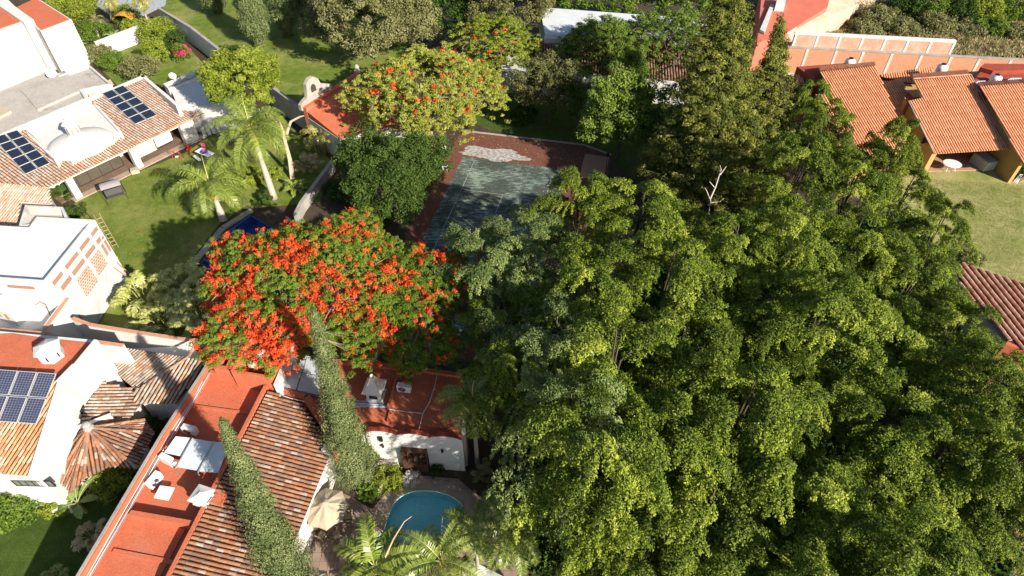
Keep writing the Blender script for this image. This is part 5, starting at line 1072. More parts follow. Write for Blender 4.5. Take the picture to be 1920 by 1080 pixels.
LF_CYPRESS = leafmat('cypress_scales', (.05, .07, .025), (.135, .17, .06), (.26, .285, .12), trans=.08)
LF_FLAME = leafmat('flame_tree_leaves', (.08, .14, .012), (.17, .25, .03), (.3, .37, .06), trans=.35)
LF_PALM = leafmat('palm_leaflets', (.07, .13, .012), (.2, .27, .04), (.42, .44, .12), trans=.3, rough=.35, spec=.5)
LF_PALM_Y = leafmat('yellowing_palm_leaflets', (.16, .18, .03), (.33, .32, .08), (.5, .42, .14), trans=.3, rough=.35, spec=.5)
LF_DRY = leafmat('dry_straw_blades', (.25, .2, .09), (.42, .34, .17), (.6, .5, .28), trans=.2)
FLOWER = leafmat('scarlet_blossoms', (.5, .025, .012), (.76, .1, .03), (.86, .24, .07), trans=.25, rough=.6)
FLOWER_P = leafmat('magenta_bracts', (.55, .02, .12), (.7, .04, .18), (.8, .1, .25), trans=.3)
TWIG = mat('pale_twigs', (.4, .33, .26), (.24, .19, .15), scale=6)
SHAFT = mat('orange_green_crownshaft', (.55, .3, .07), (.3, .3, .06), scale=2.5, amt=.5, bump=.1)
PTRUNK = mat('ringed_grey_palm_trunk', (.42, .38, .33), (.3, .27, .23), scale=5, amt=.5, bump=.4, bscale=12)

def trunk_mb(h, r0, r1, lean=(0, 0), mb=None, o=Vector((0, 0, 0)), n=8):
    mb = mb or MB(); P_ = [o + Vector((lean[0] * u * u, lean[1] * u * u, h * u)) for u in (0, .04, .25, .5, .75, 1)]; mb.tube(P_, [r0 * 1.35, r0, r0 * .85 + r1 * .15, (r0 + r1) / 2, r0 * .3 + r1 * .7, r1], n); return mb
# ---- drooping ficus crowns: long boughs that arch over and hang in sprays
def ficus_crown_arrays(Rr, Hb, Ht, nb=22, per=1800):
    """broad crown: long boughs arching outward in storeys, each ending in drooping feathered plumes, dark gaps between"""
    C_, N_, T_ = [], [], []; limbs = []
    for b in range(nb):
        lay = (b + .5) / nb; az = b * 2.39996 + rng.normal() * .3; reach = Rr * (.4 + .72 * lay ** .7) * rng.uniform(.7, 1.25); top = Ht - (Ht - Hb) * (.05 + .85 * lay) * rng.uniform(.55, 1.1); z0 = top - .5 - reach * .16
        curl = rng.normal() * .5; drop = rng.uniform(.3, .75)
        def bough(t):
            a2 = az + curl * t * t; r_ = reach * t; z = z0 + (top - z0) * np.sin(np.pi * .6 * t) - reach * drop * np.maximum(0, t - .5) ** 1.5; return np.array([r_ * np.cos(a2), r_ * np.sin(a2), z])
        limbs.append([bough(x) for x in np.linspace(0, .9, 6)]); tint = rng.normal() * .12; nt = 17; m = per // nt; wide = rng.uniform(.75, 1.25)
        for k in range(nt):
            t0 = .22 + .8 * (k + rng.random()) / nt; p = bough(t0); d = bough(t0 + .05) - p; d /= np.linalg.norm(d) + 1e-9; side = np.array([-d[1], d[0], 0]); sg = (1, -1)[k % 2]
            L = rng.uniform(.5, 1.15) * wide * (1.15 - .8 * abs(t0 - .5)); dd = d * rng.uniform(.4, 1.1) + side * sg * rng.uniform(.4, 1.0); dd /= np.linalg.norm(dd)
            u = rng.random(m) ** .75; pos = p + dd * (u * L)[:, None]; pos[:, 2] -= (u ** 2) * L * rng.uniform(.3, .8)
            off = rdir(m) * (.07 + .16 * np.sin(np.pi * np.clip(u, .1, .88)))[:, None] * rng.uniform(.3, 1.15, (m, 1)); pos += off
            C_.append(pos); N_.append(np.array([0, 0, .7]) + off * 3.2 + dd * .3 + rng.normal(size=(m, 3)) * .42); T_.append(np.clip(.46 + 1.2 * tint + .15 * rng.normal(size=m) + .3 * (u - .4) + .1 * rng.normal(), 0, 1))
    k = 2200; e = rdir(k) * rng.uniform(.3, 1, (k, 1)); C_.append(e * np.array([Rr * .85, Rr * .85, (Ht - Hb) * .25]) + np.array([0, 0, Hb - .2])); N_.append(rng.normal(size=(k, 3))); T_.append(rng.uniform(0, .3, k))  # inner filler leaves tinted dark, shade painted into the crown gaps
    return np.concatenate(C_), np.concatenate(N_), np.concatenate(T_), limbs
def make_tree(name, label, cat, base, group, crown, lm, bark=BARK, limbs=None, th=5, tr=.22, aspect=.45, size=.1, sjit=.3, extra=None):
    t = thing(name, label, cat, base, group); o = np.array(base); c, n_, ti = crown
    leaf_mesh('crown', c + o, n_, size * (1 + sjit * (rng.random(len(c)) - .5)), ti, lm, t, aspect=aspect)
    m = trunk_mb(th, tr, tr * .6, o=Vector(base))
    if limbs:
        for L_ in limbs: m.tube([Vector(base) + Vector((0, 0, th * .9))] + [Vector(base) + Vector(p) for p in L_[1:]], [tr * .5] + [tr * .32 * (1 - .13 * i) for i in range(len(L_) - 1)], 5, False)
    m.build('trunk', bark, t); return t
# one master of each of six crown shapes, then copies with sub-objects
fic = [(820, 1), (0, 0)]
FICUS_SPOTS = [  # photo position of the crown's middle at 7.5 m, crown radius, crown top, label
 (1548, 222, 2.3, 9.5, 'dark round ficus rising in front of the half hidden terrace house'),
 (1690, 262, 1.9, 8.6, 'narrow dark ficus between the two orange tiled houses'),
 (1610, 330, 2.9, 9, 'ficus below the half hidden terrace house, by the pink flowers'),
 (1570, 285, 2.4, 9, 'ficus low against the corner of the half hidden terrace house'),
 (1650, 295, 2.0, 7, 'ficus under the eave of the half hidden terrace house'),
 (1700, 350, 2.2, 8, 'ficus spilling over the corner of the dry lawn by the brick patio'),
 (1770, 415, 2.3, 8, 'dark ficus bulging onto the dry lawn'),
 (1500, 300, 3.0, 10, 'ficus tucked against the right flank of the tall conifer'),
 (1090, 362, 2.6, 9.5, 'ficus at the near right corner of the tennis court'),
 (1195, 395, 3.3, 10, 'broad bright ficus right of the court corner, left of the bare white branches'),
 (985, 445, 3.2, 9, 'pale blue green ficus reaching over the tennis court'),
 (912, 488, 3.0, 9.5, 'silvery ficus leaning over the middle of the court next to the flame tree'),
 (1385, 455, 3.0, 10, 'ficus just below the bare white branches'),
 (1500, 430, 3.1, 10, 'ficus right of the bare white branches'),
 (1610, 450, 3.0, 9.5, 'ficus in the row behind the dry lawn bush'),
 (1725, 505, 3.0, 9, 'ficus beside the flowering bush on the dry lawn edge'),
 (1250, 510, 3.2, 10.5, 'ficus in the centre right of the canopy, above the curled pale branch'),
 (975, 700, 2.2, 9, 'small ficus over the dark ground between the red wing and the court'),
 (1110, 530, 3.0, 10, 'ficus between the court and the curled pale branch'),
 (940, 592, 2.8, 9, 'low ficus on the left rim of the canopy, facing the flame tree'),
 (1040, 640, 3.0, 11.5, 'bright ficus on the left rim, above the dark palm'),
 (1150, 670, 3.2, 11.5, 'bright ficus right of the canopy left rim, level with the red wing'),
 (1290, 640, 3.2, 10, 'ficus below the curled pale branch'),
 (1430, 590, 3.2, 10.5, 'ficus in the middle of the right half'),
 (1560, 580, 3.1, 10, 'ficus left of the rose tiled roof, second from the edge'),
 (1690, 630, 3.1, 9.5, 'ficus next to the rose tiled roof'),
 (1800, 610, 2.7, 9, 'ficus touching the left edge of the rose tiled roof'),
 (1860, 745, 2.7, 9, 'ficus at the right edge under the sliver of rose tiles'),
 (1390, 760, 3.2, 10.5, 'large ficus in the lower middle of the canopy'),
 (1530, 740, 3.1, 10, 'ficus lower right of centre with one hanging yellow spray'),
 (1660, 790, 3.1, 9.5, 'ficus left of the sliver of rose tiles'),
 (1775, 850, 2.9, 9, 'ficus above the dirt clearing near the right edge'),
 (1900, 870, 2.6, 9, 'ficus cut by the right edge beside the wall corner'),
 (1075, 775, 2.6, 11.5, 'grey green ficus overhanging the dark palm'),
 (1110, 840, 2.7, 12, 'ficus right of the brick path glimpse'),
 (1250, 830, 3.1, 10, 'ficus with a long vertical bough, below centre'),
 (1340, 950, 3.2, 10.5, 'biggest bright ficus of the bottom half'),
 (1490, 900, 3.1, 10, 'ficus above the dark hollow in the canopy'),
 (1620, 960, 2.6, 8.5, 'ficus around the dark hollow in the canopy'),
 (1128, 985, 2.7, 7.6, 'low ficus right of the pool palms'),
 (1210, 1040, 3.0, 8.6, 'ficus at the bottom edge right of the pool palms'),
 (1430, 1070, 3.0, 10, 'ficus at the bottom edge in the lower middle'),
 (1560, 1090, 2.9, 9.5, 'ficus at the bottom edge below the dark hollow'),
 (1700, 1050, 2.8, 9.5, 'bright ficus at the bottom right by the dirt slope'),
 (1852, 692, 2.3, 8, 'ficus between the rose tiled roof and the sliver of rose tiles'),
 (1898, 935, 2.0, 7.5, 'small ficus at the right edge below the wall corner'),
 (1908, 800, 2.4, 8.5, 'ficus at the right edge just below the sliver of rose tiles'),
 (1522, 180, 1.9, 9.5, 'uppermost ficus, between the shorter conifer and the half hidden terrace house'),
 (1780, 960, 2.4, 8, 'small ficus on the dirt slope in the bottom right corner'),
]
masters = []
for i in range(6):
    c, n_, ti, lb = ficus_crown_arrays(4.1, 7.0, 12.3)
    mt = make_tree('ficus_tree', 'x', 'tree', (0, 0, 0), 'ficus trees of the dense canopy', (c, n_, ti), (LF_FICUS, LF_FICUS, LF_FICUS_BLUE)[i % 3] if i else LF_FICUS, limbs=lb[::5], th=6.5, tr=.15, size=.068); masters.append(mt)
used = set()
for i, (px, py, r_, ht, lb) in enumerate(FICUS_SPOTS):
    k = 2 if 'blue' in lb or 'silver' in lb or 'grey green' in lb else (5 if 'dark palm' in lb else [0, 1, 3, 4][i % 4])
    o_ = masters[k] if k not in used else copy_tree(masters[k]); used.add(k); q = ht / 10 * rng.uniform(.84, 1.14); w = W(px, py, 10.2 * q); s = r_ / 3.5 * rng.uniform(1.06, 1.2)
    place(o_, (w.x, w.y, 0), rng.uniform(0, 6.28), (s, s, q), lb)
for k, mt in enumerate(masters):
    if k not in used:
        for ch in list(mt.children): bpy.data.objects.remove(ch)
        bpy.data.objects.remove(mt)

# ---- rounded crowns built of leafy clumps
def blob(radii, cz, nc, rc, per, up=.35, inner=.55, bottom=-.35, jit=.45, tint=.5, flat=.8):
    rx, ry, rz_ = radii; d = rdir(nc * 3); d = d[d[:, 2] > bottom][:nc]; f = rng.uniform(inner, 1, (len(d), 1)) ** .6; ph = rng.uniform(0, 6.28, 4); az = np.arctan2(d[:, 1], d[:, 0]); lob = (1 + .16 * np.sin(3 * az + ph[0]) + .1 * np.sin(5 * az + ph[1]) + .12 * np.sin(4 * d[:, 2] + 2 * az + ph[2]))[:, None]; cc = d * f * lob * np.array([rx, ry, rz_]) + np.array([0, 0, cz]); C_, N_, T_ = [], [], []
    for p in cc:
        r2 = rc * rng.uniform(.6, 1.3); e = rdir(per); pos = p + e * r2 * rng.uniform(.55, 1.05, (per, 1)) * np.array([1, 1, flat]); C_.append(pos); N_.append(e * .7 + np.array([0, 0, up]) + rng.normal(size=(per, 3)) * jit); T_.append(np.clip(tint + .17 * rng.normal(size=per) + .12 * rng.normal() + .12 * e[:, 2], 0, 1))
    return np.concatenate(C_), np.concatenate(N_), np.concatenate(T_)
def btree(label, px, py, zc, radii, lm, nc, rc, per, size, name='tree', cat='tree', th=None, tr=.15, group=None, aspect=.5, limbs=0, bark=BARK, **kw):
    """px, py: photo position of the crown centre, which stands zc metres high"""
    w = W(px, py, zc); base = (w.x, w.y, 0); cr = blob(radii, zc, nc, rc, per, **kw); L_ = []
    for k in range(limbs):
        a = k * 2.4; z0 = (th or zc) * .8; L_.append([(0, 0, z0), (radii[0] * .3 * math.cos(a), radii[1] * .3 * math.sin(a), zc - radii[2] * .1), (radii[0] * .75 * math.cos(a), radii[1] * .75 * math.sin(a), zc + radii[2] * .35)])
    return make_tree(name, label, cat, base, group, cr, lm, bark, L_, th or max(.3, zc - radii[2] * .2), tr, aspect, size)
def bush(label, px, py, r_, h, lm, nc=60, per=70, size=.06, name='bush', cat='bush', **kw):
    w = W(px, py, h * .5); cr = blob((r_, kw.pop('ry', r_), h * .5), h * .5, nc, kw.pop('rc', r_ * .3), per, bottom=-.8, **kw); return make_tree(name, label, cat, (w.x, w.y, 0), None, cr, lm, BARK, [], h * .6, .04, .5, size)
btree('bright mango tree with long leaf tufts behind the taller royal palm', 460, 158, 6.3, (3.5, 3.2, 3.2), LF_YELLOW, 220, .6, 130, .17, 'mango_tree', aspect=.28, th=5, limbs=4, flat=.7)
btree('dark dense tree between the garden wall and the tennis court', 733, 328, 4.4, (4.5, 4.2, 3.6), LF_DARK, 420, .65, 140, .1, 'dark_tree', th=3.5, limbs=4, tint=.68)
btree('big pale olive tree filling the top edge left of centre', 692, 30, 5.5, (8.4, 6.0, 5.6), LF_OLIVE, 520, .9, 150, .15, 'olive_green_tree', th=5, limbs=5, tint=.5)
btree('dark tree at the top edge right of the big pale olive tree', 850, 15, 4.5, (4.0, 4.2, 4.4), LF_DARK, 200, .8, 110, .14, 'dark_tree', limbs=3)
btree('olive brown tree at the top edge above the pale roofed building', 955, 5, 6, (5.0, 4.0, 4.6), LF_OLIVE, 220, .75, 110, .14, 'olive_green_tree', limbs=3, tint=.4)
btree('bright glossy tree left of the tall conifer', 1168, 222, 4.8, (4.4, 3.6, 4.6), LF_MID, 300, .7, 120, .14, 'glossy_tree', limbs=5, tint=.7, inner=.3)
btree('slim bright green tree standing before the brown tile strip', 1190, 128, 6, (1.3, 1.3, 1.9), LF_MID, 50, .5, 90, .12, 'glossy_tree', limbs=2, tint=.5)
btree('dark loose tree in front of the white wall, beyond the court', 1030, 170, 3.8, (4.0, 3.0, 3.6), LF_OLIVE, 190, .65, 100, .12, 'dark_tree', limbs=5, tint=.15, inner=.3)
btree('yellow tinged tree in front of the pale roofed building wall', 1085, 190, 3.3, (2.2, 2, 2.4), LF_MID, 70, .55, 80, .12, 'glossy_tree', limbs=3, tint=.3, inner=.3)
def feather(label, px, py, zc, radii, lm, ntip, tuft, per, size, bark=BARK, name='feathery_tree', flowers=0, th=None, tr=.2, flat=.35, dome=.6, tint=.5, group=None, nl=8, twr=.014, ftuft=.3, fper=120, fside=None, droop=.0, minr=.1, fsize=.75):
    """open crown on spreading pale limbs; leaf tufts, and flower heads on their own twigs"""
    w = W(px, py, zc); o = np.array([w.x, w.y, 0]); t = thing(name, label, 'tree', tuple(o), group); rx, ry, rz_ = radii; th = th or zc * .45; V0 = Vector(tuple(o)); m = trunk_mb(th, tr, tr * .8, o=V0); nodes = []
    for k in range(nl):
        a = k * math.tau / nl + rng.normal() * .2; e = Vector((math.cos(a) * rx * .55, math.sin(a) * ry * .55, zc + rz_ * (.1 - .1 * rng.random()))); mid = Vector((e.x * .4, e.y * .4, th + (e.z - th) * .6)); m.tube([V0 + Vector((0, 0, th * .96)), V0 + mid, V0 + e], [tr * .6, tr * .42, tr * .25], 6, False); nodes += [e, mid]
        for j in range(4):
            b = a + (j - 1.5) * .34 + rng.normal() * .1; f = Vector((math.cos(b) * rx * rng.uniform(.72, .92), math.sin(b) * ry * rng.uniform(.72, .92), 0)); f.z = zc + rz_ * (dome - .75 * (f.x / rx) ** 2 - .75 * (f.y / ry) ** 2) - .35; mm = (e + f) / 2 + Vector((0, 0, .12)); m.tube([V0 + e, V0 + mm, V0 + f], [tr * .25, tr * .17, tr * .1], 5, False); nodes += [mm, f]
    nd = np.array([tuple(x) for x in nodes])
    rr = np.sqrt(rng.uniform(minr, 1, ntip)); an = rng.uniform(0, math.tau, ntip); x, y = rr * np.cos(an), rr * np.sin(an); edge = 1 + .13 * np.sin(an * 4 + 1 + px) + .1 * np.sin(an * 9 + py)
    tips = np.stack([x * rx * edge, y * ry * edge, zc + rz_ * (dome - rr ** 2 * (dome + .35)) + rng.normal(size=ntip) * rz_ * .12 - (rng.random(ntip) ** 3) * rz_ * .8], 1); mt = m
    for p in tips[:: 3]:
        k = np.argmin(((nd - p) ** 2).sum(1)); a, b = Vector(nd[k]), Vector(p); mt.tube([V0 + a, V0 + (a + b) / 2 + Vector((0, 0, -.12)), V0 + b], [twr, twr * .7, twr * .5], 3, False)
    m.build('trunk', bark, t); isf = np.zeros(ntip, bool)
    if flowers:
        wgt = np.ones(ntip) if fside is None else np.clip(fside(x, y), 0, 4); cl = np.clip(np.sin(x * 6 + 2) * np.sin(y * 7 + 1) * 1.3 + np.sin(x * 17 + y * 3) * np.sin(y * 15 + 1) * .8 + 1.0, .05, 3); wgt = wgt * cl; top = rng.random(ntip) < flowers * wgt; isf = top
    L = tips[~isf]; e = rdir(len(L) * per).reshape(len(L), per, 3) * np.array([1, 1, flat]); pos = L[:, None, :] + e * tuft * rng.uniform(.5, 1.25, (len(L), 1, 1)) * rng.uniform(.3, 1, (len(L), per, 1)); pos[:, :, 2] -= droop * (e[:, :, 0] ** 2 + e[:, :, 1] ** 2)
    nn_ = e * .5 + np.array([0, 0, 1.]) + rng.normal(size=e.shape) * .4; tt = np.clip(tint + .14 * rng.normal(size=(len(L), 1)) + .14 * rng.normal(size=(len(L), per)), 0, 1)
    leaf_mesh('crown', pos.reshape(-1, 3) + o, nn_.reshape(-1, 3), size * rng.uniform(.7, 1.2, len(L) * per), tt.ravel(), lm, t, aspect=.5)
    if flowers:
        L = tips[isf] + np.array([0, 0, .1]); e = rdir(len(L) * fper).reshape(len(L), fper, 3) * np.array([1, 1, .6]); an2 = np.arctan2(e[:, :, 1], e[:, :, 0]); pos = L[:, None, :] + e * ftuft * rng.uniform(.4, 1.5, (len(L), 1, 1)) * (1 + .45 * np.sin(3 * an2 + rng.uniform(0, 6, (len(L), 1))) + .25 * np.sin(5 * an2))[:, :, None] * rng.uniform(.35, 1, (len(L), fper, 1)); tt = np.clip(.5 + .18 * rng.normal(size=(len(L), 1)) + .15 * rng.normal(size=(len(L), fper)), 0, 1)
        leaf_mesh('blossoms', pos.reshape(-1, 3) + o, (e + rng.normal(size=e.shape) * .35).reshape(-1, 3), size * fsize * rng.uniform(.7, 1.2, len(L) * fper), tt.ravel(), FLOWER, t, aspect=.75)
    return t
feather('wide flame tree covered in scarlet blossom, left of centre above the red roof', 568, 512, 9.6, (6.6, 6.3, 2.2), LF_FLAME, 3800, .3, 70, .066, bark=BARK_PALE, name='flame_tree', flowers=.25, tr=.2, twr=.01, ftuft=.22, fper=80, minr=0, fside=lambda x, y: 1.25 - .5 * x - .9 * y, group='flame trees', droop=.05)
feather('smaller flame tree, mostly green with deep red heads, spreading over the court edge', 752, 548, 8.4, (4.2, 5.6, 1.8), LF_FLAME, 2300, .3, 70, .066, bark=BARK_PALE, name='flame_tree', flowers=.2, tr=.18, twr=.01, ftuft=.18, fper=90, minr=0, group='flame trees', fside=lambda x, y: 1.2 - .6 * x, tint=.3, droop=.05)
feather('yellow green flame tree with scattered orange heads above the red chapel roof', 798, 148, 7.4, (7.2, 7.2, 3.0), leafmat('gold_green_flame_leaves', (.12, .17, .02), (.27, .31, .045), (.45, .45, .1), trans=.3), 2400, .42, 65, .095, bark=BARK_PALE, name='flame_tree', flowers=.06, tr=.22, twr=.016, ftuft=.24, fper=80, dome=.5, group='flame trees', tint=.68, nl=9, droop=.05)
feather('flame tree with few orange heads next to the pale blue white roof', 925, 66, 5.6, (5.0, 4.6, 3.0), LF_YELLOW, 700, .42, 55, .11, bark=BARK_PALE, name='flame_tree', flowers=.04, tr=.2, twr=.02, ftuft=.24, fper=60, group='flame trees', tint=.5)
feather('feathery light green tree hanging before the left half of the pale blue white roof', 1130, 72, 6, (5.0, 4.2, 3.2), LF_MID, 800, .45, 60, .1, bark=WOOD, tr=.2, flat=.5, tint=.65, droop=.05, group='feathery trees', minr=.0, twr=.015)
feather('feathery tree with dark limbs before the right half of the pale blue white roof', 1248, 55, 6.4, (5.6, 4.4, 3.0), LF_MID, 620, .42, 60, .1, bark=WOOD, tr=.22, flat=.5, tint=.6, group='feathery trees', twr=.02)
btree('leafy tree at the top edge above the pale blue white roof', 1130, -8, 5, (7, 3.4, 4), LF_MID, 230, .8, 90, .15, 'glossy_tree', limbs=3)
btree('leafy tree crown at the top edge left of the tall conifer', 1290, 5, 5, (4, 3.4, 4), LF_MID, 150, .7, 90, .15, 'glossy_tree', limbs=3, tint=.6)
# bare leaning branches between them
def bare(label, base, tips, r_=.07, m_=TWIG, name='bare_tree', cat='bare branch'):
    t = thing(name, label, cat, base); V0 = Vector(base); m = MB()
    for P_ in tips: m.tube([V0] + [V0 + Vector(p) for p in P_] if not P_ or len(P_[0]) == 3 else [], [r_ * (1 - .75 * i / len(P_)) for i in range(len(P_) + 1)], 6)
    return m, t
def px_branch(label, name, lines, z0, m_, r_=.06):
    """branches traced through points of known height"""
    P0 = W(*lines[0][0]); base = (P0.x, P0.y, 0) if z0 is None else (P0.x, P0.y, z0); t = thing(name, label, 'bare branch', base); m = MB()
    for L_ in lines: pts_ = [W(*p) for p in L_]; k = len(pts_); m.tube(pts_, [r_ * (1 - .7 * i / (k - 1)) * (1 if L_ is lines[0] else .6) for i in range(k)], 6)
    m.build('branches', m_, t); return t
px_branch('bare white forked branch standing against the dark hollow right of the tall conifer', 'dead_tree', [[(1300, 470, 0), (1329, 400, 6.5), (1333, 370, 7.6), (1342, 350, 8.2), (1352, 318, 9.2), (1350, 310, 9.5)], [(1333, 378, 7.4), (1325, 358, 7.9), (1322, 352, 8.1)], [(1333, 380, 7.4), (1350, 378, 7.6), (1357, 372, 7.8)], [(1340, 352, 8.1), (1330, 340, 8.6)], [(1350, 328, 9), (1362, 312, 9.4)]], 0, mat('bleached_dead_wood', (.6, .54, .48), (.45, .4, .35), scale=6), .075)
px_branch('pale curled bare branch poking out of the middle of the canopy', 'dead_branch', [[(1312, 556, 8.6), (1308, 548, 9.2), (1311, 543, 9.6), (1320, 541, 9.8), (1326, 546, 9.6), (1324, 554, 9.2)]], 8.2, mat('bleached_dead_wood', (.6, .54, .48)), .1)
px_branch('tangle of brown leaning limbs in front of the brown tile strip', 'bare_tree', [[(1195, 150, 0), (1262, 122, 4.2), (1280, 95, 5.5), (1310, 75, 6.3), (1340, 68, 6.6)], [(1262, 122, 4.2), (1290, 105, 5), (1330, 100, 5.4)], [(1270, 110, 4.9), (1250, 95, 5.6), (1240, 60, 7)], [(1280, 95, 5.5), (1300, 88, 5.8), (1325, 84, 6)]], 0, BARK, .11)
# pruned pale trunk
t = px_branch('lopped pale tree trunk with two cut arms beside the taller royal palm', 'pruned_tree', [[(548, 335, 0), (543, 300, 1.6), (534, 265, 3.2), (528, 238, 4.3), (508, 220, 5.2)], [(532, 250, 3.8), (523, 224, 5.2)], [(537, 252, 3.6), (545, 228, 4.6), (562, 219, 5.0), (570, 217, 5.1)]], 0, mat('pinkish_bare_trunk', (.55, .42, .32), (.4, .3, .22), scale=3, bump=.3), .27); t['category'] = 'pruned tree'

# ---- palms
def frond(L, droop, leafl, nl, lm, name, parent, base, az, el, width=.035, twist=0, curl=.5, rach=.022, start=.12, vee=.35, raise_=0):
    """arching rachis with two rows of hanging leaflets"""
    base = Vector(base); ca, sa = math.cos(az), math.sin(az); mb = MB(); P_ = []; n = 12; x = 0; z = 0; a = el
    for i in range(n + 1):
        P_.append(base + Vector((ca * x, sa * x, z))); st = L / n; x += st * math.cos(a); z += st * math.sin(a); a -= droop / n * (1 + curl * i / n)
    mb.tube(P_, [rach * (1.6 - 1.4 * i / n) for i in range(n + 1)], 5, False, t=.97)
    for k in range(nl):
        u = start + (1 - start) * (k + .5) / nl; f = u * n; i = min(n - 1, int(f)); p = P_[i].lerp(P_[i + 1], f - i); d = (P_[i + 1] - P_[i]).normalized(); s = d.cross(Vector((0, 0, 1))).normalized(); up = s.cross(d); ll = leafl * (math.sin(math.pi * min(1, (u * .86 + .12))) ** .6) * random.uniform(.85, 1.1)
        for sg in (-1, 1):
            v = (s * sg + d * random.uniform(.35, .7) + up * (vee + random.uniform(-.25, .2))).normalized(); q1 = p + v * ll * .5; v2 = (v + Vector((0, 0, -1)) * random.uniform(.5, 1.1)).normalized(); q2 = q1 + v2 * ll * .55; wd = d * width * ll / leafl; t = min(.93, max(0, random.gauss(.5, .2))); b = len(mb.v)
            for q in (p - wd * .5, p + wd * .5, q1 + wd, q1 - wd, q2): mb.v.append(tuple(q)); mb.uv.append((0, 0)); mb.t.append(t)
            mb.f += [(b, b + 1, b + 2, b + 3), (b + 3, b + 2, b + 4)]
    return mb.build(name, lm, parent)
def palm(label, base, h, L, nf, lm=LF_PALM, lean=(0, 0), shaft=1.1, tr=.2, leafl=.6, nl=48, name='royal_palm', els=(75, -10), droop=1.9, spear=True, group=None, az0=0, width=.035, vee=.3, shaftm=None, skip=()):
    t = thing(name, label, 'palm', base, group); o = Vector(base); top = o + Vector((lean[0], lean[1], h)); n = 8
    P_ = [o.lerp(top, i / n) + Vector((-lean[0], -lean[1], 0)) * (.12 * math.sin(math.pi * i / n)) for i in range(n + 1)]; MB().tube(P_, [tr * (1.25 if i == 0 else 1.0 + .12 * math.sin(i * .7) - .25 * i / n) for i in range(n + 1)], 12).build('trunk', PTRUNK, t, smooth=True)
    d = (P_[-1] - P_[-2]).normalized(); ct = top + d * shaft
    if shaft: MB().tube([top - d * .05, top + d * .15, top + d * shaft * .6, ct], [tr * .8, tr * 1.0, tr * .75, tr * .4], 12).build('crownshaft', shaftm or SHAFT, t, smooth=True)
    for k in range(nf):
        if k in skip: continue
        u = (k + .5) / nf; el = R(els[0] + (els[1] - els[0]) * u + random.uniform(-6, 6)); frond(L * random.uniform(.88, 1.05), droop * random.uniform(.85, 1.15), leafl, nl, lm, 'frond', t, ct - d * .1 * u, az0 + k * 2.39996 + random.uniform(-.15, .15), el, vee=vee, width=width)
    if spear: MB().tube([ct, ct + d * .9 + Vector((.05, .03, 0)), ct + d * L * .62 + Vector((.2, .1, 0))], [.05, .035, .006], 6).build('spear_leaf', mat('pale_yellow_spear', (.55, .5, .2), (.45, .42, .15)), t)
    return t
def palm_at(label, bx, by, tx, ty, h, *a, **k):
    b = W(bx, by, 0); tp = W(tx, ty, h); return palm(label, (b.x, b.y, 0), h, *a, lean=(tp.x - b.x, tp.y - b.y), **k)
palm_at('taller royal palm with grey trunk in front of the mango tree', 514, 372, 480, 272, 5.2, 4.9, 16, shaft=1.5, tr=.3, leafl=1.05, nl=95, width=.032, els=(78, 0), droop=1.75)
palm_at('shorter royal palm with orange crownshaft beside the blue pool', 419, 413, 404, 374, 1.9, 4.4, 14, shaft=1.4, tr=.33, leafl=1.0, nl=90, width=.032, az0=.6, els=(76, 2), droop=1.75)
w = W(886, 748, 7.0); palm('dark palm in the shade at the right end of the red wing', (w.x, w.y, 0), 6.6, 3.1, 15, shaft=.5, tr=.13, leafl=.6, nl=66, name='feather_palm', az0=1.0, els=(70, -15), width=.026)
palm_at('palm with upright and hanging fronds in front of the pool', 902, 1180, 892, 1012, 1.7, 2.8, 11, shaft=.5, tr=.15, leafl=.62, nl=66, width=.026, name='feather_palm', az0=.4, group='palms in front of the pool', els=(80, -5))
palm_at('palm with long arching fronds right of the pool', 985, 1150, 962, 1015, 2.4, 3.0, 15, shaft=.5, tr=.15, leafl=.62, nl=66, width=.026, name='feather_palm', az0=2.2, group='palms in front of the pool', els=(75, -10))
palm_at('palm sending one broad frond over the bottom edge, right of the cypress', 715, 1180, 704, 1080, 1.7, 3.6, 14, shaft=.5, tr=.15, leafl=.75, nl=56, name='feather_palm', az0=1.75, group='palms in front of the pool', els=(72, -10), width=.05)
palm_at('palm cut by the bottom edge below the right end of the pool', 832, 1210, 826, 1070, 1.9, 3.4, 16, shaft=.5, tr=.15, leafl=.6, nl=60, width=.026, name='feather_palm', az0=.2, group='palms in front of the pool', els=(75, -10))
px_branch('dry pink brown frond stem reaching over the water', 'dead_frond', [[(722, 1045, 3.6), (738, 1010, 3.9), (758, 978, 4.1), (772, 968, 4.0)]], 3.5, mat('dry_pink_frond', (.55, .38, .27), (.42, .28, .2)), .05)
# areca clumps: many short arching stems
def clump(label, px, py, n, L, lm, name='areca_palm', cat='palm clump', spread=.8, leafl=.42, nl=22, h=1.4, r_=None, droop=1.9, width=.05, els=(82, 25), group=None, lz=0):
    w = W(px, py, lz or h * .8); base = Vector((w.x, w.y, 0)); t = thing(name, label, cat, base, group); m = MB()
    for k in range(n):
        a = k * 2.39996; rr = spread * math.sqrt((k + .5) / n); p = base + Vector((math.cos(a) * rr, math.sin(a) * rr, 0)); hh = h * random.uniform(.6, 1.1) * (1.15 - .5 * rr / max(.01, spread)); q = p + Vector((math.cos(a) * .2, math.sin(a) * .2, hh)); m.tube([p, q], [.05, .035], 6, False)
        frond(L * random.uniform(.75, 1.1), droop * random.uniform(.7, 1.2), leafl, nl, lm, 'frond', t, q, a + random.uniform(-.8, .8), R(random.uniform(els[1], els[0])), width=width, rach=.015)
    m.build('stems', mat('green_cane_stem', (.3, .3, .1), (.22, .2, .08)), t); return t
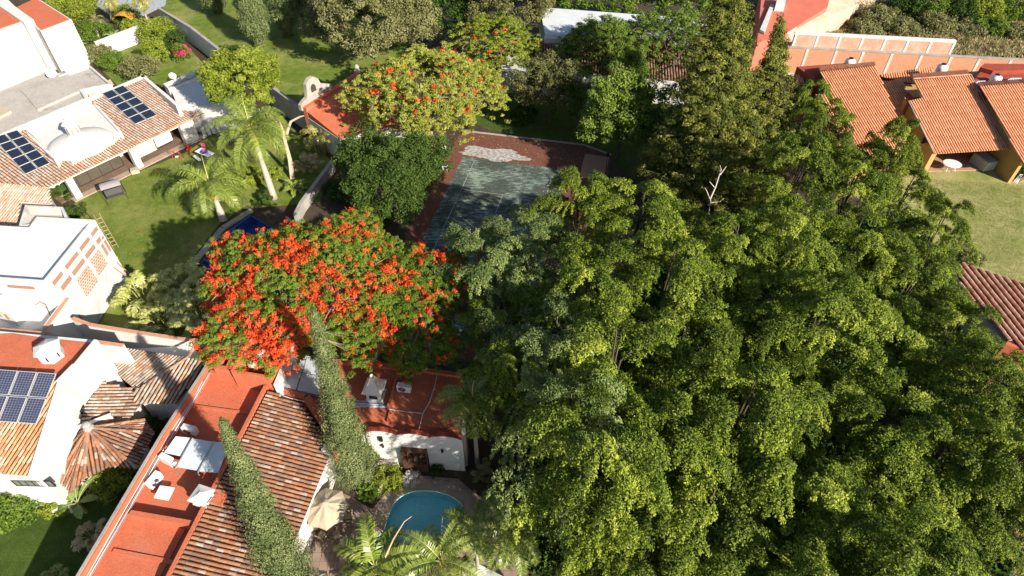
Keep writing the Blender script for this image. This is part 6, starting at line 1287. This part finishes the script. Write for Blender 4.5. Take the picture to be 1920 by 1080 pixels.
for (px, py, n, lb) in ((265, 540, 26, 'arching palm clump nearest the half plastered house'), (330, 520, 26, 'arching palm clump at the near corner of the lawn'), (300, 590, 26, 'arching palm clump drooping over the white wall'), (365, 575, 26, 'arching palm clump beside the flame tree')):
    LP = (px, py); clump(lb, LP[0], LP[1], n, 2.0, leafmat('curled_yellow_green_fronds', (.18, .22, .04), (.38, .4, .1), (.62, .6, .26), trans=.25, rough=.4, spec=.5), h=1.5, leafl=.5, spread=1.3, width=.07, lz=1.8, group='arching palm clumps by the white wall', droop=2.3)
clump('yellowing palm clump against the red chapel roof', 592, 235, 22, 1.5, LF_PALM_Y, h=2.6, spread=.6, leafl=.45, lz=3.2)
clump('pale spiky plant with straw coloured blades by the old grey wall', 573, 300, 26, 1.1, LF_DRY, name='yucca', cat='plant', h=.8, spread=.55, leafl=.4, nl=14, droop=.9, width=.05, lz=1.2)
clump('dark soft fan of fronds beneath the pale spiky plant', 552, 348, 18, 1.2, LF_PALM, name='fern_palm', cat='palm clump', h=.3, spread=.3, leafl=.3, lz=.5)
clump('dark cycad at the corner of the tiled garden house', 118, 358, 22, 1.1, LF_DARK, name='cycad', cat='cycad', h=.4, spread=.2, leafl=.25, nl=26, lz=.6, droop=1.4)
clump('small fan palm at the bottom edge left of the red roof', 98, 1078, 16, .6, LF_PALM, name='fan_palm', h=.5, spread=.15, leafl=.25, nl=14, lz=.7, droop=1.2)
palm_at('drooping yellow palm at the top left edge by the blue grey roof', 210, 40, 205, 0, 3.5, 2.0, 12, shaft=.2, tr=.12, leafl=.6, nl=34, name='feather_palm', lm=LF_PALM_Y, els=(50, -40), group='palms of the upper left garden', spear=False)
palm_at('tall yellow palm at the top edge beside the grey garden wall', 285, 60, 262, 0, 4.5, 2.2, 12, shaft=.2, tr=.13, leafl=.6, nl=34, name='feather_palm', lm=LF_PALM_Y, els=(50, -40), az0=1, group='palms of the upper left garden', spear=False)
palm_at('grey green palm behind the short white garden wall', 185, 70, 180, 40, 2.0, 1.5, 12, shaft=.2, tr=.12, leafl=.4, nl=30, name='feather_palm', lm=LF_OLIVE, group='palms of the upper left garden', spear=False)

# ---- bananas and travellers palm
def banana(label, px, py, leaves, m_, name='banana_plant', h=1.2):
    w = W(px, py, 0); t = thing(name, label, 'plant', (w.x, w.y, 0)); o = Vector((w.x, w.y, 0)); MB().tube([o, o + Vector((.05, 0, h))], [.13, .08], 9).build('trunk', mat('green_cane_stem', (.3, .3, .1)), t)
    for (az, el, L, wd) in leaves:
        mb = MB(); a = R(el); x, z = 0, 0; P_ = []; n = 10
        for i in range(n + 1): P_.append(o + Vector((math.cos(R(az)) * x, math.sin(R(az)) * x, h - .1 + z))); x += L / n * math.cos(a); z += L / n * math.sin(a); a -= .13
        s = Vector((-math.sin(R(az)), math.cos(R(az)), 0)); tt = random.uniform(.3, .8)
        for i in range(2, n):
            for sg in (-1, 1):
                w0 = wd * math.sin(math.pi * min(1, (i - 1.6) / (n - 1.6))) ** .6; w1 = wd * math.sin(math.pi * min(1, (i - .6) / (n - 1.6))) ** .6 if i < n - 1 else .02; g = Vector((0, 0, .25)); gap = (P_[i + 1] - P_[i]) * random.choice((0, .0, .12))
                q = [P_[i] + gap, P_[i + 1], P_[i + 1] + (s * sg + g) * w1, P_[i] + gap + (s * sg + g) * w0]; mb.face(q if sg > 0 else q[::-1], t=min(1, max(0, tt + random.uniform(-.1, .1))))
        mb.tube(P_, [.03 * (1.2 - i / n) for i in range(n + 1)], 5, False, t=.95); mb.build('leaf', m_, t)
    return t
LF_BAN = leafmat('banana_leaf_blades', (.06, .14, .015), (.2, .3, .07), (.42, .45, .17), trans=.3, rough=.4, spec=.5)
banana('banana plant with pale paddle leaves against the round hedge', 162, 960, [(100, 60, 1.9, .2), (60, 55, 2.0, .2), (150, 40, 1.6, .28), (200, 20, 1.4, .3), (20, 30, 1.2, .25), (300, 20, 1.1, .25)], LF_BAN)
clump('pale fan leaves of a travellers palm below the banana plant', 165, 1000, 16, .8, LF_DRY, name='travellers_palm', cat='plant', h=.7, spread=.3, leafl=.3, nl=16, lz=.9)
banana('banana plant left of the short white garden wall', 150, 100, [(k * 55, 45, 1.6, .28) for k in range(7)], LF_BAN, h=1.0); banana('banana plant in front of the short white garden wall', 222, 85, [(k * 60 + 20, 50, 1.5, .25) for k in range(6)], LF_BAN, h=1.2)

# ---- cypresses
def cypress(label, base, h, r_, lean=(0, 0), n=26000, size=.055, lm=LF_CYPRESS, name='cypress', group='tall narrow cypresses', prof=None):
    t = thing(name, label, 'tree', base, group); o = np.array(base); prof = prof or (lambda v: r_ * (np.clip(v * 8, 0, 1) ** .7) * (1 - v) ** .95 * 1.08 + .02); nc = 620; C_, N_, T_ = [], [], []
    v = 1 - (1 - rng.random(nc)) ** .75 * .985; v = rng.random(nc) ** 1.15 * .97 + .01; az = rng.uniform(0, math.tau, nc); per = n // nc
    for vi, a in zip(v, az):
        rr = prof(vi) * rng.uniform(.6, 1.12); c = np.array([rr * math.cos(a) + lean[0] * vi, rr * math.sin(a) + lean[1] * vi, vi * h]); out = np.array([math.cos(a), math.sin(a), .35]); q = (.2 + .2 * r_) * (1.1 - .7 * vi) * rng.uniform(.7, 1.2); e = rdir(per); C_.append(c + e * np.array([1, 1, 1.5]) * q * rng.uniform(.5, 1, (per, 1))); N_.append(e * .6 + out * .5 + rng.normal(size=(per, 3)) * .35); T_.append(np.clip(.5 + .22 * math.sin(vi * 31 + a * 2) * math.sin(vi * 13 - a) + .15 * rng.normal() + .14 * rng.normal(size=per), 0, 1))
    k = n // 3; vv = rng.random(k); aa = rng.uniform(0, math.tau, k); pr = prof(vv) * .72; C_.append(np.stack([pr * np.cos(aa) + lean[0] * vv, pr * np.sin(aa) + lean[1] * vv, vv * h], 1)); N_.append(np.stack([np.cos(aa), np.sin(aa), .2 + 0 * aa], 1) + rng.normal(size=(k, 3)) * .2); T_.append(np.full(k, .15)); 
    leaf_mesh('crown', np.concatenate(C_) + o, np.concatenate(N_), size * np.concatenate([np.full(per * nc, 1.), np.full(k, 1.8)]), np.concatenate(T_), lm, t, aspect=.42, axis=np.array([[0, 0, 1.3]]) + rng.normal(size=(sum(len(c) for c in C_), 3)) * .6)
    trunk_mb(h * .7, .16, .05, lean, o=Vector(base)).build('trunk', BARK, t); return t
def cyp_at(label, bx, by, tx, ty, h, r_, **k): b = W(bx, by, 0); tp = W(tx, ty, h); return cypress(label, (b.x, b.y, 0), h, r_, (tp.x - b.x, tp.y - b.y), **k)
cyp_at('taller cypress rising in front of the grey skylight panes and flame tree', 668, 905, 585, 576, 13.6, 1.42, n=40000)
cyp_at('shorter cypress in front of the old tile slope, near the bottom edge', 555, 1120, 414, 783, 13.0, 1.4, n=40000)
for (bx, by, tx, ty, h, r_, lb) in ((488, 88, 458, -45, 8.5, 2.1, 'leftmost juniper column with exposed twisted trunk on the upper lawn'), (540, 68, 520, -60, 8.5, 2.0, 'second juniper column on the upper lawn'), (582, 50, 566, -60, 8, 1.8, 'rightmost juniper column, in shade beside the big olive tree'), (410, 22, 390, -60, 7, 2.2, 'dark juniper cut by the top edge above the mango tree')):
    cyp_at(lb, bx, by, tx, ty, h, r_, n=26000, size=.11, name='juniper', group='junipers on the upper lawn', prof=lambda v, r_=r_: r_ * np.clip((v - .12) * 5, .03, 1) * (1 - v) ** .4 + .02)
# ---- tiered conifers
def norfolk(label, bx, by, tx, ty, h, r_, per=150, nbr=260, size=.1, group='tiered conifers', pw=.7, v0=.1):
    b = W(bx, by, 0); tp = W(tx, ty, h); lean = (tp.x - b.x, tp.y - b.y); base = (b.x, b.y, 0); t = thing('tall_conifer', label, 'tree', base, group); o = np.array(base); C_, N_, T_ = [], [], []; m = trunk_mb(h * .98, .3, .03, lean, o=Vector(base))
    for k in range(nbr):
        v = v0 + (.985 - v0) * (1 - (1 - (k + .5) / nbr) ** .8); v += rng.normal() * .006; L = (r_ * (1 - v) ** pw * rng.uniform(.7, 1.12) + .15); z = v * h; c0 = np.array([lean[0] * v * v, lean[1] * v * v, z]); a = k * 2.39996 + rng.normal() * .2
        d = np.array([math.cos(a), math.sin(a), 0]); s = np.array([-d[1], d[0], 0]); up = rng.uniform(-.1, .3); m.tube([Vector(c0 + o), Vector(c0 + o + d * L * .9 + np.array([0, 0, up * L]))], [.035, .01], 4, False); cl = 4 + int(L * 3.2); tb = rng.normal() * .12
        for q in range(cl):
            u = (q + rng.random()) / cl; w_ = rng.normal() * .24 * L * (1.15 - u); c = c0 + d * L * (.25 + .8 * u) + s * w_ + np.array([0, 0, up * L * u + rng.normal() * .1]); e = rdir(per // 4); g = rng.uniform(.5, 1.2); C_.append(c + e * np.array([.36, .36, .24]) * g); N_.append(e * .6 + np.array([0, 0, .55]) + d * .35 + rng.normal(size=e.shape) * .35); T_.append(np.clip(.45 + tb + .15 * rng.normal() + .15 * rng.normal(size=len(e)), 0, 1))
    leaf_mesh('crown', np.concatenate(C_) + o, np.concatenate(N_), size * rng.uniform(.7, 1.2, sum(len(c) for c in C_)), np.concatenate(T_), LF_CONIFER, t, aspect=.4); m.build('trunk', BARK_PALE, t); return t
norfolk('tallest dark conifer reaching past the top edge', 1300, 395, 1374, -75, 17.5, 5.8, nbr=520, per=190)
norfolk('shorter conifer with pointed bright green tip before the red painted house', 1392, 385, 1466, 28, 14.0, 4.2, nbr=240, pw=.85)

# ---- shrubs
for a in (
 ('round green hedge shrub between the octagonal pavilion and the red roof', 205, 905, .95, 1.7, LF_YELLOW, 80, 90, .06),
 ('bright hedge shrub right under the pavilion eave', 232, 890, .8, 1.5, LF_YELLOW, 60, 90, .06),
 ('large leafy shrub in the bottom left corner below the gabled house', 15, 945, 1.5, 2.4, LF_MID, 120, 90, .09),
 ('small yellow green shrub beside the banana plant', 100, 950, .7, 1.4, LF_YELLOW, 50, 80, .06),
 ('dark shrub under the window ledge of the gabled house', 62, 925, 1.0, 1.8, LF_DARK, 60, 80, .07),
 ('dark shrub in the corner where the gabled house meets the octagonal pavilion', 112, 925, .7, 1.6, LF_DARK, 40, 80, .07),
 ('leafy shrub by the blue grey terrace at the top left', 232, 25, 1.8, 2.0, LF_MID, 70, 70, .1),
 ('shrub between the yellow palms at the top edge', 250, 45, 1.6, 1.6, LF_YELLOW, 60, 70, .1),
 ('dark shrub at the foot of the grey garden wall, near the tall bright shrub', 320, 75, 1.6, 2.0, LF_DARK, 60, 70, .1),
 ('dark ground cover bush between the grey wall and the dark dense tree', 640, 355, 1.6, 1.0, LF_DARK, 60, 80, .09),
 ('low dark bush by the far left corner of the court surround', 700, 400, 1.8, .9, LF_DARK, 60, 80, .09),
 ('grey green shrub at the foot of the octagonal pavilion', 150, 925, .6, 1.1, LF_OLIVE, 30, 80, .06),
 ('flowering yellow shrub left of the taller royal palm trunk', 470, 330, 1.1, 1.4, LF_YELLOW, 60, 70, .08),
 ('low dark filler bush, added as shade, at the left foot of the bare white branches', 1288, 425, 1.9, 2.2, LF_DARK, 70, 90, .09),  # this bush and the next two are added, dark leaves standing for shade
 ('low dark filler bush, added as shade, at the right foot of the bare white branches', 1395, 410, 2.0, 2.0, LF_DARK, 70, 90, .09),
 ('low dark filler bush, added as shade, between the conifers and the ficus row', 1470, 400, 2.0, 2.0, LF_DARK, 70, 90, .09),
 ('yellow shrub between the palm trunk and the lopped tree', 512, 325, .8, 1.3, LF_YELLOW, 40, 70, .08),
 ('dark shrub with a few red flowers at the foot of the royal palm', 495, 372, .8, 1.0, LF_DARK, 40, 70, .08),
 ('tall bright shrub in the upper left garden beside the grey wall', 292, 62, 2.1, 3.2, LF_YELLOW, 120, 80, .1),
 ('pale green shrub below the short white garden wall', 185, 100, 1.4, 1.6, LF_OLIVE, 70, 70, .1),
 ('dark green shrub between the pale shrub and the olive grey bush', 207, 115, 1.5, 1.7, LF_MID, 70, 70, .1),
 ('olive grey bush above the solar roof parapet', 262, 128, 2.1, 2.4, LF_OLIVE, 110, 70, .1),
 ('small tree with green crown beside the bougainvillea', 290, 95, 1.4, 2.8, LF_YELLOW, 60, 80, .1),
 ('leafy hedge behind the tall white house at the top left', 130, 15, 3.2, 2.6, LF_YELLOW, 150, 80, .11),
 ('shady hedge along the foot of the tall white house', 175, 60, 2.2, 2.0, LF_MID, 80, 80, .11),
 ('low dark bush on the upper lawn beside the grey garden wall', 430, 95, 1.4, 1.1, LF_DARK, 40, 70, .09),
 ('flowering bush at the edge of the dry lawn by the rose tiled roof', 1822, 483, 1.05, 1.0, LF_OLIVE, 60, 80, .07),
 ('clipped round tree at the corner of the right hand terrace house', 1910, 322, .75, 1.5, LF_DARK, 50, 90, .06),
 ('clipped round hedge left of the white flowering bush by the wooden window', 742, 905, .55, .7, LF_YELLOW, 30, 70, .05),
 ('yellow bushy shrub below the bare grey shrub by the white wall', 728, 893, .85, .8, LF_YELLOW, 50, 70, .05),
 ('dark clipped shrub right of the wooden window', 820, 882, .45, .7, LF_DARK, 30, 70, .05),
 ('bright leafy climber at the left end of the white wall', 694, 850, .5, 2.2, LF_MID, 50, 80, .07),
 ('dark shrub below the bright leafy climber', 690, 920, .6, .9, LF_MID, 40, 80, .06),
 ('shrub in the bed behind the beige umbrella', 660, 890, .6, .9, LF_DARK, 30, 80, .06),
 ('yellow green shrub under the dark palm', 905, 885, .6, 1.5, LF_OLIVE, 40, 80, .06),
 ('shrub in the shade right of the pool', 935, 920, .7, 1.3, LF_OLIVE, 40, 80, .06),
 ('dark shrub in the shade at the end of the pool path', 955, 965, .8, 1.2, LF_DARK, 40, 80, .06),
 ('dry mossy tangle on the wall where the old tiled pavilion meets the palms', 402, 648, .8, 3.9, LF_OLIVE, 40, 70, .07),
 ('shrub in the gap between the old tiled pavilion and the red roof', 288, 800, .7, 1.6, LF_DARK, 40, 80, .06),
 ('dark shrub at the corner of the stair box beside the cycad', 140, 395, .8, .9, LF_DARK, 30, 80, .07),
 ('dark bush on the shaded lawn beyond the court', 980, 215, 1.5, 1.8, LF_DARK, 50, 80, .1),
 ): bush(*a)
bv = bush('magenta bougainvillea in the upper left garden', 338, 98, 1.1, 1.8, LF_MID, 50, 70, .08, name='bougainvillea')
w = W(338, 98, .9); c, n_, ti = blob((1.0, 1.0, .9), .95, 22, .28, 60, bottom=-.3); leaf_mesh('bracts', c + np.array([w.x, w.y, 0]), n_, np.full(len(c), .07), ti, FLOWER_P, bv, aspect=.8)
bw = bush('white flowering bush with pale stones in front of the wooden window', 771, 898, .55, .6, leafmat('greyish_white_flowers', (.4, .38, .36), (.6, .57, .55), (.8, .76, .74), trans=.1), 40, 70, .035, name='white_flower_bush')
bush('leafless grey shrub beside the left end of the white wall', 718, 868, .6, .9, leafmat('grey_bare_twigs', (.2, .17, .15), (.32, .28, .25), (.42, .38, .34), trans=.05), 30, 60, .05, name='grey_shrub')
# pale edging stones of the flower bed
for nm, P_, lb in (('stones', [(706, 925), (712, 915), (722, 905), (735, 895), (748, 888)], 'curved row of pale edging stones round the bed before the wooden window'), ('stones', [(660, 921), (672, 924), (684, 925)], 'short row of pale edging stones by the umbrella'), ('stones', [(1012, 815), (1020, 830), (1024, 845), (1025, 860), (1026, 872)], 'row of white edging stones glimpsed under the ficus rim')):
    m = MB()
    for a, b in zip(P_, P_[1:]):
        for k in range(7): u = k / 7; v = W(a[0] + (b[0] - a[0]) * u, a[1] + (b[1] - a[1]) * u, .03); s = random.uniform(.05, .085); m.lathe(v + Vector((random.uniform(-.03, .03), random.uniform(-.03, .03), 0)), [(s * .8, 0), (s, s * .5), (s * .6, s), (.01, s * 1.1)], 6)
    o_ = single('edging_stones', m, mat('pale_stone', (.6, .56, .5), (.45, .42, .38), scale=9), lb, 'edging stones'); o_['kind'] = 'stuff'
sheet('flower_bed_grass', [P2(*p, .05) for p in [(716, 930), (730, 912), (752, 893), (762, 893), (762, 903), (748, 908), (726, 928)]], GRASS, .05, px=False)
# ---- overgrown plot at the top right: individual bushes and a field of dry grass
k = 0
for (px, py, r_, h, lm, w_) in ((1700, 12, 2.4, 3, LF_DARK, 'dark'), (1745, 8, 2.6, 3.4, LF_MID, 'mid green'), (1800, 12, 2.4, 3.2, LF_DARK, 'shaded'), (1850, 18, 2.4, 3, LF_YELLOW, 'yellow green'), (1905, 15, 2.6, 3, LF_MID, 'leafy'), (1640, 30, 2.4, 2.4, LF_OLIVE, 'grey olive'), (1620, 55, 2, 1.4, LF_OLIVE, 'low dusty'), (1690, 50, 2.2, 1.6, LF_OLIVE, 'dry brown'), (1760, 45, 2.2, 2, LF_OLIVE, 'tangled'), (1820, 55, 1.8, 1.2, LF_OLIVE, 'low tangled'), (1550, 72, 1.6, 1.2, LF_OLIVE, 'small dusty'), (1860, 50, 2, 1.8, LF_MID, 'rough green'), (1910, 60, 1.8, 1.4, LF_OLIVE, 'straggly')):
    near = min((abs(px - 1560), 'the end of the diagonal brick wall'), (abs(px - 1640), 'the raised whitewashed wall'), (abs(px - 1780), 'the far end of the whitewashed rim'), (abs(px - 1915), 'the top right corner'))[1]
    bush('%s bush of the overgrown plot near %s' % (w_, near), px, py, r_, h, lm, 90, 70, .13)
def tufts(name, poly, n, lm, h, per=14, asp=.12):
    P_ = [P2(*p) for p in poly]; xs = [p[0] for p in P_]; ys = [p[1] for p in P_]; C_, N_, A_, T_ = [], [], [], []
    def inside(x, y):
        c = False
        for i in range(len(P_)):
            (x0, y0), (x1, y1) = P_[i - 1], P_[i]
            if (y0 > y) != (y1 > y) and x < (x1 - x0) * (y - y0) / (y1 - y0) + x0: c = not c
        return c
    while len(C_) < n:
        x, y = rng.uniform(min(xs), max(xs)), rng.uniform(min(ys), max(ys))
        if not inside(x, y): continue
        hh = h * rng.uniform(.5, 1.3); a = rng.normal(size=(per, 3)) * .35 + np.array([0, 0, 1]); tt = np.clip(rng.normal(.5, .25) + rng.normal(size=per) * .12, 0, 1); C_.append(np.array([x, y, 0]) + a * hh * .5 + rng.normal(size=(per, 3)) * np.array([.12, .12, 0])); A_.append(a); N_.append(rng.normal(size=(per, 3))); T_.append(tt)
    C_ = np.concatenate(C_); o = leaf_mesh(name, C_, np.concatenate(N_), np.full(len(C_), h * .6), np.concatenate(T_), lm, None, aspect=asp, axis=np.concatenate(A_)); o['kind'] = 'stuff'; return o
tufts('dry_grass', [(1500, 88), (1640, 0), (1700, 20), (1920, 20), (1940, 118)], 2600, LF_DRY, .55)
tufts('weeds', [(1500, 88), (1640, -10), (1940, -20), (1940, 118)], 1300, LF_OLIVE, .6)
tufts('dry_litter', [(1800, 1080), (1930, 900), (1930, 1100)], 500, LF_DRY, .25)
tufts('dark_understory_filler', [(960, 560), (1700, 400), (1900, 700), (1900, 1080), (1000, 1080)], 7000, LF_DARK, .5, 12, .45)  # dark leaf tufts added so the ground under the canopy looks shaded

tufts('grass_blades', [(190, 375), (270, 322), (345, 292), (400, 285), (560, 300), (440, 395), (400, 420), (350, 490), (240, 600), (215, 500)], 6000, leafmat('lawn_blades', (.06, .11, .012), (.14, .19, .03), (.3, .3, .09), trans=.2), .06, 6, .3)
tufts('grass_blades', [(1730, 335), (1920, 348), (1920, 540), (1800, 480), (1790, 400)], 5000, leafmat('dry_lawn_blades', (.14, .17, .04), (.26, .28, .08), (.46, .42, .2), trans=.2), .06, 6, .3)
def fallen(name, poly, z, n, m_, size=.06):
    """dead leaves and petals lying flat"""
    P_ = [P2(*p, z) for p in poly]; xs = [p[0] for p in P_]; ys = [p[1] for p in P_]; pts_ = []
    while len(pts_) < n:
        x, y = rng.uniform(min(xs), max(xs)), rng.uniform(min(ys), max(ys)); c = False
        for i in range(len(P_)):
            (x0, y0), (x1, y1) = P_[i - 1], P_[i]
            if (y0 > y) != (y1 > y) and x < (x1 - x0) * (y - y0) / (y1 - y0) + x0: c = not c
        if c and rng.random() < .35 + .65 * (math.sin(x * 1.7) * math.sin(y * 2.1) > 0): pts_.append((x, y, z + rng.uniform(.01, .03)))
    k = len(pts_); o = leaf_mesh(name, np.array(pts_), np.array([0, 0, 1.]) + rng.normal(size=(k, 3)) * .2, size * rng.uniform(.6, 1.3, k), rng.random(k), m_, None, aspect=.6); o['kind'] = 'stuff'
DEAD = leafmat('dead_leaves', (.1, .055, .025), (.26, .16, .08), (.5, .36, .18), trans=.05)
fallen('fallen_leaves', [(840, 250), (915, 246), (1083, 267), (1140, 300), (1075, 330), (860, 292), (790, 430), (760, 430)], .02, 900, DEAD, .07)
fallen('fallen_leaves', [(870, 292), (1050, 314), (1000, 440), (800, 440)], .024, 500, DEAD, .06)
fallen('fallen_leaves', [(640, 930), (700, 950), (690, 990), (640, 1040), (570, 1060), (580, 980)], .035, 260, DEAD, .04)
fallen('fallen_petals', [(240, 420), (400, 330), (430, 400), (360, 480), (250, 580)], .01, 260, FLOWER, .05)
fallen('fallen_leaves', [(200, 360), (400, 290), (420, 400), (250, 560)], .01, 260, DEAD, .05)
fallen('fallen_leaves', [(400, 700), (490, 712), (440, 790), (350, 775)], 3.51, 120, DEAD, .035)
fallen('fallen_leaves', [(750, 700), (860, 715), (855, 805), (735, 790)], 3.7, 220, DEAD, .035)
fallen('fallen_leaves', [(1750, 340), (1920, 350), (1920, 520), (1830, 470)], .01, 200, DEAD, .05)
